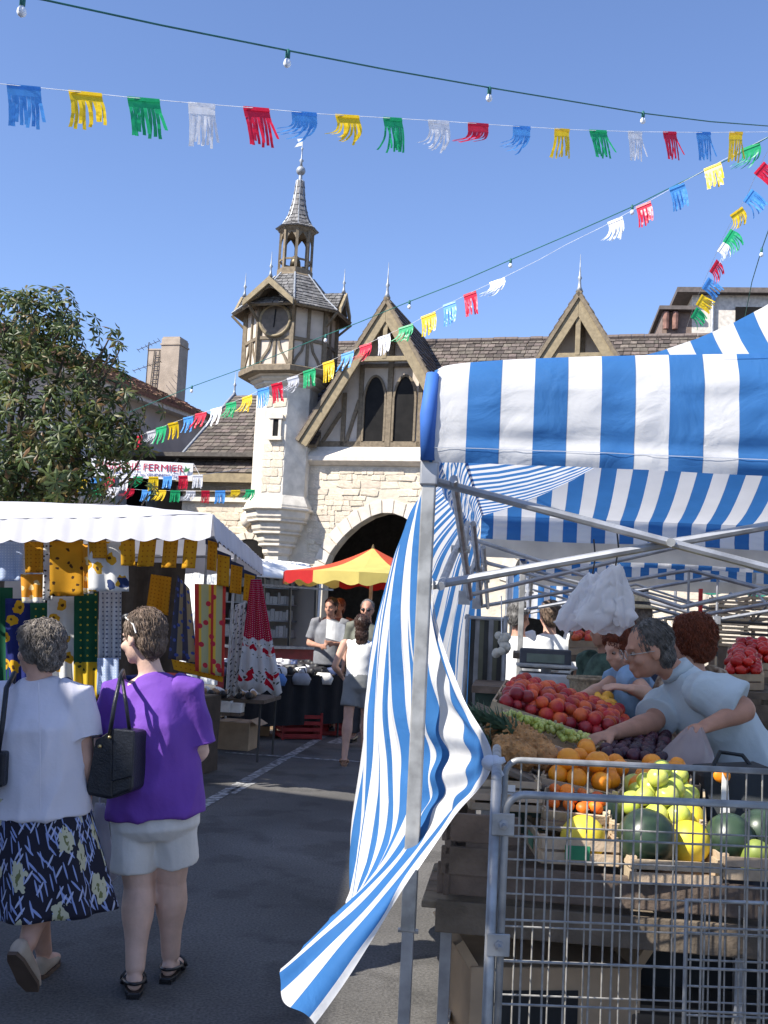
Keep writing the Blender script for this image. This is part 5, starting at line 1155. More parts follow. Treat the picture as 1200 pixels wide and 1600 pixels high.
def scallop(a, b, per=.26, hh=.2, lean=Vector((0, -.03, 0))):
    L = (b-a).length; n = max(3, round(L/per)); N = n*10
    def fn(u, v):
        s = abs(math.sin(u*n*math.pi)); low = hh+.028*s-.012
        return a.lerp(b, u)+lean*(1-v)+Vector((.006*math.sin(u*n*6.28), -.012*math.sin(u*n*6.28+1), -low*(1-v)))
    MB().grid(fn, N, 4).build('valance', white_c, ts, world=True, smooth=True)
scallop(E0, E1); scallop(E1, E2, .3, .2, Vector((.03, 0, 0))); scallop(E2, EB)
tr_m = mat('navy_trim', (.03, .04, .09), .8)
for p in (H1, H2, HB, H0, H0.lerp(H1, .5)):
    q = p+Vector((-.3, 1.7 if p.y < 12 else -.2, 0)); MB().tube([(q.x, q.y, 0), (q.x, q.y, p.z+.3)], .016, 8).build('pole', galv_d, ts, world=True)
rl = Vector((0, .12, .02))
for a, b in ((H0, H1), (H1, H2), (H0+Vector((0, 1.2, -.1)), H1+Vector((-.2, 1.2, -.1))), (H2, HB)): MB().tube([a+rl, b+rl], .012, 8).build('rail', galv_d, ts, world=True)
MB().grid(lambda u, v: (HB+Vector((0, -.1, .1))).lerp(H2+Vector((-.9, -.1, .1)), u)*1.0+Vector((0, .03*math.sin(u*30), -1.9*v)), 40, 4).build('shade_backdrop', mat('dark_interior_shade', (.05, .04, .032), .9), ts, world=True)  # added dark backdrop: its colour stands in for the shade inside the stall
cloth_n = 0
def cloth(name, label, cat, quad, m, folds=3, amp=.02, group='printed cloths hanging on the stall', seed=0, zig=0.0):
    """quad px: (tlx,tly),(trx,try),(brx,bry),(blx,bly), D top, D bottom"""
    (a, b, c, d, D) = quad; A, B, C, E = P(*a, D), P(*b, D), P(*c, D-.02), P(*d, D-.02); W = ((B-A).length+(C-E).length)/2; Hh = ((E-A).length+(C-B).length)/2
    def fn(u, v):
        p = E.lerp(C, u).lerp(A.lerp(B, u), v); k = (1-v)*.8+.2
        return p+Vector((0, amp*k*math.sin(u*folds*6.28+seed+.8*nz((u*2, v*2, seed))), zig*abs(math.sin(u*folds*3.14))*(1-v)))
    o = MB().grid(fn, max(8, folds*8), 12, lambda u, v: (u*W, v*Hh)).build(name, m, None, smooth=True, solid=.003); tag(o, label, cat, group); return o
MUST = (.74, .40, .03)
must = spot_mat('mustard_print', MUST, [((.50, .22, .015), 28, -.2, 0, 0, 1)], .5); must_p = spot_mat('mustard_plain', MUST, [((.10, .05, .02), 9, .14, 0, 0, 2)], .5)
must_b = spot_mat('mustard_bright', (.76, .44, .03), [((.5, .2, .02), 22, -.16, 0, 0, 4)], .5)
sunf = spot_mat('sunflower_cloth', (.76, .76, .74), [((.70, .40, .03), 5.5, .26, 0, 0, 1), ((.10, .05, .02), 5.5, .09, 0, 0, 1), ((.03, .05, .14), 5, .2, 0, .12, 5)], .25)
dotg = spot_mat('grey_dotted_cloth', (.62, .64, .68), [((.10, .12, .20), 24, -.2, 0, 0, 1)]); greenc = spot_mat('green_print_cloth', (.015, .10, .05), [((.55, .45, .05), 14, -.13, 0, 0, 1), ((.62, .42, .03), 1, None, .0, .34, 1), ((.03, .05, .02), 16, .25, .26, .34, 2)])
bluesun = spot_mat('blue_sunflower_cloth', (.02, .03, .16), [((.68, .38, .02), 5.5, .3, 0, 0, 1), ((.12, .06, .02), 5.5, .1, 0, 0, 1)]); lblue = spot_mat('light_blue_cloth', (.50, .60, .80), [((.7, .75, .85), 40, -.2, 0, 0, 1)], .3)
whiteb = spot_mat('white_black_print', (.70, .70, .68), [((.05, .05, .05), 22, .2, 0, 0, 3)]); orangec = spot_mat('orange_white_cloth', (.68, .30, .03), [((.75, .72, .66), 1, None, .0, .05, 1), ((.75, .6, .3), 10, .2, 0, 0, 2)])
redyel = vstripe_mat('red_yellow_stripe', [(0, (.50, .03, .02)), (.13, (.70, .42, .04)), (.2, (.42, .40, .20)), (.42, (.70, .42, .04)), (.5, (.50, .03, .02)), (.58, (.70, .42, .04)), (.66, (.42, .40, .20)), (.84, (.55, .04, .02))], .30, spots=[((.50, .02, .04), 9, .22)])
navyf = vstripe_mat('navy_apron_print', [(0, (.03, .035, .07)), (.3, (.30, .24, .14)), (.5, (.05, .05, .09)), (.75, (.36, .28, .16))], .22, spots=[((.05, .08, .3), 13, .2)])
redwh = spot_mat('red_white_tablecloth', (.78, .77, .76), [((.50, .01, .05), 1, None, .52, 2, 1), ((.75, .7, .7), 45, -.17, .52, 2, 1), ((.03, .06, .03), 30, .2, .455, .49, 2), ((.03, .06, .03), 30, .2, .34, .375, 2), ((.55, .01, .03), 11, .33, .375, .455, 3), ((.06, .08, .05), 26, .22, .10, .22, 9), ((.55, .01, .03), 9, .3, .05, .2, 5)], .3)
Dx = lambda x: 9.85-(x/330)*1.05
def hang(name, label, cat, x0, x1, y0, y1, m, dx=0, folds=2, amp=.028, dD=0.0, skew=0, seed=0, dy=0): return cloth(name, label, cat, ((x0+skew, y0), (x1+skew, y0+dy), (x1, y1+dy), (x0, y1), Dx((x0+x1)/2)+dD), m, folds, amp, seed=seed)
FR = [('hanging_cloth', 'pale blue cloth at the left end of the canopy edge', 0-12, 36, 846, 908, lblue, 0, 2), ('hanging_cloth', 'folded mustard cloth next to the pale blue one', 38, 74, 846, 895, must, 0, 2), ('hanging_cloth', 'orange and white folded cloth under the mustard one', 34, 70, 897, 942, orangec, .08, 2), ('hanging_cloth', 'narrow white cloth with black print beside the large mustard one', 68, 83, 842, 938, whiteb, .05, 1), ('hanging_cloth', 'large plain mustard cloth with dark cicada print', 79, 132, 840, 931, must_p, -.02, 1), ('hanging_cloth', 'orange strip right of the large mustard cloth', 131, 145, 850, 928, orangec, .02, 1), ('hanging_cloth', 'small square mustard cloth above the sunflower cloth', 139, 167, 842, 872, must, -.04, 1), ('hanging_cloth', 'white sunflower cloth hanging under the canopy edge', 138, 201, 846, 924, sunf, .03, 2), ('hanging_cloth', 'slim mustard cloth touching the sunflower cloth', 190, 212, 840, 884, must_b, -.06, 1)]
for i, (nm, lb, x0, x1, y0, y1, m, dD, fo) in enumerate(FR): hang(nm, lb, 'cloth', x0, x1, y0, y1, m, folds=fo, dD=dD+.02, seed=i*1.3, skew=rnd.uniform(-2, 2))
for i, (x0, x1, y0, y1, w) in enumerate(((214, 240, 840, 885, 'first'), (251, 274, 840, 887, 'second'), (283, 304, 843, 888, 'third'))):
    hang('hanging_cloth', w+' slanting mustard cloth from the left under the canopy front', 'cloth', x0, x1, y0, y1, must_b if i != 1 else must, folds=1, skew=5, seed=i, dD=.03)
SD = lambda x: 8.85+(x-322)/83*4.0
for i, (x0, x1, y0, y1, w) in enumerate(((323, 338, 844, 890, 'nearest'), (338, 357, 866, 914, 'second'), (359, 377, 882, 926, 'third'), (380, 397, 896, 938, 'farthest'))):
    cloth('hanging_cloth', w+' mustard cloth along the receding right edge of the canopy', 'cloth', ((x0+2, y0), (x1+2, y0+4), (x1, y1+3), (x0, y1), SD((x0+x1)/2)), must_b if i % 2 else must, 1, .02, seed=i*2)
    cloth('hanging_cloth', 'navy edged strip behind the '+w+' mustard cloth of the right edge', 'cloth', ((x0-2, y0-8), (x1+4, y0+2), (x1+4, y0+12), (x0-2, y0+6), SD((x0+x1)/2)+.12), tr_m, 1, .01, seed=i)
BK = [('tablecloth', 'dark green cloth with sunflower border at the left edge', -25, 20, 918, 1105, spot_mat('green_sunflower_border', (.012, .09, .045), [((.66, .36, .02), 6, .3, 0, .3, 1), ((.12, .06, .02), 6, .1, 0, .3, 1)]), 2), ('tablecloth', 'navy cloth with sunflowers behind the grey-haired woman', 8, 48, 935, 1075, bluesun, 2), ('tablecloth', 'plain dark green cloth beside the navy sunflower one', 47, 80, 942, 1040, greenc, 1), ('tablecloth', 'white cloth with yellow sunflowers between two green cloths', 74, 116, 932, 1075, sunf, 2), ('tablecloth', 'green cloth with broad yellow border between the two women', 116, 153, 926, 1092, greenc, 2), ('tablecloth', 'grey cloth with fine blue dots above the handbag', 155, 190, 922, 1030, dotg, 3), ('tablecloth', 'pale blue folded cloth below the dotted grey one', 152, 186, 1028, 1085, lblue, 2)]
for i, (nm, lb, x0, x1, y0, y1, m, fo) in enumerate(BK): hang(nm, lb, 'tablecloth', x0, x1, y0, y1, m, folds=fo, amp=.03, dD=.75+.06*(i % 3), seed=i)
cloth('apron', 'mustard apron with navy top behind the purple-shirted woman', 'apron', ((236, 897), (268, 902), (262, 962), (228, 950), 10.4), must, 2, .02, seed=1)
cloth('apron', 'dark floral apron hanging left of the red striped cloth', 'apron', ((277, 898), (296, 920), (308, 1035), (262, 1030), 10.3), navyf, 2, .025, seed=2)
cloth('tablecloth', 'red and yellow striped floral cloth hanging inside the stall', 'tablecloth', ((304, 912), (353, 914), (350, 1058), (305, 1048), 10.1), redyel, 2, .02, seed=3)
cloth('tablecloth', 'yellow cloth peeping out below the red striped one', 'tablecloth', ((268, 1030), (350, 1048), (348, 1066), (272, 1046), 10.2), must_b, 2, .02, seed=4)
cloth('tablecloth', 'white cloth with fine black print behind the red tablecloth', 'tablecloth', ((368, 945), (384, 940), (378, 1085), (355, 1092), 11.35), whiteb, 2, .03, seed=5, zig=.03)
cloth('tablecloth', 'red and white flowered tablecloth hanging at the stall corner', 'tablecloth', ((392, 905), (408, 905), (441, 1082), (371, 1070), 11.15), redwh, 3, .035, seed=6, zig=-.05)
# the stall's own tables behind the cloths
sh_t = P(335, 1108, 12.0); zt2 = .66
stb = thing('trestle_table', 'low table of sandals under the textile stall', 'table', (sh_t.x, 12.0, 0), R(-8))
MB().box((-.15, .2, zt2-.02), (1.5, .8, .04)).build('table_top', wood_m, stb)
for x in (-.85, .55):
    for y in (-.15, .55): MB().tube([(x, y, 0), (x, y, zt2-.04)], .014, 6).build('leg', lm, stb)
def shoe_mesh(m, L=.24):
    rings = []; N = 9
    for i in range(N):
        f = i/(N-1); y = (f-.5)*L; w = .034+.012*math.sin(f*3.0)-.006*(abs(f-.35) < .15); h = .034*(1-f)**.6+.016; rings.append((Vector((0, y, h*.7)), w*(1 if 0 < i < N-1 else .45), h*(.9 if 0 < i < N-1 else .5), Vector((1, 0, 0))))
    mb = MB().loft(rings, 10); me = mb.mesh('shoe', m); me.polygons.foreach_set('use_smooth', [True]*len(me.polygons)); return me
SHC = [('black', (.02, .02, .022)), ('white', (.75, .75, .74)), ('tan', (.40, .24, .12)), ('navy', (.04, .06, .14)), ('grey', (.35, .36, .38))]
SHM = {k: shoe_mesh(mat('shoe_'+k, c, .5)) for k, c in SHC}
k = 0
for r_ in range(3):
    for i in range(9):
        c = SHC[(i*3+r_*2) % 3][0]; o = inst(SHM[c], 'shoe', None, T((sh_t.x-.72+i*.14, 11.95+r_*.26-i*.015, zt2+.006)) @ RZ(rnd.uniform(-.4, .4))); tag(o, c+' sandal set out on the low table under the textile stall', 'shoe', 'sandals on the low table, '+c)
for i, (px, py, w, h) in enumerate(((318, 1110, .26, .14), (345, 1114, .22, .12), (364, 1105, .2, .1))):
    b = P(px, py, 11.7); sb = thing('shoe_box', ('left', 'middle', 'right')[i]+' white shoe box at the front of the sandal table', 'box', (b.x, 11.75, zt2-.14-.001), R(-8)); MB().box((0, 0, h/2), (w, .16, h)).build('carton', lab_w, sb, bevel=.003); MB().box((0, 0, h-.02), (w+.008, .168, .04)).build('lid', lab_w, sb)
    MB().box((0, 0, -.02), (w, .18, .03)).build('shelf', wood_m, sb)
def carton(label, px, py, w, d, h, rz, m=card_m):
    g_ = G(px, py); b = thing('cardboard_box', label, 'box', (g_.x, g_.y, 0), rz); MB().box((0, d/2, h/2), (w, d, h)).build('carton', m, b, bevel=.006); MB().box((0, d/2, h+.001), (.05, d, .002)).build('tape', mat('parcel_tape', (.35, .24, .14), .4), b)
    for s in (-1, 1): MB().box((s*(w/2+.05), d/2, h+.0), (.13, d*.95, .006), Matrix.Rotation(s*.5, 3, 'Y')).build('flap', m, b)
carton('large open cardboard box on the road under the sandal table', 360, 1172, .42, .4, .32, R(-10)); carton('smaller cardboard box behind the large one', 405, 1150, .26, .3, .26, R(5)); carton('tall cardboard box at the end of the sandal table', 420, 1140, .25, .3, .5, R(0))
# long draped counter inside the stall with piles of folded cloth
ctr = thing('trestle_table', 'draped counter of folded cloths inside the textile stall', 'table', (H0.x+.3, 10.9, 0), R(-16)); MB().box((1.3, .3, .74), (2.4, .9, .04)).build('table_top', wood_m, ctr); MB().grid(lambda u, v: Vector((.1+2.4*u, -.17+.03*math.sin(u*40), .75-.73*v)), 60, 3).build('cloth_front', mat('brown_shade_drape', (.07, .05, .035), .9), ctr)  # dark drape added to make the inside of the stall darker
MB().grid(lambda u, v: Vector((2.51+.02*math.sin(v*9), -.17+.95*u, .75-.73*v)), 10, 3).build('cloth_side', MATS['brown_shade_drape'], ctr)
for x in (.2, 2.4):
    for y in (-.1, .7): MB().box((x, y, .36), (.04, .04, .72)).build('leg', lm, ctr)
for i in range(8):
    c_ = (MUST, (.02, .03, .16), (.55, .05, .04), (.7, .7, .68), (.02, .12, .06))[i % 5]; n_p = 3+i % 4
    pile = thing('folded_cloths', ('mustard', 'navy', 'red', 'white', 'green')[i % 5]+' pile of folded cloth, '+('leftmost', 'second from the left', 'third from the left', 'fourth from the left', 'fourth from the right', 'third from the right', 'second from the right', 'rightmost')[i]+' on the stall counter', 'cloth', MW[ctr.name] @ Vector((.3+i*.28, .1, .761)), R(-16+rnd.uniform(-8, 8)))
    for k in range(n_p): MB().box((0, 0, .018+k*.036), (.24, .34, .034)).build('folded_cloth', mat('pile_'+str(i % 5), c_, .9), pile, bevel=.012)
# ---- goods table further back with shoes and bags
gt0, gt1 = P(345, 1062, 13.2), P(545, 1050, 14.6); zg = .82
gt = thing('trestle_table', 'long table of black and white goods beside the path', 'table', (gt0.x, gt0.y, 0), math.atan2(gt1.y-gt0.y, gt1.x-gt0.x)); Lg2 = math.hypot(gt1.x-gt0.x, gt1.y-gt0.y)
MB().box((Lg2/2, .5, zg-.02), (Lg2+.1, 1.1, .04)).build('table_top', wood_m, gt); MB().grid(lambda u, v: Vector((u*Lg2, -.07+.015*math.sin(u*50), zg-.01-.62*v)), 60, 3).build('cloth_front', mat('black_cloth', (.012, .012, .014), .9), gt)
for x in (.1, Lg2-.1):
    for y in (.05, .95): MB().tube([(x, y, 0), (x, y, zg-.04)], .015, 6).build('leg', lm, gt)
GM = MW[gt.name]
for i in range(15):
    for r_ in range(4):
        c = SHC[rnd.choice((0, 1, 0, 1, 4, 3))][0]; o = inst(SHM[c], 'shoe', None, GM @ T((.06+i*Lg2/15.5, .05+r_*.24, zg+.006+.02*r_)) @ RZ(rnd.uniform(-.9, .9)) @ RX(rnd.uniform(0, .35)) @ SC(1.1, 1.1, 1.5)); tag(o, c+' shoe on the long table beside the path', 'shoe', 'shoes on the long table, '+c)
for i, (px, m_) in enumerate(((375, MATS['shoe_tan']), (432, mat('blue_bag', (.10, .22, .5), .6)), (470, MATS['shoe_grey']), (505, lab_w))):
    b = P(px, 1075, 13.2+i*.35); bgt = thing('folded_bag', ('leftmost tan', 'blue', 'grey', 'white')[i]+' folded bag lying on the front edge of the long table', 'bag', (b.x, b.y-.02, zg-.10)); MB().loft([(Vector((0, 0, -.02)), .10, .03, Vector((1, 0, 0))), (Vector((0, 0, .06)), .13, .05, Vector((1, 0, 0))), (Vector((0, 0, .13)), .08, .04, Vector((1, 0, 0)))], 12).build('body', m_, bgt, smooth=True); MB().tube([(-.06, 0, .12), (-.03, 0, .19), (.03, 0, .19), (.06, 0, .12)], .008, 6).build('handle', blackm, bgt)
redcr = mat('red_plastic_crate', (.30, .02, .02), .5)
for i, (px, py, D) in enumerate(((468, 1112, 14.2), (518, 1108, 14.8))):
    b = P(px, 1100, D); c_ = thing('plastic_crate', ('left', 'right')[i]+' dark red plastic crate under the long table', 'crate', (b.x, D, 0), R(20))
    for z in range(4): MB().box((0, -.2, .05+z*.08), (.52, .012, .045)).build('slat', redcr, c_); MB().box((0, .2, .05+z*.08), (.52, .012, .045)).build('slat', redcr, c_); MB().box((-.26, 0, .05+z*.08), (.012, .4, .045)).build('slat', redcr, c_); MB().box((.26, 0, .05+z*.08), (.012, .4, .045)).build('slat', redcr, c_)
    MB().box((0, 0, .02), (.5, .38, .02)).build('base', redcr, c_)
    for x in (-.25, .25):
        for y in (-.19, .19): MB().box((x, y, .17), (.03, .03, .34)).build('corner', redcr, c_)
# ================================================================ white sales trailer
TD = 16.6; ta, tb_ = P(352, 912, TD), P(505, 912, TD+1.3); van = thing('sales_trailer', 'white sales trailer with raised hatch and shelves of small boxes', 'trailer', (ta.x, ta.y, 0), math.atan2(tb_.y-ta.y, tb_.x-ta.x)); VL = math.hypot(tb_.x-ta.x, tb_.y-ta.y); zv = ta.z
van_w = mat('white_trailer_paint', (.74, .74, .72), .4, .05, 3)
MB().box((VL/2, 1.0, zv+.25), (VL, 1.9, .06)).build('roof', van_w, van); MB().box((VL/2, 1.9, zv/2+.3), (VL, .05, zv-.1)).build('back_wall', mat('trailer_inside', (.20, .20, .20), .8), van)
for x in (0, VL): MB().box((x, 1.0, zv/2+.35), (.05, 1.85, zv-.2)).build('side_wall', van_w, van)
MB().box((VL/2, .1, .72), (VL-.06, .05, .62)).build('lower_panel', mat('red_trailer_panel', (.35, .02, .02), .4), van); MB().box((VL/2, .0, 1.05), (VL, .4, .04)).build('counter', galv, van)
def hatch(u, v): x = .0+VL*.72*u; return Vector((x, .05-.85*math.sin(v*1.15), zv-.03+.48*math.cos(v*1.15)-.05))
MB().grid(hatch, 20, 8).build('hatch_canopy', van_w, van, smooth=True, solid=.02)
for k in range(16): MB().tube([hatch(k/15, 0)+Vector((0, -.01, .02)), hatch(k/15, .35)+Vector((0, -.01, .02))], .012, 6).build('canopy_rib', van_w, van)
for x in (.05, VL*.42, VL*.7, VL-.05): MB().bar((x, .08, 1.05), (x-.06, .05, zv+.2), .035, .04).build('window_post', mat('dark_aluminium', (.12, .13, .13), .4, metal=.4), van)
MB().bar((.0, -.72, zv-.0), (VL*.8, -.72, zv-.0), .03, .03).build('hatch_rail', galv, van)
bxm = mat('pale_goods_box', (.55, .56, .54), .7, .2, 8, rand=.25)
bme = MB().box((0, 0, .5), (1, 1, 1)).mesh('goods_box', bxm)
for s in range(4):
    z = 1.2+s*.27; MB().box((VL/2, .75, z-.015), (VL-.1, .35, .02)).build('shelf', galv_d, van); x = .08
    while x < VL-.15:
        w = rnd.uniform(.05, .11); h = rnd.uniform(.11, .19)
        if rnd.random() > .12: o = inst(bme, 'goods_box', None, MW[van.name] @ T((x+w/2, .66, z-.004)) @ SC(w-.008, .1, h)); tag(o, 'pale goods box on the '+('lowest', 'second', 'third', 'top')[s]+' shelf of the trailer', 'box', 'boxes on the '+('lowest', 'second', 'third', 'top')[s]+' trailer shelf')
        x += w
for x in (.5, VL-.5):
    w = MB().tube([(x, .15, .3), (x, .35, .3)], .3, 20).build('wheel', MATS['grey_rubber'], van)
# ================================================================ red and yellow parasol
ua = P(583, 856, 15.4); ub = thing('market_parasol', 'red and yellow panelled market parasol in front of the arch', 'parasol', (ua.x, ua.y, 0)); zr_ = P(583, 900, 15.4).z; ur = 1.28
ured = mat('parasol_red', (.66, .10, .04), .7, .08, 4, transl=.35); uyel = mat('parasol_yellow', (.68, .56, .16), .7, .08, 4, transl=.3); ured2 = mat('parasol_deep_red', (.50, .02, .02), .7, .08, 4, transl=.3)
a0 = R(-97)
for k in range(12):
    A0, A1 = a0+k*R(30), a0+(k+1)*R(30); c = uyel if k in (0, 11, 3, 4, 7, 8) else ured
    e0 = Vector((ur*math.cos(A0), ur*math.sin(A0), zr_)); e1 = Vector((ur*math.cos(A1), ur*math.sin(A1), zr_)); ap2 = Vector((0, 0, ua.z))
    pn = MB().grid(lambda u, v: e0.lerp(e1, u).lerp(ap2, v)-Vector((0, 0, .07*math.sin(math.pi*v)+.03*math.sin(math.pi*u)*(1-v)-.03*math.sin(math.pi*u)*(1-v))), 8, 8).build('canopy_panel', c, ub, smooth=True)
    MB().grid(lambda u, v: e0.lerp(e1, u)*1.0+Vector((0, 0, -.15*(1-v)-.03*math.sin(u*9.4)*(1-v))), 12, 2).build('valance', c if c is not ured else ured2, ub, smooth=True)
    MB().tube([Vector((0, 0, zr_+.1)), e0*.98+Vector((0, 0, zr_*.02-.01))], .008, 5).build('rib', stem_m, ub)
MB().tube([(0, 0, 0), (0, 0, ua.z-.02)], .025, 10).build('pole', mat('pale_pole', (.5, .45, .38), .6), ub); MB().lathe([(.03, ua.z-.02), (.02, ua.z+.01), (.006, ua.z+.05)], n=10).build('finial', stem_m, ub); MB().lathe([(.25, 0), (.25, .06), (.05, .1)], n=16).build('foot', galv_d, ub)
# ================================================================ people
def remesh(mb, voxel, smooth=2, wr=0.0, wf=9.0, seed=0, stretch=(1, 1, .45)):
    me = mb.mesh('tmp', stem_m); o = bpy.data.objects.new('tmp', me); col.objects.link(o)
    md = o.modifiers.new('r', 'REMESH'); md.mode = 'VOXEL'; md.voxel_size = voxel; md.use_smooth_shade = True
    if smooth: sm = o.modifiers.new('s', 'SMOOTH'); sm.factor = .5; sm.iterations = smooth
    bpy.context.view_layer.update(); dg = bpy.context.evaluated_depsgraph_get(); out = bpy.data.meshes.new_from_object(o.evaluated_get(dg))
    bpy.data.objects.remove(o); bpy.data.meshes.remove(me)
    if wr:
        nr = [v.normal.copy() for v in out.vertices]
        for v, n_ in zip(out.vertices, nr):
            p = Vector((v.co.x*stretch[0], v.co.y*stretch[1], v.co.z*stretch[2]))
            k = .8*noise.noise(p*wf*.7+Vector((seed, 0, 0)))+1.0*(.45-abs(noise.noise(Vector((p.x*1.2+p.z*.8, p.y, p.z*1.6-p.x*.6))*wf*1.1+Vector((seed*2, 3, 0))))*1.6)+.35*noise.noise(Vector((p.x+p.z*1.5, p.y, p.z))*wf*2.1+Vector((0, seed, 0))); v.co += n_*wr*k
    out.polygons.foreach_set('use_smooth', [True]*len(out.polygons)); return out
def put(me, name, m, root):
    me.materials.clear(); me.materials.append(m); me.transform(MW[root.name].inverted()); o = bpy.data.objects.new(name, me); link(o, root); return o
def limb(mb, a, b, ra, rb, bulge=0.0, bp=.3, n=14, ext=0.0, flat=False):
    a, b = Vector(a), Vector(b); t = (b-a).normalized(); x = t.orthogonal(); N = 8; rings = []
    if not flat: rings.append((a-t*ra*.8, ra*.35, ra*.35, x))
    for i in range(N+1):
        f = i/N; r = ra+(rb-ra)*f+bulge*math.exp(-((f-bp)/.22)**2); rings.append((a.lerp(b, f), r, r, x))
    if not flat: rings.append((b+t*rb*.8, rb*.35, rb*.35, x))
    mb.loft(rings, n)
def hand(mb, w, d, pn, s=1.0, curl=.6, thumb=1, spread=.05):
    w = Vector(w); d = Vector(d).normalized(); pn = Vector(pn); pn = (pn-d*pn.dot(d)).normalized(); x = d.cross(pn)
    mb.loft([(w-d*.02, .026*s, .019*s, x), (w+d*.02*s, .033*s, .017*s, x), (w+d*.06*s, .041*s, .015*s, x), (w+d*.088*s, .038*s, .012*s, x)], 12)
    for i, L in enumerate((.070, .078, .073, .058)):
        off = (i-1.5)*.0205*s; b = w+d*.082*s+x*off; dd = (d+x*off*spread*20).normalized(); a = 0; pts = [b]
        for k, f in enumerate((.45, .32, .25)):
            a += curl*(.7, .9, .6)[k]; pts.append(pts[-1]+(dd*math.cos(a)+pn*math.sin(a))*L*f*s)
        mb.tube([b-dd*.02*s]+pts, [.0098*s, .0095*s, .009*s, .0083*s, .0068*s], 8)
    tb0 = w+d*.022*s+x*thumb*.03*s; td = (d*.75+x*thumb*.65+pn*.35).normalized(); mb.tube([tb0-td*.01, tb0+td*.03*s, tb0+(td*.8+d*.2+pn*.25*curl).normalized()*.062*s], [.0125*s, .0108*s, .008*s], 8)
def head(mb, c, f, u, s=1.0, jaw=1.0):
    c = Vector(c); f = Vector(f).normalized(); u = Vector(u); u = (u-f*u.dot(f)).normalized(); r = f.cross(u); M = Matrix((r, f, u)).transposed()
    e = lambda p, rad: mb.ell(c+(M @ Vector(p))*s, tuple(x*s for x in rad), M, 16, 11)
    e((0, -.012, .03), (.076, .096, .092)); e((0, .028, -.04), (.060*jaw, .062, .075)); e((0, .068, -.088), (.026, .022, .022)); e((0, .102, -.022), (.0135, .020, .014)); e((0, .093, .000), (.010, .016, .026))
    e((0, .080, .026), (.046, .016, .011)); e((0, .090, -.056), (.024, .012, .0075)); e((0, .089, -.067), (.020, .012, .0075)); e((.043, .062, -.03), (.022, .024, .022)); e((-.043, .062, -.03), (.022, .024, .022))
    for sd in (-1, 1): e((sd*.078, -.008, -.012), (.010, .020, .032)); e((sd*.076, .002, -.036), (.008, .010, .011))
    return M
skin_m = mat('skin', (.56, .33, .24), .55, .10, 12, .08, 90); skin_l = mat('pale_skin', (.60, .40, .31), .55, .10, 12, .08, 90); skin_t = mat('tanned_skin', (.42, .22, .15), .55, .12, 12, .08, 90)
eye_w = mat('eye_white', (.26, .20, .17), .4, .03); eye_d = mat('eye_dark', (.03, .02, .015), .2, .05)
def hair(root, c, f, u, m, style='short', s=1.0, seed=0, nt=420):
    c = Vector(c); f = Vector(f).normalized(); u = Vector(u); u = (u-f*u.dot(f)).normalized(); r_ = f.cross(u); M = Matrix((r_, f, u)).transposed(); mb = MB(); W = lambda p: c+(M @ Vector(p))*s
    big = {'short': 1.04, 'thin': .985}.get(style, 1.10); bk0 = -.028 if style != 'thin' else -.027
    mb.ell(W((0, bk0, .036 if style != 'thin' else .040)), tuple(x*s*big for x in (.084, .094, .092)), M); mb.ell(W((0, -.058, -.02)), tuple(x*s*big for x in (.073, .052, .075)), M)
    if style == 'curly': mb.ell(W((0, .02, .075)), (.07*s, .06*s, .05*s), M); mb.ell(W((.05, -.01, .0)), (.042*s, .05*s, .06*s), M); mb.ell(W((-.05, -.01, .0)), (.042*s, .05*s, .06*s), M)
    if style == 'long': mb.ell(W((0, -.06, -.10)), (.08*s, .05*s, .12*s), M); mb.ell(W((0, -.065, -.19)), (.07*s, .035*s, .06*s), M); mb.ell(W((0, .03, .075)), (.065*s, .05*s, .045*s), M)
    me = remesh(mb, .008*s, 2, {'curly': .006, 'short': .004}.get(style, .002), 34, seed, (1, 1, 1)); put(me, 'hair', m, root)
    r = random.Random(seed); tf = MB()
    h = root.children[-1]; vs = me.vertices; Mi = MW[root.name]
    for k in range(nt*5):
        v = vs[r.randrange(len(vs))]; p = Mi @ v.co; n_ = (Mi.to_3x3() @ v.normal).normalized(); dwn = (-u+n_*.1-f*.3*(1 if style != 'curly' else r.uniform(-2, 2))+r_*r.uniform(-.5, .5)*(2 if style == 'curly' else 1)).normalized(); t = (dwn-n_*dwn.dot(n_)).normalized(); L = r.uniform(.018, .042)*s
        cu = (.011*s if style == 'curly' else .004*s)*r.uniform(.3, 1.3)
        tf.tube([p-n_*.002, p+t*L*.4+n_*cu, p+t*L*.8+n_*cu*.7, p+t*L-n_*.002], [.0012*s, .0019*s, .0016*s, .0007*s], 3, False)
    tf.build('hair_locks', m, h, world=True, smooth=True)
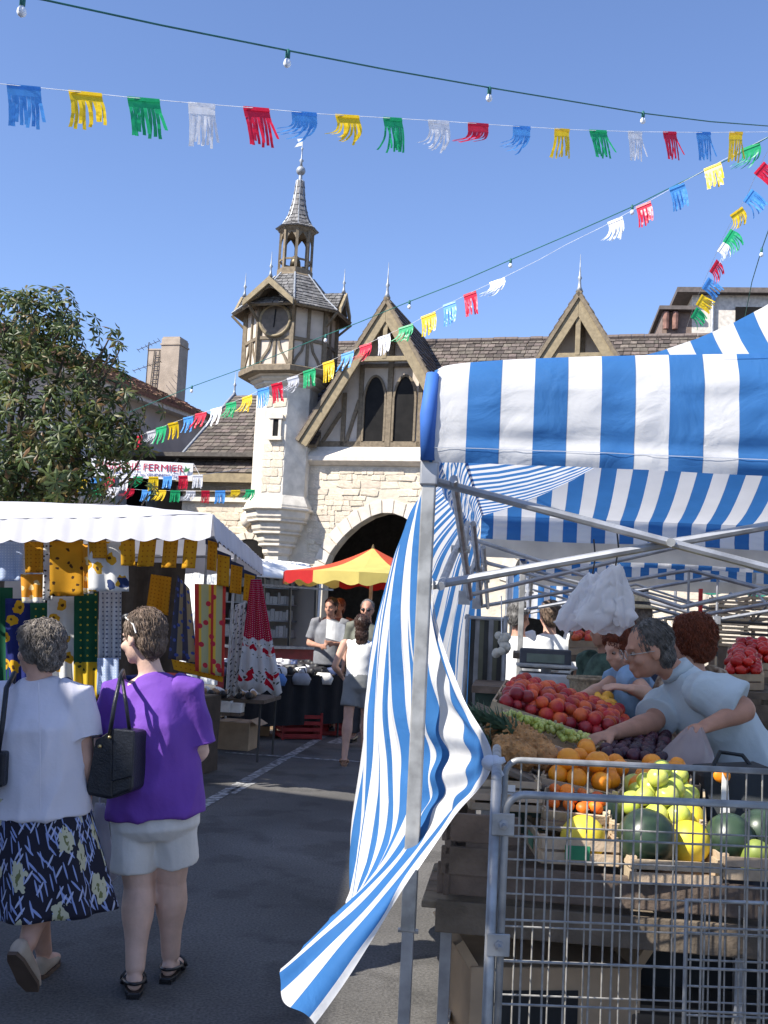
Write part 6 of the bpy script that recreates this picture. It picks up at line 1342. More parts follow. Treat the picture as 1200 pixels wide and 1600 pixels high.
def figure(label, J, o):
    """J: world joints; o: options"""
    s = o.get('s', 1.0); b = o.get('b', 1.0); vx = o.get('vox', .012); rt = Vector(o['root']); root = thing('person', label, 'person', rt, 0, o.get('group')); sk = o.get('skin', skin_m)
    X = (J['shR']-J['shL']).normalized(); up = (J['neck']-J['pel']).normalized(); ch = J['pel'].lerp(J['neck'], .62); wa = J['pel'].lerp(J['neck'], .28); fwd = up.cross(X).normalized()
    bd = MB()
    bd.loft([(J['pel']-up*.10*s, .09*s, .07*s, X), (J['pel']-up*.04*s, .150*b*s, .105*b*s, X), (J['pel']+up*.03*s, .152*b*s, .11*b*s, X), (wa, .130*b*s, .10*b*s, X), (ch, .145*b*s, .108*b*s, X), (J['neck']-up*.06*s, .13*s*b, .075*s, X), (J['neck']+up*.0, .055*s, .055*s, X), (J['neck'].lerp(J['head'], .45), .05*s, .052*s, X), (J['head']-Vector(J['hu']).normalized()*.03*s, .045*s, .05*s, X)], 18)
    hs = o.get('hs', 1.0)*s; hM = head(bd, J['head'], J['hf'], J['hu'], hs)
    for sd, th in (('L', 1), ('R', -1)):
        ar = o.get('arm', 1.0)
        limb(bd, J['sh'+sd], J['el'+sd], .052*s*ar, .038*s*ar); limb(bd, J['el'+sd], J['wr'+sd], .039*s*ar, .026*s, .006*s, .25)
        hd = J.get('hd'+sd, J['wr'+sd]-J['el'+sd]); pn = J.get('pn'+sd, -X if sd == 'R' else X); hand(bd, J['wr'+sd], hd, pn, s*.95, J.get('cu'+sd, .35), J.get('th'+sd, th))
        lg = o.get('leg', 1.0)
        limb(bd, J['hip'+sd], J['kn'+sd], .082*s*b, .056*s*lg); limb(bd, J['kn'+sd], J['an'+sd], .055*s*lg, .036*s*lg, .014*s*lg, .28)
        td = Vector(J['to'+sd]).normalized(); a_ = J['an'+sd]; fu = Vector(J.get('fu'+sd, (0, 0, 1)))
        bd.loft([(a_-td*.055*s-fu*.045*s, .024*s, .026*s, td.cross(fu)), (a_-td*.03*s-fu*.04*s, .034*s, .036*s, td.cross(fu)), (a_+td*.05*s-fu*.045*s, .038*s, .034*s, td.cross(fu)), (a_+td*.12*s-fu*.055*s, .044*s, .022*s, td.cross(fu)), (a_+td*.165*s-fu*.06*s, .034*s, .014*s, td.cross(fu))], 12)
    put(remesh(bd, vx, 2), 'body', sk, root)
    bodyo = root.children[-1]
    if o.get('eyes', True):
        for sd in (-1, 1):
            p = J['head']+(hM @ Vector((sd*.031, .0775, .002)))*hs; e = MB().ell(p, (.0092*hs,)*3, None, 10, 8).build('eye', eye_w, bodyo, world=True, smooth=True)
            q = p+(hM @ Vector((0, .0085, 0)))*hs; MB().ell(q, (.0055*hs,)*3, None, 8, 6).build('iris', eye_d, bodyo, world=True, smooth=True)
    # top
    tp = o.get('top')
    if tp:
        lo = tp.get('loose', .02)*s; hem = tp.get('hem', .12)*s; mb = MB(); k = tp.get('flare', 1.0)
        hc = J['pel']-up*hem+Vector(tp.get('shift', (0, 0, 0)))
        mb.loft([(hc, (.152*b*s+lo)*k, (.115*b*s+lo)*k, X), (J['pel']+up*.02*s, .156*b*s+lo, .115*b*s+lo, X), (wa, .142*b*s+lo, .108*b*s+lo, X), (ch, .150*b*s+lo, .112*b*s+lo*.9, X), (J['neck']-up*.085*s, .140*s*b+lo*.8, .085*s+lo*.6, X), (J['neck']-up*.035*s, .115*s+lo*.3, .07*s+lo*.3, X), (J['neck']+up*tp.get('col', .0)*s, .066*s+lo*.1, .062*s+lo*.1, X)], 26)
        for sd in ('L', 'R'):
            sl_ = tp.get('sleeve', .5)
            if sl_ > 0:
                A = J['sh'+sd]-X*(1 if sd == 'R' else -1)*.045*s; E = J['el'+sd]; Wt = J['wr'+sd]; rs = tp.get('srad', .072)*s
                pts = [A, J['sh'+sd], J['sh'+sd].lerp(E, min(1, sl_*2*.5)), J['sh'+sd].lerp(E, min(1, sl_*2))] if sl_ <= .5 else [A, J['sh'+sd], E, E.lerp(Wt, (sl_-.5)*2)]
                rr = [.058*s+lo*.6, .060*s+lo*.7, rs*.96, rs] if sl_ <= .5 else [.058*s+lo*.6, .060*s+lo*.6, rs*.85, rs*.72]
                mb.loft([(p, r_, r_, X.cross(Vector((0, .3, 1)))) for p, r_ in zip(pts, rr)], 18)
            elif sl_ == 0: mb.ell(J['sh'+sd]-X*(1 if sd == 'R' else -1)*.05*s-up*.01, (.04*s, .05*s, .05*s))
        put(remesh(mb, tp.get('vox', vx), 3, tp.get('wr', .006)*s, tp.get('wf', 7), tp.get('seed', 1)), tp.get('name', 'shirt'), tp['m'], root)
    bt = o.get('bottom')
    if bt:
        lo = bt.get('loose', .02)*s; mb = MB()
        if bt['kind'] == 'skirt':
            L = bt['len']*s; dn = Vector((0, 0, -1)); n = 30
            def sk_(u, v):
                a = u*2*math.pi; c = J['pel']+up*.06*s*(1-v)+dn*L*v+Vector(bt.get('sway', (0, 0, 0)))*v; fl = 1+.10*v*math.sin(a*7+seed_)+.05*v*math.sin(a*3+1)
                rx = (.155*b*s+lo)*(1-v)+bt['w']*v*s; ry = (.12*b*s+lo)*(1-v)+bt['w']*.72*v*s; return c+X*math.cos(a)*rx*fl+fwd*math.sin(a)*ry*fl
            seed_ = bt.get('seed', 0); MB().grid(sk_, 90, 26, lambda u, v: (u*2.2, (1-v)*L)).build('skirt', bt['m'], root, world=True, smooth=True, solid=.004)
        else:
            mb.loft([(J['pel']+up*.09*s, .140*b*s+lo, .11*b*s+lo, X), (J['pel'], .155*b*s+lo, .115*b*s+lo, X), (J['pel']-up*.08*s, .150*b*s+lo, .115*b*s+lo, X), (J['pel']-up*.13*s, .12*b*s, .09*b*s, X)], 24)
            for sd in ('L', 'R'):
                f = bt['len']; H_, K_, A_ = J['hip'+sd], J['kn'+sd], J['an'+sd]; r0 = bt.get('r0', .092)*b*s+lo*.6; sd_off = Vector(bt.get('off'+sd, (0, 0, 0)))
                if f <= 1: mb.loft([(H_+up*.03, r0, r0, X), (H_.lerp(K_, .25), r0, r0, X), (H_.lerp(K_, f)+sd_off, bt.get('r1', .085)*s+lo*.4, bt.get('r1', .085)*s+lo*.4, X)], 20)
                else: mb.loft([(H_+up*.03, r0, r0, X), (H_.lerp(K_, .3), r0*.97, r0*.97, X), (K_, .075*s+lo*.5, .075*s+lo*.5, X), (K_.lerp(A_, min(1, f-1)), .062*s+lo*.5, .066*s+lo*.5, X)], 18)
            put(remesh(mb, bt.get('vox', vx), 2, bt.get('wr', .005)*s, 7, bt.get('seed', 2)), bt['kind'], bt['m'], root)
    if 'hair' in o: hair(root, J['head'], J['hf'], J['hu'], o['hair'], o.get('hstyle', 'short'), hs, o.get('seed', 0), o.get('nt', 300))
    # shoes
    if 'shoe' in o:
        for sd in ('L', 'R'):
            td = Vector(J['to'+sd]).normalized(); a_ = J['an'+sd]; fu = Vector(J.get('fu'+sd, (0, 0, 1))); x = td.cross(fu); sh = o.get('shoe_style', 'closed')
            if sh == 'closed':
                mb = MB().loft([(a_-td*.070*s-fu*.048*s, .022*s, .03*s, x), (a_-td*.055*s-fu*.045*s, .036*s, .045*s, x), (a_+td*.03*s-fu*.052*s, .042*s, .036*s, x), (a_+td*.10*s-fu*.058*s, .046*s, .03*s, x), (a_+td*.175*s-fu*.066*s, .034*s, .018*s, x)], 16)
                so_ = put(remesh(mb, min(vx, .012), 2), 'shoe', o['shoe'], root)
                MB().poly([a_+td*l*s+x*w*s-fu*.094*s for l, w in ((-.075, -.02), (-.075, .02), (-.03, .036), (.05, .04), (.12, .046), (.18, .028), (.18, -.028), (.12, -.046), (.05, -.04), (-.03, -.036))], fu*.016*s).build('sole', o.get('sole', o['shoe']), so_, world=True)
            else:
                so_ = MB().poly([a_+td*l*s+x*w*s-fu*.09*s for l, w in ((-.08, -.022), (-.08, .022), (-.03, .038), (.05, .041), (.12, .048), (.18, .03), (.18, -.03), (.12, -.048), (.05, -.041), (-.03, -.038))], fu*.022*s).build('sandal', o['shoe'], root, world=True, bevel=.004)
                MB().tube([a_+td*(.05-.115*math.sin(t_))*s*1.0+x*.046*math.cos(t_)*s-fu*(.048-.012*math.sin(t_))*s for t_ in [i*math.pi/10 for i in range(11)]], .0075*s, 6).build('heel_strap', o['shoe'], so_, world=True, smooth=True)
                MB().box(a_-td*.05*s-fu*.092*s, (.055*s, .055*s, .03*s)).build('heel', o['shoe'], so_, world=True)
                for l in (.05, .11): MB().tube([a_+td*l*s+x*.05*math.cos(t_)*s-fu*(.07-.042*math.sin(t_))*s for t_ in [i*math.pi/8 for i in range(9)]], .010*s, 6).build('strap', o['shoe'], so_, world=True, smooth=True)
    return root
def standing(px, py_top, D, ang, H=1.68, **kw):
    """world joints of a person standing at depth D whose crown is at that pixel; ang 0 = facing away"""
    c = P(px, py_top, D); s = H/1.70; M = T((c.x, D, c.z-H)) @ RZ(ang); p = lambda x, y, z: M @ (Vector((x, y, z))*s); d = lambda x, y, z: M.to_3x3() @ Vector((x, y, z))
    J = dict(pel=p(0, 0, .95), neck=p(0, -.01, 1.43), head=p(0, .015, 1.585), hf=d(*kw.get('hf', (0, 1, -.05))), hu=d(0, 0, 1))
    for sd, q in (('L', -1), ('R', 1)):
        J['sh'+sd] = p(q*.185, -.01, 1.38); e = kw.get('el'+sd, (q*.25, -.05, 1.12)); w = kw.get('wr'+sd, (q*.25, .06, .90)); J['el'+sd] = p(*e); J['wr'+sd] = p(*w)
        J['hip'+sd] = p(q*.085, 0, .90); J['kn'+sd] = p(q*.095, .015+kw.get('step', 0)*q, .50); J['an'+sd] = p(q*.10, -.02+kw.get('step', 0)*q*2, .095); J['to'+sd] = d(q*.15, 1, 0); J['pn'+sd] = d(-q, .2, 0)
    return J, dict(s=s, root=(c.x, D, c.z-H))
hair_g = mat('grey_brown_hair', (.20, .172, .145), .6, .45, 40); hair_b = mat('brown_hair', (.14, .098, .070), .55, .4, 40); hair_r = mat('red_brown_hair', (.17, .045, .02), .5, .35, 40); hair_d = mat('dark_grey_hair', (.12, .115, .11), .55, .4, 40); hair_dk = mat('dark_brown_hair', (.045, .022, .015), .45, .3, 40)
blk_sh = mat('black_leather', (.012, .012, .014), .35, .2, 20, spec=.5)
# ---------------------------------------------------------------- woman in the purple shirt
D = 4.8; q = lambda px, py, dD=0.0: P(px, py, D+dD)
FD = Vector((-.12, 1, 0))
J = dict(pel=q(243, 1262), neck=q(236, 1052), head=q(222, 996, -.01), hf=Vector((-.86, .55, -.22)), hu=Vector((-.05, .05, 1)),
 shL=q(183, 1082), elL=q(163, 1150, .02), wrL=q(160, 1190, .24), hdL=Vector((.1, 1, -.2)), pnL=Vector((1, 0, -.3)), shR=q(294, 1078), elR=q(312, 1172, .02), wrR=q(296, 1192, .26), hdR=Vector((-.3, 1, 0)), pnR=Vector((-1, 0, 0)),
 hipL=q(210, 1278), knL=q(217, 1388, -.0), anL=q(213, 1490, -.10), toL=Vector((-.25, 1, 0)), hipR=q(274, 1278), knR=q(268, 1378, .06), anR=q(268, 1472, .10), toR=Vector((.05, 1, 0)), cuL=.9, cuR=.8)
for sd in 'LR':
    a = J['an'+sd]; a.z = .092
figure('woman in purple shirt and white shorts walking away with a handbag', J, dict(root=(J['pel'].x, D, 0), s=.97, b=1.2, vox=.0085, arm=1.12, leg=1.16, skin=skin_l, hair=hair_b, hstyle='short', seed=3, nt=700,
 top=dict(m=mat('purple_jersey', (.145, .05, .34), .8, .10, 4, .1, 60), hem=.03, loose=.032, sleeve=.46, srad=.083, wr=.017, wf=5.5, flare=1.03, seed=4, name='shirt'),
 bottom=dict(kind='shorts', r0=.078, m=mat('white_cotton', (.70, .68, .64), .8, .06, 6, .1, 60), len=.76, r1=.090, loose=.012, wr=.007, offL=(-.022, 0, 0), offR=(.020, 0, .02)), shoe=blk_sh, shoe_style='sandal'))
# sunglasses pushed up in her hair
hc = J['head']; hfv = J['hf'].normalized(); sg = thing('sunglasses', 'sunglasses pushed up into the hair of the purple-shirted woman', 'sunglasses', hc+Vector((0, 0, .09)))
rr_ = hfv.cross(Vector((0, 0, 1))).normalized()
for sd in (-1, 1): MB().ell(hc+hfv*.062+rr_*sd*.034+Vector((0, 0, .098)), (.026, .012, .018)).build('lens', blackm, sg, world=True, smooth=True); MB().tube([hc+hfv*.05+rr_*sd*.06+Vector((0, 0, .095)), hc-hfv*.03+rr_*sd*.088+Vector((0, 0, .05)), hc-hfv*.05+rr_*sd*.088+Vector((0, 0, .01))], .0035, 6).build('temple', lab_w, sg, world=True)
# ---------------------------------------------------------------- her black handbag
bagD = 4.52; bp = lambda px, py, dD=0: P(px, py, bagD+dD); hb = thing('handbag', 'black leather shoulder bag with flap hanging behind the purple-shirted woman', 'handbag', bp(172, 1195)); 
lea = mat('bag_leather', (.014, .016, .022), .38, .25, 25, .15, 120)
MB().poly([bp(150, 1158), bp(178, 1140), bp(210, 1144), bp(206, 1236), bp(170, 1250), bp(130, 1242)], (.03, .13, .0)).build('bag_body', lea, hb, world=True, bevel=.014)
MB().poly([bp(176, 1138, -.012), bp(211, 1142, -.012), bp(207, 1214, -.012), bp(174, 1222, -.012)], (.0, .02, 0)).build('flap', lea, hb, world=True, bevel=.006)
MB().poly([bp(149, 1157, -.006), bp(176, 1139, -.012), bp(174, 1246, -.006), bp(134, 1238, -.002)], (.005, .012, 0)).build('side_gusset', lea, hb, world=True, bevel=.004)
MB().tube([bp(171, 1150, -.01), bp(179, 1100, -.01), bp(188, 1058, .05), bp(192, 1048, .2), bp(196, 1075, .38)], [.009]*5, 8).build('strap', lea, hb, world=True, smooth=True)
MB().tube([bp(203, 1146, .06), bp(197, 1100, .05), bp(190, 1056, .1)], .008, 8).build('strap', lea, hb, world=True, smooth=True)
for p_ in ((171, 1152), (156, 1166)): MB().ell(bp(p_[0], p_[1], -.02), (.008, .008, .008)).build('buckle', mat('brass', (.6, .45, .2), .3, metal=.9), hb, world=True, smooth=True)
# thin plastic bag in her left hand
pb = thing('plastic_bag', 'thin translucent plastic bag hanging beside the white shorts', 'bag', P(152, 1290, 4.85)); thin = mat('thin_plastic', (.5, .5, .55), .3, .1, 10, transl=.6)
def pbf(u, v): a = u*6.283; w = .02+.05*v; c = P(156, 1255, 4.9).lerp(P(156, 1372, 4.9), v); return c+Vector((math.cos(a)*w*(1+.15*math.sin(3*a)), math.sin(a)*w*.6, .01*math.sin(a*4)*v))
MB().grid(pbf, 24, 10).build('film', thin, pb, world=True, smooth=True); MB().tube([P(156, 1255, 4.9), P(158, 1200, 5.0)], .004, 5).build('handle', thin, pb, world=True)
# ---------------------------------------------------------------- woman in white blouse and navy skirt
D = 4.55; q = lambda px, py, dD=0.0: P(px, py, D+dD)
J = dict(pel=q(62, 1262), neck=q(62, 1060), head=q(60, 1014, -.01), hf=Vector((-.95, .28, -.14)), hu=Vector((-.02, .02, 1)),
 shL=q(-2, 1092), elL=q(-24, 1170), wrL=q(-20, 1250, .1), hdL=Vector((0, .4, -1)), shR=q(116, 1090), elR=q(131, 1182, .0), wrR=q(134, 1265, .06), hdR=Vector((0, .25, -1)), pnR=Vector((-1, .2, 0)),
 hipL=q(38, 1278), knL=q(52, 1395, .12), anL=q(70, 1478, .32), toL=Vector((0, 1, 0)), hipR=q(86, 1278), knR=q(66, 1400, -.02), anR=q(42, 1478, -.16), toR=Vector((.18, .62, -.75)), fuR=Vector((.1, .75, .62)), cuL=.6, cuR=.6)
J['anL'].z = .092
skm, n, l, b_ = nodes('navy_leaf_print'); uvn = n.new('ShaderNodeUVMap').outputs[0]
def mapped(sc, rot, loc=0):
    m0 = n.new('ShaderNodeMapping'); l.new(uvn, m0.inputs[0]); m0.inputs['Rotation'].default_value = (0, 0, rot); m0.inputs['Location'].default_value = (loc, loc*.7, 0)
    mp = n.new('ShaderNodeMapping'); l.new(m0.outputs[0], mp.inputs[0]); mp.inputs['Scale'].default_value = sc; return mp.outputs[0]
o_ = None; base = (.008, .008, .022)
for rot, lc in ((.65, 0), (-.75, 3), (1.3, 7)):
    v = n.new('ShaderNodeTexVoronoi'); v.voronoi_dimensions = '2D'; v.inputs['Scale'].default_value = 1; l.new(mapped((5.5, 34, 1), rot, lc), v.inputs['Vector'])
    fac = math_n(n, l, 'MULTIPLY', math_n(n, l, 'LESS_THAN', v.outputs['Distance'], .17), .85); o_ = mixc(n, l, fac, base if o_ is None else o_, (.30, .38, .68) if rot > 0 else (.52, .56, .75))
v = n.new('ShaderNodeTexVoronoi'); v.voronoi_dimensions = '2D'; v.inputs['Scale'].default_value = 5.0; v.inputs['Randomness'].default_value = .9; nzn = n.new('ShaderNodeTexNoise'); nzn.inputs['Scale'].default_value = 28; l.new(uvn, nzn.inputs[0]); l.new(mixc(n, l, .11, uvn, nzn.outputs[1], 'ADD'), v.inputs['Vector'])
o_ = mixc(n, l, math_n(n, l, 'LESS_THAN', v.outputs['Distance'], .22), o_, (.52, .50, .34)); o_ = mixc(n, l, math_n(n, l, 'LESS_THAN', v.outputs['Distance'], .07), o_, (.16, .17, .06))
l.new(o_, b_.inputs['Base Color']); b_.inputs['Roughness'].default_value = .85
blouse = mat('white_blouse', (.74, .72, .78), .75, .05, 5, .1, 60, transl=.12)
wroot = figure('grey-haired woman in white blouse and navy leaf-print skirt at the left edge', J, dict(root=(J['pel'].x, D, 0), s=.96, b=1.14, vox=.0085, arm=1.08, leg=1.02, skin=skin_m, hair=hair_g, hstyle='curly', seed=8, nt=1100, hs=.9,
 top=dict(m=blouse, hem=.03, loose=.04, sleeve=.36, srad=.095, wr=.016, wf=5, flare=1.05, seed=14, name='blouse'), bottom=dict(kind='skirt', m=skm, len=.425, w=.265, sway=(.06, 0, 0), seed=1), shoe=mat('beige_canvas_shoe', (.42, .34, .26), .8), sole=mat('brown_sole', (.10, .065, .045), .8)))
MB().tube([P(60, 1066, 4.40), P(62, 1150, 4.36), P(63, 1268, 4.36)], .0022, 5).build('back_seam', blouse, wroot, world=True)
sb_ = thing('shoulder_bag', 'dark shoulder bag on a strap at the left edge beside the white blouse', 'bag', P(-20, 1200, 4.5)); MB().tube([P(22, 1052, 4.52), P(10, 1075, 4.42), P(4, 1130, 4.38), P(-4, 1180, 4.38)], .011, 8).build('strap', lea, sb_, world=True, smooth=True); MB().tube([P(22, 1052, 4.52), P(18, 1080, 4.7)], .011, 8).build('strap', lea, sb_, world=True)
MB().poly([P(-60, 1175, 4.4), P(8, 1175, 4.36), P(4, 1230, 4.36), P(-62, 1240, 4.4)], (0, .1, 0)).build('bag_body', lea, sb_, world=True, bevel=.01)
# ---------------------------------------------------------------- woman in white vest walking towards the arch
J, o = standing(566, 962, 12.0, R(-6), 1.61, hf=(-.2, 1, -.05), elL=(-.29, -.03, 1.1), wrL=(-.22, .14, .98), elR=(.25, -.02, 1.1), wrR=(.2, .2, 1.0), step=.07)
o.update(b=.98, vox=.014, hair=hair_dk, hstyle='long', seed=2, nt=200, skin=skin_m, top=dict(m=mat('white_vest', (.80, .79, .75), .8, .05, 6), hem=-.02, loose=.012, sleeve=0, wr=.006), bottom=dict(kind='shorts', m=mat('grey_shorts', (.22, .225, .22), .85, .1, 8), len=.62, r1=.10, loose=.015), shoe=mat('tan_sandal', (.35, .2, .12), .7), shoe_style='sandal')
figure('dark-haired woman in white vest and grey shorts walking towards the arch', J, o)
# ---------------------------------------------------------------- people by the trailer and the arch
J, o = standing(518, 935, 14.6, R(172), 1.74, hf=(.2, 1, -.1), elL=(-.27, .0, 1.1), wrL=(-.1, .24, 1.12), elR=(.27, 0, 1.1), wrR=(.06, .26, 1.08)); o.update(b=1.08, vox=.015, hair=hair_dk, seed=4, nt=120, skin=skin_t, top=dict(m=mat('grey_blue_shirt', (.17, .175, .19), .8), hem=.12, loose=.03, sleeve=.4), bottom=dict(kind='trousers', m=mat('dark_trousers', (.05, .05, .055), .85), len=1.95), shoe=blk_sh)
figure('man in grey shirt facing the camera beside the trailer, holding paper', J, o)
pap = P(524, 985, 14.2); pp_ = thing('paper_sheet', 'white paper in the hands of the man beside the trailer', 'paper', pap); MB().grid(lambda u, v: pap+Vector((-.12+.24*u, -.02*math.sin(u*4), .14-.24*v-.06*u)), 6, 6).build('sheet', lab_w, pp_, world=True, solid=.002)
J, o = standing(530, 936, 15.6, R(150), 1.70); o.update(vox=.016, hair=hair_r, seed=5, nt=80, skin=skin_t, top=dict(m=mat('brown_red_shirt', (.20, .09, .07), .8), hem=.12, loose=.03, sleeve=.4), bottom=dict(kind='trousers', m=MATS['dark_trousers'], len=1.95), shoe=blk_sh); figure('person in reddish shirt half hidden behind the man in grey', J, o)
J, o = standing(575, 938, 13.6, R(165), 1.76, hf=(-.1, 1, -.05)); o.update(b=1.05, vox=.015, hair=hair_d, hstyle='thin', seed=6, nt=60, skin=skin_t, top=dict(m=mat('olive_grey_shirt', (.13, .135, .11), .8), hem=.12, loose=.03, sleeve=.4), bottom=dict(kind='trousers', m=MATS['dark_trousers'], len=1.95), shoe=blk_sh); sunm = figure('man in sunglasses and olive shirt facing the camera by the parasol', J, o)
sgl = J['head']; f_ = Vector(J['hf']).normalized(); x_ = f_.cross(Vector((0, 0, 1))).normalized(); g2 = thing('sunglasses', 'dark sunglasses on the man in the olive shirt', 'sunglasses', sgl)
for sd in (-1, 1): MB().ell(sgl+f_*.095+x_*sd*.034+Vector((0, 0, .005)), (.027, .014, .02)).build('lens', blackm, g2, world=True, smooth=True); MB().tube([sgl+f_*.09+x_*sd*.06+Vector((0, 0, .01)), sgl+x_*sd*.083+Vector((0, 0, .005))], .003, 5).build('temple', blackm, g2, world=True)
# ---------------------------------------------------------------- man leaning over the fruit
D = 4.6; q = lambda px, py, dD=0.0: P(px, py, D+dD)
J = dict(pel=q(1182, 1212, .05), neck=q(1062, 1058, .02), head=q(1013, 1016, -.02), hf=Vector((-.97, -.06, -.26)), hu=Vector((-.22, -.02, 1)),
 shL=q(1100, 1078, -.19), elL=q(1166, 1108, -.26), wrL=q(1100, 1136, -.36), hdL=Vector((-.9, -.25, -.45)), pnL=Vector((.1, .4, -1)), shR=q(1050, 1092, .17), elR=q(1018, 1130, .0), wrR=q(956, 1146, -.30), hdR=Vector((-.9, -.40, -.22)), pnR=Vector((0, .1, -1)),
 hipL=q(1185, 1222, -.06), hipR=q(1190, 1215, .14), cuL=.75, cuR=.55, thR=1, thL=-1, toL=Vector((-1, -.1, 0)), toR=Vector((-1, .1, 0)))
for sd, dx, dy in (('L', 0, -.08), ('R', .06, .14)):
    h_ = J['hip'+sd]; J['kn'+sd] = Vector((h_.x-.04, D+dy, .50)); J['an'+sd] = Vector((h_.x+.02+dx, D+dy, .092))
bsh = mat('pale_blue_shirt', (.42, .50, .55), .8, .07, 5, .1, 60)
mroot = figure('grey-haired man in pale blue shirt leaning over the fruit crates', J, dict(root=(J['hipL'].x, D, 0), s=1.04, b=1.08, vox=.008, arm=1.12, skin=skin_t, hair=hair_d, hstyle='thin', seed=12, nt=500, hs=.93,
 top=dict(m=bsh, hem=.10, loose=.032, sleeve=.40, srad=.092, wr=.017, wf=5.5, seed=9, col=.02, name='shirt', flare=1.08), bottom=dict(kind='trousers', m=MATS['dark_trousers'], len=1.95), shoe=blk_sh))
cl = J['neck']; MB().loft([(cl+Vector((-.005, 0, .012)), .078, .074, Vector((0, 1, 0))), (cl+Vector((-.03, 0, .045)), .070, .066, Vector((0, 1, 0)))], 20).build('collar', bsh, mroot, world=True, smooth=True)
gf = Vector(J['hf']).normalized(); gu = (Vector(J['hu'])-gf*Vector(J['hu']).dot(gf)).normalized(); gr = gf.cross(gu); gl_ = thing('spectacles', 'thin spectacles on the man leaning over the fruit', 'spectacles', J['head'])
for sd in (-1, 1):
    c_ = J['head']+gf*.108+gr*sd*.033+gu*.004; MB().tube([c_+gr*.024*math.cos(t_)+gu*.019*math.sin(t_) for t_ in [i*math.pi/8 for i in range(17)]], .0018, 5).build('lens_rim', galv, gl_, world=True); MB().tube([c_+gr*sd*.024, J['head']+gr*sd*.086+gf*.0+gu*.0], .0018, 5).build('temple', galv, gl_, world=True)
# the clear bag he holds open, and the orange he picks
cbg = thing('plastic_bag', 'clear plastic bag of fruit held by the leaning man', 'bag', q(1062, 1175, -.42)); 
def cbf(u, v): a = u*6.283; w = .03+.075*math.sin(min(1, v*1.25)*1.7); c = q(1085, 1140, -.40).lerp(q(1060, 1228, -.45), v); return c+Vector((math.cos(a)*w*(1+.12*math.sin(4*a+v*3)), math.sin(a)*w*.7, .012*math.sin(a*5)*(1-v)))
MB().grid(cbf, 32, 14).build('film', mat('pink_clear_plastic', (.52, .45, .45), .25, .1, 10, transl=.55), cbg, world=True, smooth=True)
for k in range(3): MB().ell(q(1052+k*12, 1205+k*3, -.43), (.033, .03, .03)).build('fruit', apri_m, cbg, world=True, smooth=True)
po = inst(og[0], 'orange', None, T(q(916, 1168, -.42))); tag(po, 'orange under the fingers of the leaning man', 'orange', None)
# dark shopping bag beside him
db = thing('shopping_bag', 'dark shopping bag standing right of the green apples', 'bag', P(1150, 1262, 3.75)); MB().poly([P(1100, 1285, 3.75), P(1210, 1290, 3.7), P(1215, 1200, 3.75), P(1098, 1205, 3.8)], (0, .2, 0)).build('bag_body', mat('dark_bag', (.018, .022, .025), .7), db, world=True, bevel=.02); MB().tube([P(1110, 1205, 3.85), P(1125, 1175, 3.9), P(1160, 1180, 3.9), P(1180, 1205, 3.85)], .008, 6).build('handle', MATS['dark_bag'], db, world=True); MB().ell(P(1128, 1212, 3.72), (.03, .012, .025)).build('badge', orange_m, db, world=True, smooth=True)
# ---------------------------------------------------------------- red-haired woman reaching for peaches
D = 5.7; q = lambda px, py, dD=0.0: P(px, py, D+dD)
J = dict(pel=q(1010, 1165, .1), neck=q(985, 1045, .02), head=q(972, 1012), hf=Vector((-.85, -.35, -.40)), hu=Vector((-.25, -.1, 1)), shL=q(988, 1062, -.17), elL=q(1012, 1085, -.28), wrL=q(985, 1076, -.42), hdL=Vector((-1, -.1, .1)), pnL=Vector((0, .3, -1)), shR=q(968, 1060, .12), elR=q(938, 1078, .02), wrR=q(905, 1090, -.15), hdR=Vector((-1, -.5, -.2)), pnR=Vector((0, 0, -1)), hipL=q(1012, 1180, 0), hipR=q(1014, 1175, .18), toL=Vector((-1, 0, 0)), toR=Vector((-1, 0, 0)), thL=-1, thR=1)
for sd, dy in (('L', 0), ('R', .18)):
    h_ = J['hip'+sd]; J['kn'+sd] = Vector((h_.x, D+dy, .48)); J['an'+sd] = Vector((h_.x+.02, D+dy, .092))
figure('red-haired woman in blue top reaching for the peaches', J, dict(root=(J['hipL'].x, D, 0), s=.97, b=1.05, vox=.011, skin=skin_m, hair=hair_r, hstyle='curly', seed=15, nt=300, top=dict(m=mat('blue_top', (.22, .36, .55), .8), hem=.12, loose=.03, sleeve=.2, srad=.075), bottom=dict(kind='skirt', m=mat('blue_skirt', (.12, .2, .35), .85), len=.5, w=.24), shoe=blk_sh))
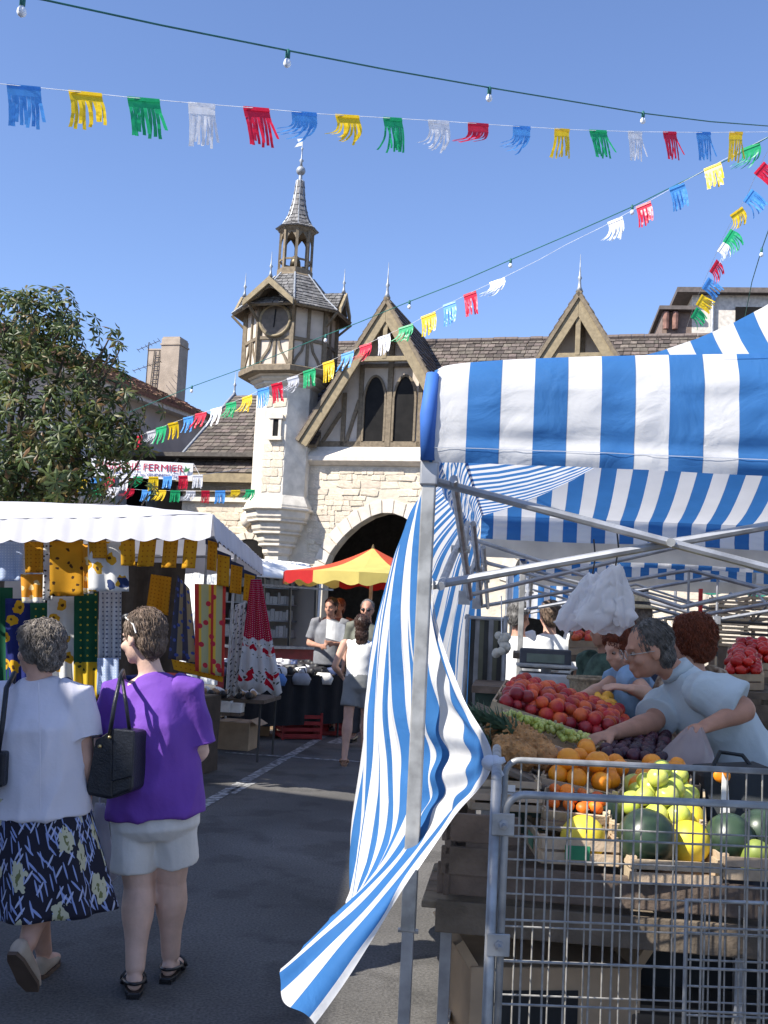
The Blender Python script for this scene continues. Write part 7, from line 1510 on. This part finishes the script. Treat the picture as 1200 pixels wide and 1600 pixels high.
# ---------------------------------------------------------------- others under the tents
florm = spot_mat('floral_dress', (.30, .22, .16), [((.5, .42, .3), 20, .3, 0, 0, 1), ((.12, .03, .03), 26, .25, 0, 0, 2)])
flo2 = mat('floral_dress_solid', (.16, .09, .06), .85, .3, 30, c2=(.48, .40, .30))
J, o = standing(1085, 968, 5.6, R(40), 1.60, elL=(-.24, .1, 1.1), wrL=(-.15, .3, 1.05)); o.update(b=1.15, vox=.012, hair=hair_r, hstyle='curly', seed=21, nt=700, hs=1.08, skin=skin_m, top=dict(m=flo2, hem=.1, loose=.035, sleeve=.3, srad=.085), bottom=dict(kind='skirt', m=florm, len=.5, w=.26), shoe=blk_sh); figure('woman with curly auburn hair and floral dress behind the leaning man', J, o)
J, o = standing(812, 940, 8.7, R(-8), 1.74, hf=(.5, .8, -.3)); o.update(b=1.18, vox=.013, hair=hair_d, hstyle='thin', seed=22, nt=100, skin=skin_t, top=dict(m=mat('white_shirt', (.78, .78, .76), .8, .05), hem=.08, loose=.035, sleeve=.42, srad=.09), bottom=dict(kind='trousers', m=mat('blue_grey_trousers', (.16, .18, .24), .85), len=1.95), shoe=blk_sh); figure('broad man in white shirt and blue-grey trousers seen from behind', J, o)
J, o = standing(860, 940, 8.9, R(10), 1.66); o.update(b=1.08, vox=.013, hair=hair_b, hstyle='short', seed=23, nt=150, skin=skin_m, top=dict(m=mat('white_sweater', (.76, .76, .74), .85, .06), hem=.08, loose=.035, sleeve=.45, srad=.08), bottom=dict(kind='trousers', m=mat('red_trousers', (.35, .03, .04), .85), len=1.95), shoe=blk_sh); figure('brown-haired woman in white top standing next to the broad man', J, o)
J, o = standing(996, 938, 7.6, R(60), 1.68); o.update(vox=.014, hair=hair_g, seed=24, nt=60, skin=skin_t, top=dict(m=mat('dark_blue_shirt', (.03, .045, .10), .85), hem=.1, loose=.03, sleeve=.5), bottom=dict(kind='trousers', m=MATS['dark_trousers'], len=1.95), shoe=blk_sh); figure('person in dark blue shirt and straw hat at the back of the tent', J, o)
ht = J['head']+Vector((0, 0, .055)); hat = thing('straw_hat', 'straw hat on the person in dark blue at the back of the tent', 'hat', ht); MB().lathe([(.16, .0), (.165, .008), (.10, .03), (.095, .07), (.07, .10), (.01, .105)], ht, 20).build('hat', mat('straw', (.55, .45, .28), .8, .2, 50), hat, world=True, smooth=True); MB().lathe([(.100, .03), (.103, .03), (.101, .052), (.098, .052)], ht, 20).build('band', blackm, hat, world=True)
J, o = standing(948, 956, 6.9, R(120), 1.66, elL=(-.28, .1, 1.12), wrL=(-.2, .36, 1.1)); o.update(vox=.014, hair=hair_dk, seed=25, nt=60, skin=skin_t, top=dict(m=mat('dark_green_shirt', (.05, .09, .07), .85, .4, 20), hem=.1, loose=.03, sleeve=.35), bottom=dict(kind='trousers', m=MATS['dark_trousers'], len=1.95), shoe=blk_sh); figure('seller in dark green shirt behind the carrier bags', J, o)
